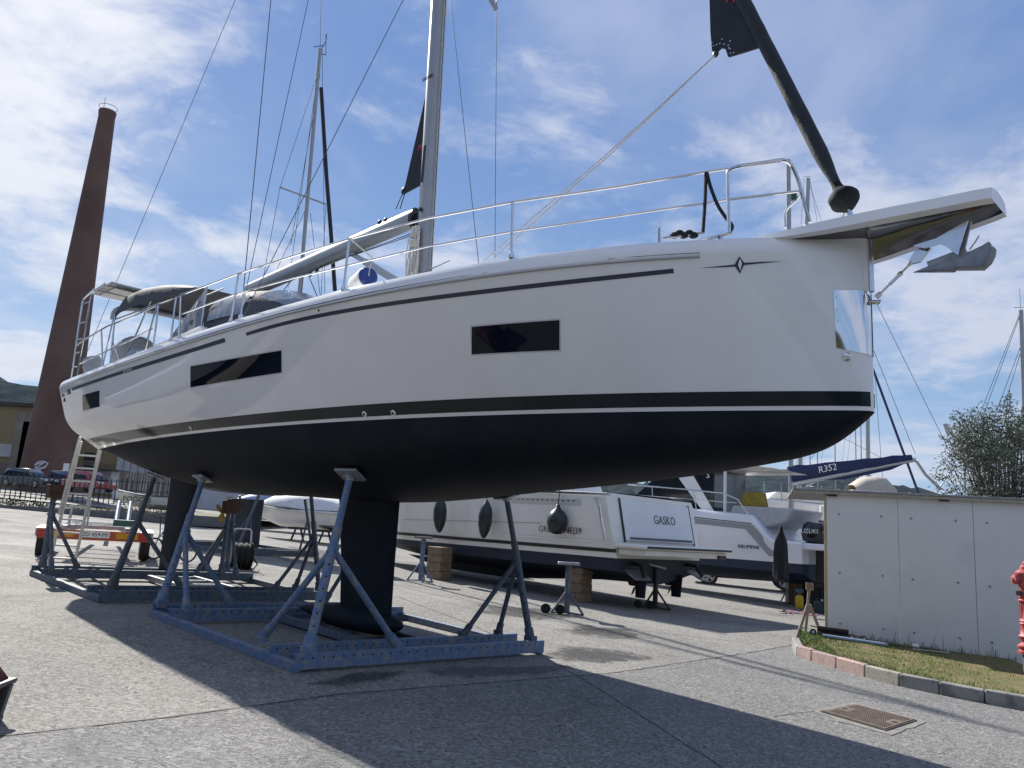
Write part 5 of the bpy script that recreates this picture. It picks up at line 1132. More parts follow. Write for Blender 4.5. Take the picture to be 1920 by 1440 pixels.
mb = MB(); mb.prism([(3.35, 1.12, 2.6), (2.95, 1.12, 2.6), (3.9, 1.08, 3.95), (4.6, 1.06, 4.0)], (0, -.03, 0)); mb.build('white_arch', gel, cb, world=False)
mb = MB(); mb.prism([(5.6, 1.0, 2.78), (5.3, .98, 3.05), (6.3, .9, 3.0), (6.7, .9, 2.8)], (0, -.02, 0)); mb.build('window_frame', gelcream, cb, world=False)
text('S', .30, whitep, cb, (3.2, 1.13, 3.78), (-1, 0, 0), (0, 0, 1), world=False)
mb = MB(); mb.prism([(.9, 1.2, 3.98), (1.6, 1.25, 4.12), (4.6, 1.15, 4.18), (4.9, 1.1, 4.06), (3.0, 1.1, 3.98)], (0, -2.35, 0)); mb.build('hardtop', gelcream, kr, world=False, bev=.04)
mb = MB(); mb.tube([(2.6, 1.1, 2.6), (2.6, 1.1, 4.0)], .05, 8); mb.build('hardtop_post', gelblue, kr, world=False)
mb = MB(); mb.tube([(6.2, 1.3, 3.45), (3.6, 1.48, 3.28), (2.4, 1.48, 3.18), (1.95, 1.47, 3.0), (1.6, 1.47, 2.55)], .022, 8); rl = mb.build('guard_rail', steel, kr, world=False)
for x, z in ((5.0, 3.37), (3.4, 3.26)): mb = MB(); mb.tube([(x, 1.47, 2.65), (x + .1, 1.47, z)], .016, 6); mb.build('rail_post', steel, rl, world=False)
mb = MB(); mb.tube([(6.0, 1.3, 3.1), (2.0, 1.47, 2.9)], .012, 6); mb.build('mid_wire', steel, rl, world=False)
hf = thing('fender', 'long dark fender lying on the outboard boat gunwale behind the stern door', 'fender', frame(kO) @ Vector((4.2, 1.45, 2.9))); mb = MB(); M4 = frame(kO); mb.tube([M4 @ Vector(p) for p in ((4.75, 1.45, 2.82), (4.68, 1.45, 2.82), (4.5, 1.45, 2.83), (3.9, 1.47, 2.82), (3.7, 1.47, 2.81), (3.62, 1.47, 2.81))], [.03, .09, .15, .15, .09, .03], 12); mb.build('fender_body', rubf, hf)
yb_ = thing('bag', 'mustard yellow bag on the outboard boat stern seat', 'bag', M4 @ Vector((1.9, .6, 2.84))); mb = MB(); mb.prism([M4 @ Vector(p) for p in ((1.5, .7, 2.84), (2.3, .7, 2.84), (2.22, .65, 3.28), (1.62, .65, 3.30))], B_ * -.35); mb.build('bag_body', mat('mustard_cloth', (.30, .22, .03), .8, var=.3, vscale=9, bump=.4, bscale=20), yb_, bev=.03)
# black cloth hung on the boat's quarter
cp = at(1464, 1035, 21.6); cw = thing('wetsuit', 'black cloth garment hanging limply from the outboard boat stern', 'garment', cp + Vector((0, 0, -.7)))
mb = MB(); rows = []
for i in range(13):
    t = i / 12; z = .68 - 1.36 * t; w = .035 + .11 * smooth(0, .35, t) + .05 * t; rows.append([cp + Vector((w * math.cos(a) * (1 + .14 * math.sin(4 * a + 3 * t)), .09 * (.5 + t) * math.sin(a) * (1 + .45 * math.sin(5 * a + 2 * t)), z + .05 * math.sin(a * 3) * t)) for a in np.linspace(0, 2 * math.pi, 25)])
mb.grid(rows); mb.build('cloth', mat('neoprene', (.008, .009, .014), .7, var=.3, vscale=8, bump=.3, bscale=15), cw, ang=80)
# crate, tank, tools on a mat
g = G(1505, 1136); cr_ = thing('crate', 'plain brown plywood crate in the shadow under the outboard boat', 'crate', g); mb = MB(); mb.box(g + Vector((0, .4, .38)), (.62, .5, .76)); mb.build('crate_box', mat('plywood_brown', (.16, .09, .055), .8, var=.3, vscale=9), cr_, bev=.01)
for k in range(3): mb = MB(); mb.box(g + Vector((-.2 + .2 * k, .145, .38)), (.05, .012, .72)); mb.build('crate_batten', wood, cr_)
g = G(1499, 1142); ca = thing('gas_cylinder', 'small yellow gas cylinder with a blue collar beside the crate', 'gas cylinder', g)
mb = MB(); mb.lathe([(.08, 0), (.10, .02), (.11, .05), (.11, .30), (.09, .37), (.04, .40)], g, (0, 0, 1), 16); mb.build('cylinder_body', mat('yellow_paint', (.55, .40, .02), .45, var=.1, vscale=9), ca)
mb = MB(); mb.lathe([(.03, .40), (.03, .46), (.10, .47), (.10, .56), (.06, .57)], g, (0, 0, 1), 14); mb.build('valve_collar', mat('blue_collar', (.05, .10, .16), .5), ca)
g = G(1500, 1152); mt_ = thing('tool_mat', 'red and blue ground sheet spread with hand tools near the gas cylinder', 'ground sheet', g)
mb = MB(); mb.prism([G(*p) for p in ((1460, 1146), (1515, 1140), (1545, 1148), (1530, 1156))], (0, 0, .015)); mb.build('sheet', mat('mat_red', (.28, .06, .05), .8, col2=(.10, .14, .22), thr=(.48, .54), vscale=5), mt_)
tc_ = [(.02, .03, .06), (.5, .5, .5), (.3, .05, .04), (.05, .12, .25), (.6, .6, .62), (.02, .02, .02)]
for k in range(16):
    q = G(random.uniform(1466, 1538), random.uniform(1145, 1153)); a = random.uniform(0, 3.1); d = Vector((math.cos(a), math.sin(a), 0)) * random.uniform(.05, .14)
    tl = thing('hand_tool', 'tiny hand tool among others on the red ground sheet', 'tool', q, 'hand tools on the ground sheet'); mb = MB(); mb.bar(q - d + Vector((0, 0, .04)), q + d * .2 + Vector((0, 0, .04)), .04, .04); mb.build('grip', mat('tool_%d' % (k % 6), tc_[k % 6], .5), tl, bev=.006); mb = MB(); mb.bar(q + d * .2 + Vector((0, 0, .04)), q + d + Vector((0, 0, .035)), .02, .015); mb.build('blade', galv, tl)
for k, (px, hgt, lab) in enumerate((((1535, 1150), .34, 'dark green jerrycan left of the shed corner'), ((1548, 1151), .38, 'dark blue jerrycan half hidden by the shed corner'))):
    g = G(*px); j = thing('jerrycan', lab, 'jerrycan', g); mb = MB(); mb.box(g + Vector((0, 0, hgt / 2)), (.24, .16, hgt)); mb.build('can_body', mat('can_%d' % k, ((.015, .04, .04), (.015, .02, .05))[k], .4), j, bev=.03); mb = MB(); mb.tube([g + Vector((-.07, 0, hgt - .01)), g + Vector((-.05, 0, hgt + .05)), g + Vector((.05, 0, hgt + .05)), g + Vector((.07, 0, hgt - .01))], .015, 6); mb.build('handle', blackp, j); mb = MB(); mb.lathe([(.03, 0), (.03, .04)], g + Vector((.09, 0, hgt - .005)), (0, 0, 1), 10); mb.build('cap', whitep, j)

# ---- cars
def car(label, o, a, L_=4.4, W_=1.8, H_=1.5, col=(.1, .02, .02), suv=False, name='parked_car', group='parked cars'):
    b = Vector((-a.y, a.x, 0)); t = thing(name, label, 'car', mtx=frame(o, a, b), group=group); k = .32 if suv else .24; w2 = W_ / 2; hb = H_ * (.60 if suv else .56)
    pt = mat('car_paint_%s' % label[:14], col, .25, coat=.8)
    prof = [(-L_ / 2, k + .1), (-L_ / 2, hb * .95), (-L_ / 2 + .12, hb), (L_ * .18, hb + .03), (L_ / 2 - .35, hb * .93), (L_ / 2 - .03, hb * .78), (L_ / 2, k + .15), (L_ / 2 - .1, k), (-L_ / 2 + .1, k)]
    mb = MB(); mb.prism([(x, -w2, z) for x, z in prof], (0, W_, 0)); mb.build('body', pt, t, world=False, bev=.06)
    cab = [(-L_ / 2 + .18, hb), (-L_ / 2 + .42, H_ - .06), (-L_ / 2 + .7, H_), (L_ * .06, H_), (L_ * .26, hb + .02)]
    mb = MB(); n = len(cab); mb.add([(x, s * (w2 - .06 - (.16 if z > hb + .1 else 0)), z) for s in (-1, 1) for x, z in cab], [tuple(range(n)), tuple(range(2 * n - 1, n - 1, -1))] + [(i, i + 1, n + i + 1, n + i) for i in range(n - 1)]); cb = mb.build('cabin', pt, t, world=False, bev=.03)
    for s in (-1, 1):
        mb = MB(); q = [(-L_ / 2 + .42, hb + .05), (-L_ / 2 + .6, H_ - .12), (L_ * .04, H_ - .12), (L_ * .19, hb + .05)]; mb.add([(x, s * (w2 - .045 - (.16 if z > hb + .1 else 0)), z) for x, z in q], [(0, 1, 2, 3)]); mb.build('side_window', glass, cb, world=False)
    for xq, xz in ((L_ * .275, L_ * .075), (-L_ / 2 + .17, -L_ / 2 + .40)):
        mb = MB(); mb.add([(xq + (.02 if xq > 0 else -.02), -w2 + .16, hb + .05), (xq + (.02 if xq > 0 else -.02), w2 - .16, hb + .05), (xz + (.01 if xq > 0 else -.03), w2 - .28, H_ - .09), (xz + (.01 if xq > 0 else -.03), -w2 + .28, H_ - .09)], [(0, 1, 2, 3)]); mb.build('windscreen' if xq > 0 else 'rear_window', glass, cb, world=False)
    rw = .36 if suv else .31
    for sx in (-L_ * .31, L_ * .31):
        for s in (-1, 1):
            mb = MB(); mb.lathe([(rw * .66, -.10), (rw * .95, -.11), (rw, -.06), (rw, .06), (rw * .95, .11), (rw * .66, .10)], (sx, s * (w2 - .10), rw), (0, s, 0), 22); ty = mb.build('wheel', rubber, t, world=False)
            mb = MB(); mb.lathe([(rw * .64, .03), (rw * .66, .105), (rw * .58, .105), (rw * .56, .05)], (sx, s * (w2 - .10), rw), (0, s, 0), 22)
            for j in range(5):
                an = j * 2 * math.pi / 5
                for da in (-.16, .16): mb.bar((sx, s * (w2 - .005), rw), (sx + rw * .6 * math.cos(an + da), s * (w2 - .01), rw + rw * .6 * math.sin(an + da)), .045, .02, (0, s, 0))
            mb.lathe([(.05, .09), (.05, .115)], (sx, s * (w2 - .10), rw), (0, s, 0), 10); mb.build('rim', alu, ty, world=False)
    for s in (-1, 1):
        mb = MB(); mb.box((L_ / 2 - .06, s * (w2 - .28), hb * .80), (.12, .36, .13)); mb.build('headlight', whitep, t, world=False, bev=.02); mb = MB(); mb.box((-L_ / 2 + .01, s * (w2 - .2), hb * .85), (.06, .28, .16)); mb.build('tail_light', redp, t, world=False, bev=.02)
    mb = MB(); mb.box((-L_ / 2 - .005, 0, hb * .6), (.02, .5, .11)); mb.build('number_plate', whitep, t, world=False)
    return t
so_ = G(1372, 1098); so_ = Vector((so_.x, so_.y + .6, gz(so_.x, so_.y)))
car('dark red estate car parked behind the motor boats, only wheels and sill showing', so_ + Vector((.45, -.9, 0)), Vector((-.97, .24, 0)), 4.6, 1.85, 1.62, (.07, .012, .016), True)

# ---- a motor boat on blocks just left of the picture, mirrored in the long hull window
ld = Vector((.30, .954, 0)).normalized(); lb_ = Vector((ld.y, -ld.x, 0)); lO = Vector((-14.2, 8.6, gz(-14, 11) + .1))
lm = thing('motor_boat', 'white motor boat on blocks just beyond the left picture edge', 'motor boat', mtx=frame(lO, ld, -lb_))
LS = [(0, 1.3, 1.15, 2.0, .85, .5), (4, 1.35, 1.2, 2.05, .85, .48), (6, 1.0, .8, 2.15, 1.0, .6), (7.4, .1, .06, 2.3, 1.4, 1.2)]
motor_hull(lm, LS, 1.05, gel, botb)
mb = MB(); mb.prism([(1.5, 1.0, 2.0), (1.8, .95, 2.9), (3.6, .95, 2.9), (5.0, .9, 2.1)], (0, -1.95, 0)); lc = mb.build('cabin', gel, lm, world=False, bev=.05)
for y in (1.02, -1.02): mb = MB(); mb.prism([(1.9, y, 2.2), (2.05, y * .985, 2.75), (3.5, y * .985, 2.75), (4.4, y, 2.25)], (0, .02 if y < 0 else -.02, 0)); mb.build('cabin_window', glass, lc, world=False)
for x in (1.2, 5.0):
    mb = MB(); mb.box((x, 0, .2), (.5, 1.2, .66)); mb.build('support_block', wood, lm, world=False, bev=.01)

lk = G(1534, 1141); lkr = thing('shade_filler', 'added dark locker in the shade beside the shed end', 'filler', lk + Vector((.1, .5, 0)))  # added dark box standing in for the black shade under the boat
mb = MB(); mb.box(lk + Vector((.25, .8, .72)), (.85, .6, 1.44)); mb.build('shade_filler_body', mat('shade_filler_dark', (.010, .013, .024), .6, var=.3, vscale=4), lkr, bev=.015)
mb = MB(); mb.box(lk + Vector((.25, .49, .72)), (.02, .01, 1.36)); mb.build('shade_filler_slit', holem, lkr); mb = MB(); mb.tube([lk + Vector((.32, .47, .62)), lk + Vector((.32, .47, .82))], .012, 6); mb.build('shade_filler_handle', galv, lkr)
# ================================================================== LEFT SIDE AND BACKGROUND
# ---- brick chimney
CY = 80.; cb0 = at(84, 905, CY); ct0 = at(202, 209, CY); cbz = gz(cb0.x, CY)
chm = bpy.data.materials.new('chimney_brick'); chm.use_nodes = True
def _chim():
    t = chm.node_tree; b = t.nodes['Principled BSDF']; l = t.links.new; tc = N(t, 'ShaderNodeTexCoord'); mp = N(t, 'ShaderNodeMapping'); mp.inputs['Scale'].default_value = (2.4, 2.4, 11); l(tc.outputs['Object'], mp.inputs[0])
    n = N(t, 'ShaderNodeTexNoise'); n.inputs['Scale'].default_value = 1.0; n.inputs['Detail'].default_value = 8; n.inputs['Roughness'].default_value = .7; l(mp.outputs[0], n.inputs[0])
    n2 = N(t, 'ShaderNodeTexNoise'); n2.inputs['Scale'].default_value = .25; n2.inputs['Detail'].default_value = 4; l(tc.outputs['Object'], n2.inputs[0])
    m1 = N(t, 'ShaderNodeMix', data_type='RGBA'); l(n.outputs[0], m1.inputs[0]); m1.inputs[6].default_value = (.075, .048, .042, 1); m1.inputs[7].default_value = (.22, .13, .105, 1)
    m2 = N(t, 'ShaderNodeMix', data_type='RGBA', blend_type='MULTIPLY'); m2.inputs[0].default_value = .8; l(m1.outputs[2], m2.inputs[6])
    r = N(t, 'ShaderNodeMapRange'); l(n2.outputs[0], r.inputs[0]); r.inputs[1].default_value = .35; r.inputs[2].default_value = .65; r.inputs[3].default_value = .6; r.inputs[4].default_value = 1.0; l(r.outputs[0], m2.inputs[7]); l(m2.outputs[2], b.inputs['Base Color']); b.inputs['Roughness'].default_value = .9
    bp = N(t, 'ShaderNodeBump'); bp.inputs['Strength'].default_value = .4; l(n.outputs[0], bp.inputs['Height']); l(bp.outputs[0], b.inputs['Normal'])
_chim()
chim = thing('brick_chimney', 'tall tapering red brick factory chimney rising left of the yacht', 'chimney', (ct0.x, CY, cbz))
hgt = ct0.z - cbz; rb, rt = 2.55, .80
mb = MB(); mb.lathe([(rb, 0), (rb * .985, 1.2)] + [(rb + (rt - rb) * (z / hgt) ** .86, z) for z in np.linspace(1.3, hgt - .6, 30)] + [(rt + .06, hgt - .5), (rt + .10, hgt - .1), (rt + .05, hgt)], (cb0.x, CY, cbz), (ct0.x - cb0.x, 0, hgt), 28); mb.build('shaft', chm, chim)
mb = MB(); 
tp_ = Vector((ct0.x, CY, ct0.z))
for k in range(1): mb.tube([tp_ + Vector(((rt + .12) * math.cos(a), (rt + .12) * math.sin(a), .45)) for a in np.linspace(0, 2 * math.pi, 25)], .03, 5, cap=False)
mb.build('crown_railing', wire, chim)
mb = MB(); mb.tube([tp_ + Vector((-.5, 0, 0)), tp_ + Vector((-.5, 0, 1.6))], .03, 5); mb.build('lightning_rod', galv, chim)
tag_ = mat('graffiti_white', (.55, .57, .60), .7)
def onch(px, py): return at(px, py, CY - 2.62)
mb = MB()
for arc in ([(65, 872), (72, 866), (82, 865), (90, 869), (84, 877), (74, 880), (66, 877), (70, 870), (80, 868)], [(66, 880), (76, 872), (86, 866)], [(72, 879), (82, 876), (88, 872)]): mb.tube([onch(*p) for p in arc], .07, 5)
mb.build('graffiti', tag_, chim)
mb = MB(); a = onch(124, 876); mb.box(a, (.55, .06, .75)); mb.build('notice_board', whitep, chim)
# ---- old factory buildings
ochre = mat('ochre_render', (.25, .205, .12), .9, col2=(.17, .15, .13), thr=(.53, .63), vscale=.35, detail=8, bump=.2, bscale=4)
darkroof = mat('old_roof', (.06, .055, .055), .9, var=.3, vscale=1)
whitewall = mat('pale_wall', (.44, .45, .47), .85, var=.15, vscale=.6)
def building(label, x0, x1, ytop, Yd, mt, roof_over=.5, depth=9, ybot=935):
    a, b = at(x0, ytop, Yd), at(x1, ytop + (x1 - x0) * .063, Yd); z0 = gz((a.x + b.x) / 2, Yd) - 1.0; t = thing('factory_building', label, 'building', ((a.x + b.x) / 2, Yd, z0 + 1))
    mb = MB(); mb.prism([(a.x, Yd, z0), (b.x, Yd, z0), (b.x, Yd, b.z), (a.x, Yd, a.z)], (0, depth, 0)); w = mb.build('wall', mt, t)
    mb = MB(); mb.prism([(a.x - roof_over, Yd - .4, a.z + .02), (b.x + roof_over, Yd - .4, b.z + .02), (b.x + roof_over, Yd - .4, b.z + .42), (a.x - roof_over, Yd - .4, a.z + .42)], (0, depth + .8, 0)); mb.build('roof', darkroof, t)
    return t, w
def wallbox(par, name, x0, x1, y0, y1, Yd, mt, d=.12):
    a = at(x0, y0, Yd); b = at(x1, y1, Yd); mb = MB(); mb.box(((a.x + b.x) / 2, Yd, (a.z + b.z) / 2), (abs(b.x - a.x), d, abs(b.z - a.z))); return mb.build(name, mt, par)
t, w = building('peeling ochre factory building at the far left behind the chimney', -420, 66, 734, 84, ochre)
wallbox(t, 'shutter_panel', -60, 33, 828, 858, 83.9, whitewall); wallbox(t, 'lower_cladding', -60, 30, 864, 892, 83.9, woodg); wallbox(t, 'downpipe', 45, 58, 790, 905, 83.8, darkroof)
wallbox(t, 'wall_pier', 34, 44, 770, 905, 83.8, mat('render_grey', (.22, .20, .17), .9, var=.3, vscale=.8))
t, w = building('low ochre factory wing right of the chimney, half hidden by the yacht stern', 136, 258, 800, 88, ochre)
for q in ((160, 176, 848, 864), (158, 178, 872, 890), (139, 150, 808, 824)):
    o = wallbox(t, 'window', *q, 87.92, glass, .1); wallbox(o, 'window_frame', q[0] - 1, q[1] + 1, q[3], q[3] + 2, 87.9, whitewall, .14)
wallbox(t, 'pale_panel', 133, 144, 853, 872, 87.9, whitewall); wallbox(t, 'timber_lintel', 185, 222, 869, 872, 87.6, wood, .3)
t, w = building('pale corrugated store beyond the fence, seen below the yacht counter', 222, 470, 850, 78, mat('corrugated_pale', (.42, .44, .48), .6, var=.12, vscale=1.5), .2)
for k in range(14): wallbox(w, 'corrugation', 224 + k * 14, 226 + k * 14, 852 + k * .9, 905, 77.9, galv, .1)
bs = thing('bus_shelter', 'small grey booth with a flat green roof beyond the fence', 'booth', at(190, 915, 60)); a, b = at(184, 882, 60), at(203, 925, 60); mb = MB(); mb.box(((a.x + b.x) / 2, 60.6, (a.z + b.z) / 2), (abs(a.x - b.x), 1.2, a.z - b.z)); mb.build('booth_wall', whitewall, bs); a, b = at(180, 879, 60), at(229, 884, 60); mb = MB(); mb.box(((a.x + b.x) / 2, 60.3, (a.z + b.z) / 2), (abs(a.x - b.x), 2, .09)); mb.build('booth_roof', mat('green_roof', (.03, .07, .07), .6), bs)
# ---- fence, verge, parked cars
def fence(label, px0, px1, Yd, top, bot, n, mt, wdt=.04, group=None):
    a0, a1 = at(px0[0], px0[1], Yd), at(px1[0], px1[1], Yd); t = thing('fence', label, 'fence', a0)
    for k in range(n + 1):
        f = k / n; p = a0.lerp(a1, f); mb = MB(); mb.bar((p.x, p.y, p.z - .1), (p.x, p.y, p.z + top * (1 if k % 5 else 1.06)), wdt * (2 if k % 5 == 0 else 1), wdt, (0, 1, 0)); mb.build('post' if k % 5 == 0 else 'picket', mt, t)
    for h in (.15, .55, .92): mb = MB(); mb.bar(a0 + Vector((0, .03, top * h)), a1 + Vector((0, .03, top * h)), .03, .03); mb.build('rail', mt, t)
    return t
darkmetal = mat('dark_fence_metal', (.03, .032, .036), .6)
fence('dark metal railing along the far side of the yard', (-60, 926), (330, 950), 46, 1.35, 0, 40, darkmetal)
fence('weathered timber paling fence behind the railing', (200, 922), (360, 932), 66, 1.7, 0, 30, woodg, .10)
car('red hatchback parked beyond the railing behind the ladder', Vector((at(165, 925, 58).x, 58, at(165, 922, 58).z)), Vector((.9, -.42, 0)), 3.9, 1.7, 1.45, (.30, .02, .025))
car('dark blue hatchback parked beyond the railing left of the red car', Vector((at(128, 922, 61).x, 61, at(128, 920, 61).z)), Vector((.9, -.42, 0)), 3.9, 1.7, 1.45, (.02, .04, .10))
car('dark grey car parked at the foot of the chimney beyond the railing', Vector((at(52, 918, 60).x, 60, at(52, 915, 60).z)), Vector((.96, -.2, 0)), 4.0, 1.7, 1.42, (.03, .035, .045))
vk = [at(-80, 947, 38), at(430, 975, 38)]; mb = MB(); mb.prism([vk[0] + Vector((0, 0, -.35)), vk[1] + Vector((0, 0, -.35)), vk[1] + Vector((0, 0, .12)), vk[0] + Vector((0, 0, .12))], (0, .3, 0)); struct(mb.build('verge_kerb', mat('verge_kerb', (.14, .14, .145), .9, var=.2, vscale=3)))
verge = mat('dry_verge', (.16, .14, .08), .95, col2=(.08, .09, .04), thr=(.4, .6), vscale=1.2, bump=.5, bscale=6)
mb = MB(); mb.grid([[(p.x, 38.2 + k * 5, p.z + .10 + k * .02) for p in [vk[0].lerp(vk[1], f) for f in np.linspace(0, 1, 12)]] for k in range(5)]); struct(mb.build('verge', verge, fix=False))
mb = MB(); q0, q1 = at(-80, 918, 50), at(200, 936, 50); mb.prism([q0, q1, q1 + Vector((0, 3, .06)), q0 + Vector((0, 3, .06))], (0, 0, .03)); struct(mb.build('footpath', concrete))
bushm = mat('brown_bush', (.070, .062, .030), .7, col2=(.13, .11, .06), thr=(.4, .65), vscale=2, detail=4)
for k, (px, py, w, h) in enumerate(((205, 950, .9, .5), (240, 952, 1.1, .6), (280, 953, 1.2, .75), (318, 956, 1.0, .6), (20, 930, .8, .35), (70, 935, .9, .35), (150, 944, .8, .4))):
    h *= .62; c = at(px, py + 14, 39.4 + .4 * (k % 2)); c.z += h * .2; bs_ = thing('bush', ('brown leafy bush behind the ladder on the verge', 'dense brown bush under the moored dinghy lettering', 'largest brown bush on the verge left of the rudder', 'brown bush on the verge just left of the rudder', 'low green tuft at the far left of the verge', 'low scrubby tuft left of the ladder on the verge', 'small scrub tuft just behind the ladder foot')[k], 'bush', Vector((c.x, c.y, c.z - h * .5)), 'bushes on the verge')
    mb = MB(); leafy(mb, c, (w, .5, h), 420, .028, .10); mb.build('foliage', bushm if k < 4 else mat('verge_green', (.06, .075, .03), .7, var=.3, vscale=2), bs_, fix=False)
    mb = MB()
    for j in range(5): mb.tube([c - Vector((0, 0, h)), c + Vector((random.uniform(-.6, .6) * w, random.uniform(-.2, .2), random.uniform(0, .6) * h))], .015, 4)
    mb.build('stems', woodg, bs_)
# ---- small white boat with lettering
def small_boat(label, o, a, L_, W_, zb, zs, side, bott, name='dinghy', cover=None, cat='boat', group=None):
    b = Vector((a.y, -a.x, 0)); b = b if b.y < 0 else -b
    if a.cross(b).z < 0: pass
    t = thing(name, label, cat, mtx=frame(o, a, b) if a.cross(b).z > 0 else frame(o, a, b), group=group)
    st = [(0, W_ / 2 * .9, W_ / 2 * .75, zs, zb + .25, zb), (L_ * .4, W_ / 2, W_ / 2 * .8, zs, zb + .25, zb), (L_ * .75, W_ / 2 * .75, W_ / 2 * .5, zs + .08, zb + .35, zb + .08), (L_, .05, .03, zs + .22, zb + .7, zb + .5)]
    motor_hull(t, st, zb + .3, side, bott)
    mb = MB(); mb.tube([(x, y * W_ / 2 * (1 if x < L_ * .5 else 1 - ((x - L_ * .5) / (L_ * .5)) ** 2), zs + .03 + (.2 * max(0, x / L_ - .5) * 2 if 1 else 0)) for x, y in [(q, 1) for q in np.linspace(0, L_, 12)]], .035, 6); mb.build('rubbing_rail', darkmetal, t, world=False)
    if cover:
        rows = []
        for x in np.linspace(0, L_ * .92, 12):
            w = W_ / 2 * (1 if x < L_ * .45 else max(.1, 1 - ((x - L_ * .45) / (L_ * .55)) ** 1.6)) + .04; h = cover[1] * math.sin(math.pi * min(1, (x / L_ * .9 + .1))) ** .6
            rows.append([(x, w * math.cos(q), zs - .05 + h * max(0, math.sin(q)) ** .8) for q in np.linspace(0, math.pi, 11)])
        mb = MB(); mb.grid(rows); mb.build('cover', cover[0], t, world=False)
    return t, st
aL = Vector((-.98, .2, 0)); po = at(352, 950, 41); po.z = gz(po.x, 41) - .25 + .0
pz = at(260, 938, 41).z
pt_, ps = small_boat('white dinghy lettered PODGRI lying behind the bushes', Vector((po.x, 41, 0)), aL, 4.2, 1.6, pz - .42, pz + .22, gel, gelblue)
text('PODGRI', .40, blackp, pt_, Vector((2.35, .80 * .98 + .06, pz + .02)), (-1, 0, 0), (0, 0, 1), world=False, sx=1.1)
# ---- covered boats in the middle distance
tarp = mat('white_tarp', (.62, .64, .67), .5, var=.12, vscale=3, bump=.5, bscale=4)
tarpb = mat('blue_grey_tarp', (.25, .31, .42), .6, var=.2, vscale=3, bump=.5, bscale=4)
c = G(640, 1000); Z0 = gz(c.x, 34)
small_boat('white motor boat under a pale tarpaulin left of the keel', Vector((at(680, 985, 34).x, 34, Z0)), Vector((-.93, .36, 0)), 5.6, 2.1, .45, 1.25, gelcream, gelblue, 'covered_boat', (tarp, .95), 'covered boat', 'covered boats beyond the keel')
small_boat('grey hulled boat with a low blue-grey tarpaulin further back left of the keel', Vector((at(640, 960, 44).x, 44, gz(-10, 44))), Vector((-.9, -.42, 0)), 6.0, 2.2, .5, 1.3, gelblue, gelblue, 'covered_boat', (tarpb, .9), 'covered boat', 'covered boats beyond the keel')
for k, px in enumerate(((560, 986), (612, 988), (668, 992))):
    g = at(px[0], px[1], 34.0); g.z = gz(g.x, 34); t = thing('boat_trestle', ('low dark trestle under the covered boat, leftmost', 'low dark trestle under the covered boat, middle', 'low dark trestle under the covered boat, nearest the keel')[k], 'trestle', g, 'trestles under the covered boat')
    for s in (-.18, .18): mb = MB(); mb.bar(g + Vector((s * 1.5, 0, 0)), g + Vector((s * .6, 0, .5)), .07, .07, (0, 1, 0)); mb.build('leg', darkmetal, t)
    mb = MB(); mb.box(g + Vector((0, 0, .53)), (.75, .6, .10)); mb.build('bunk', darkmetal, t)

# ---- second sailing yacht beyond the first, seen under its hull
S2 = .52; y2o = at(655, 930, 23.4); y2z = at(500, 943, 25.5).z
M2 = frame(Vector((y2o.x, 23.0, y2z + .62 + .0)), Vector((-.86, .51, 0)).normalized(), Vector((-.51, -.86, 0)).normalized())
y2 = thing('sailing_yacht', 'second sailing yacht behind, grey bottomed, seen beneath the first hull with its slim mast above', 'sailing yacht', mtx=M2)
def sc3(p, s=S2): return (p[0] * s, p[1] * s, p[2] * s)
rows = [[sc3(p) for p in usec(x)] for x in XS[::2]]; rows[0] = [(0, 0, p[2]) for p in rows[0]]
grey_b = mat('grey_bottom', (.022, .028, .042), .6, var=.25, vscale=2)
mb = MB(); mb.grid(rows); mb.grid(mir(rows)); mb.build('underbody', grey_b, y2, world=False, ang=60)
rows = [[sc3((x, y, z)) for y, z in sec(x)] for x in XS[::2]]; mb = MB(); mb.grid(rows); mb.grid(mir(rows)); mb.build('topsides', gelblue, y2, world=False)
rows = [[sc3((x, (yd(x) - .02) * t, sheer(x) - .15 + .06 * (1 - t * t))) for t in np.linspace(-1, 1, 5)] for x in XS[2::3]]; mb = MB(); mb.grid(rows); mb.build('deck', deckm, y2, world=False)
q = M2.inverted(); kq = q @ at(482, 985, 25.3); kx = kq.x; gzl = gz(*(M2 @ Vector((kx, 0, 0))).to_2d()) - M2.translation.z
mb = MB(); foil(mb, [(kx - .58, kx + .62, -.55, .17), (kx - .55, kx + .62, gzl * .55, .17), (kx - .58, kx + 1.15, gzl + .14, .24)]); mb.build('keel_fin', mat('grey_keel', (.035, .04, .052), .65, var=.25, vscale=2), y2, world=False)
lx = (q @ at(458, 945, 26)).x
mb = MB(); foil(mb, [(lx - .1, lx + .16, -.5, .12), (lx - .08, lx + .14, -1.0, .10)]); dl = mb.build('saildrive_leg', mat('saildrive_grey', (.35, .36, .37), .5), y2, world=False)
mb = MB(); mb.lathe([(.03, -.1), (.07, -.05), (.07, .22), (.03, .32)], (lx + .05, 0, -.98), (1, 0, 0), 12)
for k in range(3):
    a = k * 2.09 + .6; d = Vector((0, math.cos(a), math.sin(a))); s = Vector((.35, -math.sin(a), math.cos(a))).normalized(); c = Vector((lx + .25, 0, -.98)); mb.add([c + d * .06 - s * .05, c + d * .18 - s * .13, c + d * .33 - s * .06, c + d * .34 + s * .05, c + d * .18 + s * .12, c + d * .06 + s * .05], [(0, 1, 2, 3, 4, 5)])
mb.build('propeller', mat('yellow_propeller', (.33, .21, .03), .5, var=.2, vscale=9), dl, world=False)
M2i = M2.inverted()
mx = (M2i @ at(556, 640, 27)); mtop2 = M2i @ at(600, 92, 27.6); mb0_ = Vector((mtop2.x + .05, 0, .7)); mtp = Vector((mtop2.x - .0, 0, mtop2.z))
d2 = M2i @ at(561, 545, 27.3)
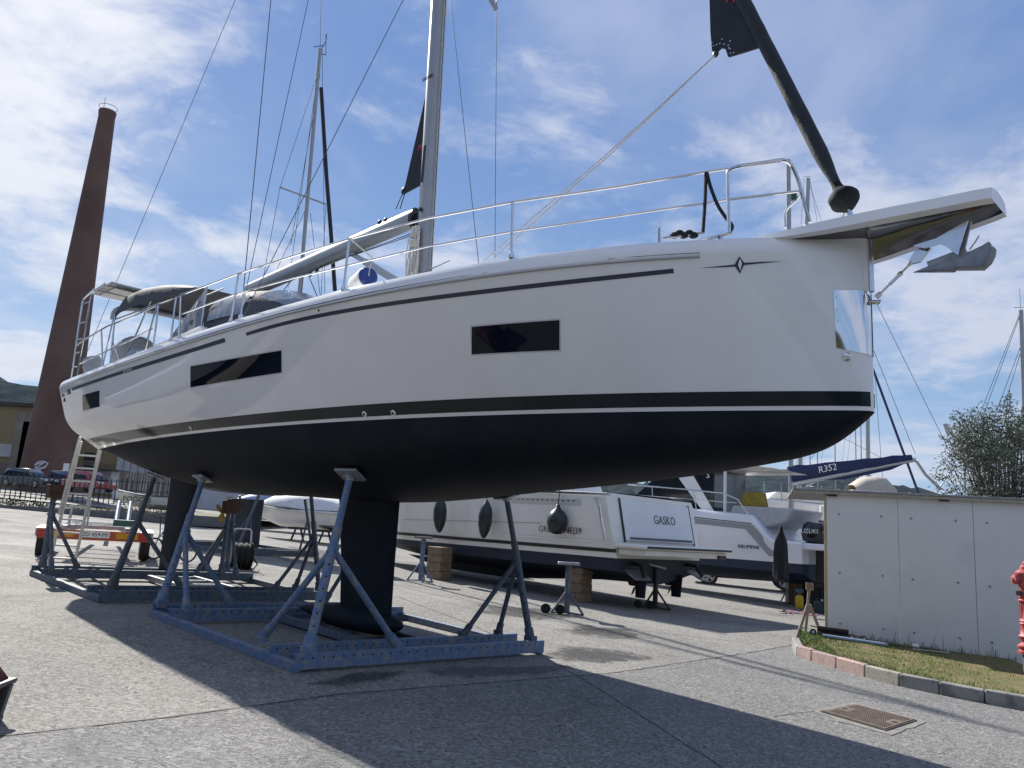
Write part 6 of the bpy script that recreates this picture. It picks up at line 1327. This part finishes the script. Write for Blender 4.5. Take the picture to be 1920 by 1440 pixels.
mlow = M2i @ at(554, 640, 27.5); mhigh = M2i @ at(600, 92, 27.5); mb = MB(); pr2 = [(.055 * math.cos(a), .085 * math.sin(a)) for a in np.linspace(0, 2 * math.pi, 13)[:-1]]; dd = (mhigh - mlow); mb.sweep(pr2, mlow - dd * ((mlow.z - .6) / dd.z), mhigh, up=(1, 0, 0)); m2 = mb.build('mast', spar, y2, world=False)
def W2(px, py, Yd=27.5): return M2i @ at(px, py, Yd)
def tube2(name, lists, r, mt, par=y2, n=6):
    mb = MB()
    for l_ in lists: mb.tube(l_, r, n)
    return mb.build(name, mt, par, world=False)
tube2('spreader', [[W2(524, 351, 26.9), W2(611, 383, 28.1)]], .03, spar, m2)
tube2('furled_jib', [[W2(602, 165), W2(612, 330), W2(620, 430), W2(628, 545)]], .075, blackcloth)
tube2('masthead_gear', [[W2(588, 88), W2(608, 85)], [W2(602, 92), W2(611, 78), W2(613, 60)], [W2(611, 103), W2(611, 64)], [W2(601, 101), W2(611, 103)]], .015, wire, m2)
tube2('stay', [[W2(598, 130), W2(525, 352, 26.9)], [W2(525, 352, 26.9), W2(490, 540, 26.9)], [W2(600, 140), W2(545, 460)], [W2(598, 120), W2(540, 540)], [W2(604, 92), W2(609, 550)], [W2(582, 400), W2(601, 560)], [W2(600, 100), W2(602, -30)], [W2(611, 383, 28.1), W2(600, 590, 28)], [W2(575, 388), W2(512, 520)]], .010, wire)
# its cradle
g2 = M2 @ Vector((kx, 0, 0)); g2.z = gz(g2.x, g2.y); c3 = thing('boat_cradle', 'dark steel cradle far behind holding the second yacht keel', 'boat cradle', g2, 'steel boat cradles')
def y2g(x, y, h=0.): p = M2 @ Vector((x, y, 0)); return Vector((p.x, p.y, gz(p.x, p.y) + h))
for x in (kx - 1.4, kx - .9, kx + 1.2, kx + 1.7): mb = MB(); mb.bar(y2g(x, 1.6, .09), y2g(x, -1.6, .09), .1, .16); mb.build('cross_beam', bluep2, c3)
for y in (1.6, -1.6): mb = MB(); mb.bar(y2g(kx - 1.5, y, .08), y2g(kx + 1.8, y, .08), .1, .1); mb.build('side_rail', bluep2, c3)
for x in (kx - 1.35, kx + 1.6):
    for y in (1.5, -1.5):
        h = M2 @ Vector((x, y * .62, -.42)); b = y2g(x, y, .16); mb = MB(); mb.tube([b, h], .045, 8); po_ = mb.build('support_post', bluep2, c3)
        for dx, dy in ((.55, 0), (0, -.55 * (1 if y > 0 else -1))): mb = MB(); mb.tube([y2g(x + dx, y + dy, .16), b.lerp(h, .6)], .03, 6); mb.build('brace', bluep2, po_)

# ---- trailer
ta = Vector((-.42, .907, 0)).normalized(); tb_ = Vector((-.907, -.42, 0)).normalized(); to = at(178, 1006, 17.4); to = Vector((to.x, to.y, gz(to.x, to.y)))
MT = frame(to, ta, tb_); trl = thing('boat_trailer', 'empty galvanised boat trailer with red and yellow tail board and number plate', 'boat trailer', mtx=MT)
zq = (MT.inverted() @ at(178, 1004, 17.4)).z
T_ = lambda mb, n, mt, par=None, **k: mb.build(n, mt, par or trl, world=False, **k)
for y in (.62, -.62): mb = MB(); mb.bar((-.0, y, zq + .12), (5.5, y * .5, zq + .10), .09, .13); T_(mb, 'chassis_rail', galv)
for x in (.5, 1.6, 2.8, 4.0): mb = MB(); mb.bar((x, .7, zq + .16), (x, -.7, zq + .16), .08, .08); T_(mb, 'cross_member', galv)
mb = MB(); mb.box((-.06, 0, zq), (.03, 2.16, .20)); tbd = T_(mb, 'tail_board', mat('tailboard_orange', (.42, .09, .04), .5))
for y in (.62, -.62): mb = MB(); mb.box((-.08, y, zq + .01), (.015, .44, .12)); T_(mb, 'yellow_reflector', orangep, tbd)
for y in (.98, -.98): mb = MB(); mb.box((-.085, y, zq), (.03, .22, .13)); T_(mb, 'tail_light', redp, tbd)
mb = MB(); mb.box((-.085, 0, zq + .02), (.012, .56, .13)); pl = T_(mb, 'number_plate', whitep, tbd)
text('ZD 459-MI', .115, blackp, pl, (-.094, 0, zq + .02), (0, -1, 0), (0, 0, 1), world=False, sx=.95, depth=.002)
for x in (.75, 1.45, 2.15):
    for y in (1.02, -1.02):
        mb = MB(); mb.lathe([(.17, -.09), (.27, -.10), (.30, -.05), (.30, .05), (.27, .10), (.17, .09)], (x, y, .30), (0, 1, 0), 20); wl_ = T_(mb, 'wheel', rubber); mb = MB(); mb.lathe([(.05, -.10), (.10, -.06), (.165, -.08), (.165, .08), (.10, .06), (.05, .10)], (x, y, .30), (0, 1, 0), 16); T_(mb, 'rim', galv, wl_)
for y in (1.02, -1.02):
    mb = MB(); mb.grid([[(x, y + s * .13, .64 + .03 * math.sin((x - .3) / 2.3 * math.pi)) for s in (-1, 1)] for x in np.linspace(.3, 2.6, 12)]); mb.grid([[(.3 - .0, y + s * .13, .64), (.28, y + s * .13, .48)] for s in (-1, 1)]); T_(mb, 'mudguard', galv)
mb = MB(); mb.tube([(1.2, -.35, zq + .2), (2.0, -.35, zq + .75)], .05, 8); mb.tube([(1.2, -.6, zq + .2), (2.0, -.6, zq + .75)], .05, 8); mb.tube([(2.0, -.2, zq + .75), (2.0, -.8, zq + .75)], .03, 6); T_(mb, 'bow_support_arm', galv)
mb = MB(); mb.box((1.0, -.55, zq + .26), (.5, .5, .16)); T_(mb, 'green_winch_box', mat('green_box', (.03, .10, .08), .6), bev=.02)
mb = MB(); mb.tube([(.4, .55, zq + .2), (.5, .55, zq + .62)], .03, 6); mb.tube([(.4, .2, zq + .2), (.45, .2, zq + .75)], .02, 6); T_(mb, 'guide_post', galv)
mb = MB(); mb.tube([(5.4, 0, zq + .1), (7.2, 0, zq + .05)], .06, 8); T_(mb, 'drawbar', galv)
# ---- ladder against the stern
lt = at(170, 840, 15.6); lf = G(114, 1062); lad = thing('ladder', 'tall aluminium ladder leaning up to the yacht transom', 'ladder', lf)
sd_ = Vector((.83, .05, 0)).normalized()
ladm = mat('ladder_aluminium', (.62, .61, .57), .45, .5, var=.1, vscale=10)
for s in (-1, 1):
    mb = MB(); mb.bar(lf + sd_ * .24 * s + Vector((0, 0, .0)), lt + sd_ * .20 * s + Vector((0, 0, .12)), .03, .07, (0, 1, .2)); mb.build('stile', ladm, lad)
    mb = MB(); mb.bar((lf + sd_ * .28 * s).lerp(lt + sd_ * .205 * s, .42) + Vector((0, -.05, .02)), lt + sd_ * .205 * s + Vector((0, -.05, .2)), .03, .07, (0, 1, .2)); mb.build('upper_stile', ladm, lad)
for k in range(9):
    f = (k + .6) / 9.2; c = lf.lerp(lt, f); w = .24 - .04 * f; mb = MB(); mb.bar(c - sd_ * w, c + sd_ * w, .05, .035); mb.build('rung', ladm, lad)
# ---- bicycle
bg_ = G(318, 1052); bic = thing('bicycle', 'small white folding bicycle standing behind the rudder', 'bicycle', bg_); bd_ = Vector((.95, -.3, 0)).normalized(); up_ = Vector((0, 0, 1)); whm = mat('bike_white', (.6, .6, .6), .4)
for s, n_ in ((-.48, 'front_wheel'), (.48, 'rear_wheel')):
    c = bg_ + bd_ * s + up_ * .26; mb = MB(); mb.tube([c + (bd_ * math.cos(a) + up_ * math.sin(a)) * .24 for a in np.linspace(0, 2 * math.pi, 25)], .022, 6, cap=False); w_ = mb.build(n_, rubber, bic)
    mb = MB()
    for k in range(8): a = k * math.pi / 4; mb.tube([c, c + (bd_ * math.cos(a) + up_ * math.sin(a)) * .23], .004, 4)
    mb.build('spokes', galv, w_)
fw = bg_ + bd_ * -.48 + up_ * .26; rw_ = bg_ + bd_ * .48 + up_ * .26; bb_ = bg_ + bd_ * .08 + up_ * .28; hd = bg_ + bd_ * -.38 + up_ * .62; st2 = bg_ + bd_ * .22 + up_ * .55
mb = MB(); mb.tube([hd, bb_], .022, 6); mb.tube([bb_, st2], .02, 6); mb.tube([rw_, bb_], .014, 6); mb.tube([rw_, st2], .012, 6); mb.tube([fw, hd], .016, 6); mb.build('frame', whm, bic)
mb = MB(); mb.tube([hd, hd + up_ * .38 - bd_ * .05], .014, 6); mb.tube([hd + up_ * .38 + Vector((-.08, -.26, 0)), hd + up_ * .38 + Vector((.08, .26, 0))], .013, 6); mb.build('handlebar', blackp, bic)
mb = MB(); mb.tube([st2, st2 + up_ * .30 + bd_ * .07], .014, 6); mb.build('seat_post', galv, bic); mb = MB(); mb.ell(st2 + up_ * .33 + bd_ * .08, (.13, .08, .04), 10, 6); mb.build('saddle', blackp, bic)
# ---- hose reel
hr = G(447, 1067); ree = thing('hose_reel', 'black hose wound on a low reel with a tall bent handle', 'hose reel', hr)
mb = MB(); hx_ = Vector((.85, .5, 0)).normalized()
for k in range(11): 
    c = hr + up_ * .30 + hx_ * (-.2 + .04 * k); s = Vector((-hx_.y, hx_.x, 0)); mb.tube([c + (s * math.cos(a) + up_ * math.sin(a)) * (.245 + .02 * (k % 3)) for a in np.linspace(0, 2 * math.pi, 21)], .024, 6, cap=False)
mb.build('hose', rubber, ree); mb = MB()
for s in (-.24, .24): mb.lathe([(.30, -.008), (.30, .008)], hr + up_ * .31 + hx_ * s, hx_, 20)
mb.build('flanges', blackp, ree)
mb = MB(); mb.tube(curve([hr + hx_ * -.22 + up_ * .3, hr + hx_ * -.2 + up_ * .92, hr + hx_ * .2 + up_ * .92, hr + hx_ * .22 + up_ * .3]), .018, 8); mb.build('handle', ropew, ree)
mb = MB(); mb.tube([hr + hx_ * .22 + up_ * .3 + Vector((.1, -.1, 0)), hr + hx_ * .42 + up_ * .12, hr + hx_ * .35 + up_ * .02, hr + up_ * .02 + Vector((0, -.3, 0))], .018, 6); mb.build('hose_tail', rubber, ree)
mb = MB()
for s in (-.2, .2): mb.bar(hr + hx_ * s + Vector((-.2, .2, .02)), hr + hx_ * s + Vector((.2, -.2, .02)), .04, .04)
mb.build('feet', galv, ree)

# ---- moored sailing boats to the right
def rig(label, lists, name, Yd, mtm, base_px, cat='mast', group='masts in the marina'):
    b = at(*base_px, Yd); t = thing(name, label, cat, b, group); 
    return t, b
navy = mat('navy_sailcover', (.012, .022, .085), .7, var=.3, vscale=5, bump=.4, bscale=9)
# white deck, blue striped hull with its boom in a blue cover
bO = at(1640, 985, 33); bb0 = Vector((bO.x, 33, -.6)); mz = lambda px, py, Yd=33: at(px, py, Yd)
mary = thing('moored_yacht', 'moored white yacht with a navy hull band and a boom under a blue R352 cover', 'sailing yacht', bb0, 'moored yachts right of the bow')
dk = mz(1440, 938).z; sv = [(1425, 0), (1480, 0), (1560, 0), (1700, 0)]
x0, x1 = mz(1418, 950).x, mz(1760, 950).x; Z1 = mz(1500, 937).z; Z2 = mz(1500, 985).z
mb = MB(); mb.prism([(x0, 33, Z2 - 1.0), (x0 - .3, 33, Z1), (x1, 33, Z1 - .35), (x1, 33, Z2 - 1.2)], (0, 3.2, 0)); hu = mb.build('hull', gelcream, mary, bev=.08)
mb = MB(); mb.prism([(x0 + .1, 32.97, Z2 - .15), (x0 + .02, 32.97, Z2 + .35), (x1, 32.97, Z2 + .1), (x1, 32.97, Z2 - .4)], (0, .05, 0)); mb.build('hull_band', navy, mary)
mb = MB(); mb.prism([(x0 + .6, 33.4, Z1), (x0 + 1.0, 33.4, Z1 + .32), (x1 - .8, 33.4, Z1 + .1), (x1 - .3, 33.4, Z1 - .3)], (0, 2.2, 0)); mb.build('coachroof', gelcream, mary, bev=.05)
for px in (1432, 1465, 1500, 1540):
    a = mz(px, 938 + (px - 1432) * .06); mb = MB(); mb.tube([a, a + Vector((0, 0, .75))], .02, 6); mb.build('stanchion', steel, mary)
a = mz(1425, 903); b = mz(1560, 915); mb = MB(); mb.tube([a, b], .014, 5); mb.tube([a - Vector((0, 0, .35)), b - Vector((0, 0, .35))], .012, 5); mb.build('guard_wires', steel, mary)
a, b = mz(1484, 908), mz(1716, 862); mb = MB(); mb.tube([a, a.lerp(b, .5) + Vector((0, 0, -.02)), b], [.10, .10, .09], 10); bo = mb.build('boom', alu, mary)
mb = MB(); n_ = 14; mb.tube([a.lerp(b, t) + Vector((0, -.03, .42 - .32 * t + .02 * math.sin(t * 25))) for t in np.linspace(-.02, .97, n_)], [(.155 - .085 * t) * (1 + .05 * math.sin(t * 31)) for t in np.linspace(0, 1, n_)], 14, flat=2.2); mb.build('sail_cover', navy, bo)
mb = MB(); mb.prism([a.lerp(b, .25) + Vector((0, -.05, -.08)), a.lerp(b, .95) + Vector((0, -.05, -.03)), a.lerp(b, .80) + Vector((0, -.05, -.22)), a.lerp(b, .42) + Vector((0, -.05, -.24))], (0, .1, 0)); mb.build('lazy_bag', navy, bo)
text('R352', .38, whitep, bo, a.lerp(b, .27) + Vector((0, -.22, .36)), (b - a), (0, 0, 1), shear=.2)
mb = MB(); mb.tube([at(1484, 1000, 33), at(1478, 300, 33)], .10, 10); mb.build('mast', spar, mary)
mb = MB(); mb.bar(mz(1563, 883), mz(1512, 912), .07, .09); mb.build('vang_strut', alu, bo)
mb = MB(); mb.tube([mz(1636, 690), mz(1722, 925)], .05, 6); mb.build('furled_stay', navy, mary)
for p, q in (((1636, 652), (1716, 851)), ((1640, 562), (1792, 870))): mb = MB(); mb.tube([mz(*p), mz(*q)], .012, 5); mb.build('stay', wire, mary)
mb = MB(); mb.tube([mz(1718, 865), mz(1735, 890), mz(1765, 918)], .07, 8); mb.build('boom_gallows', alu, mary); mb = MB(); mb.tube([mz(1785, 880), mz(1758, 920)], .03, 6); mb.build('stern_pole', alu, mary)
fl_ = thing('fender', 'white upright fender hanging beside the shed roof on the moored yacht', 'fender', mz(1543, 968)); mb = MB(); mb.lathe([(.03, -.34), (.12, -.3), (.14, 0), (.12, .28), (.03, .34)], at(1543, 962, 32.6), (0, 0, 1), 12); mb.build('fender_body', whitep, fl_)
# sprayhood tent
sh = at(1632, 912, 29); ten = thing('boat_tent', 'beige boat sprayhood showing above the shed roof', 'sprayhood', sh); rows = []
for k, (x, h, w) in enumerate(((-.75, .06, .5), (-.35, .36, .6), (.15, .44, .6), (.45, .42, .55), (.75, .06, .5))): rows.append([(sh.x + x, sh.y + w * math.cos(q), sh.z - .25 + (h + .2) * max(0, math.sin(q)) ** .6) for q in np.linspace(0, math.pi, 9)])
mb = MB(); mb.grid(rows); mb.build('canopy', mat('beige_canvas', (.46, .42, .35), .8, var=.12, vscale=4), ten); mb = MB(); mb.prism([Vector((sh.x - .9, sh.y - .6, sh.z - 2.2)), Vector((sh.x + 1.2, sh.y - .6, sh.z - 2.2)), Vector((sh.x + 1.2, sh.y - .6, sh.z - .2)), Vector((sh.x - .9, sh.y - .6, sh.z - .2))], (0, 1.5, 0)); mb.build('hull', gelcream, ten)
# other masts
def lone_mast(label, base, top, Yd, r=.08, stays=(), spread=None):
    a, b = at(*base, Yd), at(*top, Yd); gb = Vector((a.x, Yd, gz(a.x, Yd))); t = thing('yacht_mast', label, 'mast', gb, 'masts in the marina'); mb = MB(); d = (b - a); mb.tube([a - d * ((a.z - gb.z) / d.z), b], r, 10); mb.build('mast_tube', spar, t)
    for p, q in stays: mb = MB(); mb.tube([at(*p, Yd), at(*q, Yd)], .011, 5); mb.build('stay', wire, t)
    if spread: mb = MB(); mb.tube([at(*spread[0], Yd), at(*spread[1], Yd)], .025, 6); mb.build('spreader', spar, t)
    mb = MB(); mb.tube([b + Vector((-.25, 0, .1)), b + Vector((.2, 0, .15))], .012, 5); mb.tube([b, b + Vector((0, 0, .9))], .008, 5); mb.build('masthead_instruments', wire, t)
    return t
lone_mast('thick pale mast rising behind the beige sprayhood', (1628, 900), (1624, 560), 38, .10, [((1640, 700), (1655, 900)), ((1520, 860), (1605, 760)), ((1540, 800), (1660, 862))])
lone_mast('mast of a yacht at the right picture edge with its shrouds', (1928, 1000), (1914, 582), 30, .09, [((1912, 588), (1832, 790)), ((1913, 590), (1845, 775)), ((1917, 640), (1858, 800)), ((1917, 650), (1880, 770)), ((1917, 640), (1920, 900))], ((1914, 700), (1930, 703)))
lone_mast('short mast with aerial showing above the pulpit', (1511, 480), (1515, 335), 45, .13, [((1517, 342), (1545, 430)), ((1519, 340), (1535, 430)), ((1508, 335), (1502, 420))])
lone_mast('small mast top showing above the foredeck rail', (1233, 520), (1236, 428), 60, .10, [((1238, 440), (1244, 480))])
for k, (x, y) in enumerate(((1516, 850), (1530, 845), (1563, 830), (1602, 820), (1612, 812))):
    lone_mast(('thin distant mast left of the blue boom lettering', 'thin distant mast above the blue boom lettering', 'thin distant mast over the middle of the blue boom', 'thin distant mast just left of the thick pale mast', 'hair-thin distant mast beside the thick pale mast')[k], (x + 4, 930), (x, y - 150), 75, .05, [((x, y - 140), (x - 30, 920))])
# wind generator vane by the olive tree
wv = at(1782, 812, 27); wg = thing('wind_vane', 'grey wind generator tail fin left of the olive tree', 'wind generator', Vector((wv.x, 27, gz(wv.x, 27)))); mb = MB(); mb.prism([at(1768, 795, 27), at(1776, 794, 27), at(1788, 812, 27), at(1776, 817, 27)], (0, .03, 0)); mb.build('tail_fin', mat('fin_grey', (.42, .44, .46), .5), wg); mb = MB(); mb.tube([at(1780, 814, 27), at(1806, 816, 27)], .03, 6); mb.tube([at(1806, 816, 27), Vector((at(1808, 900, 27).x, 27, gz(wv.x, 27)))], .03, 6); mb.lathe([(.03, 0), (.08, .1), (.08, .3), (.03, .4)], at(1806, 816, 27), (1, 0, 0), 10); mb.build('pole_and_generator', alu, wg)
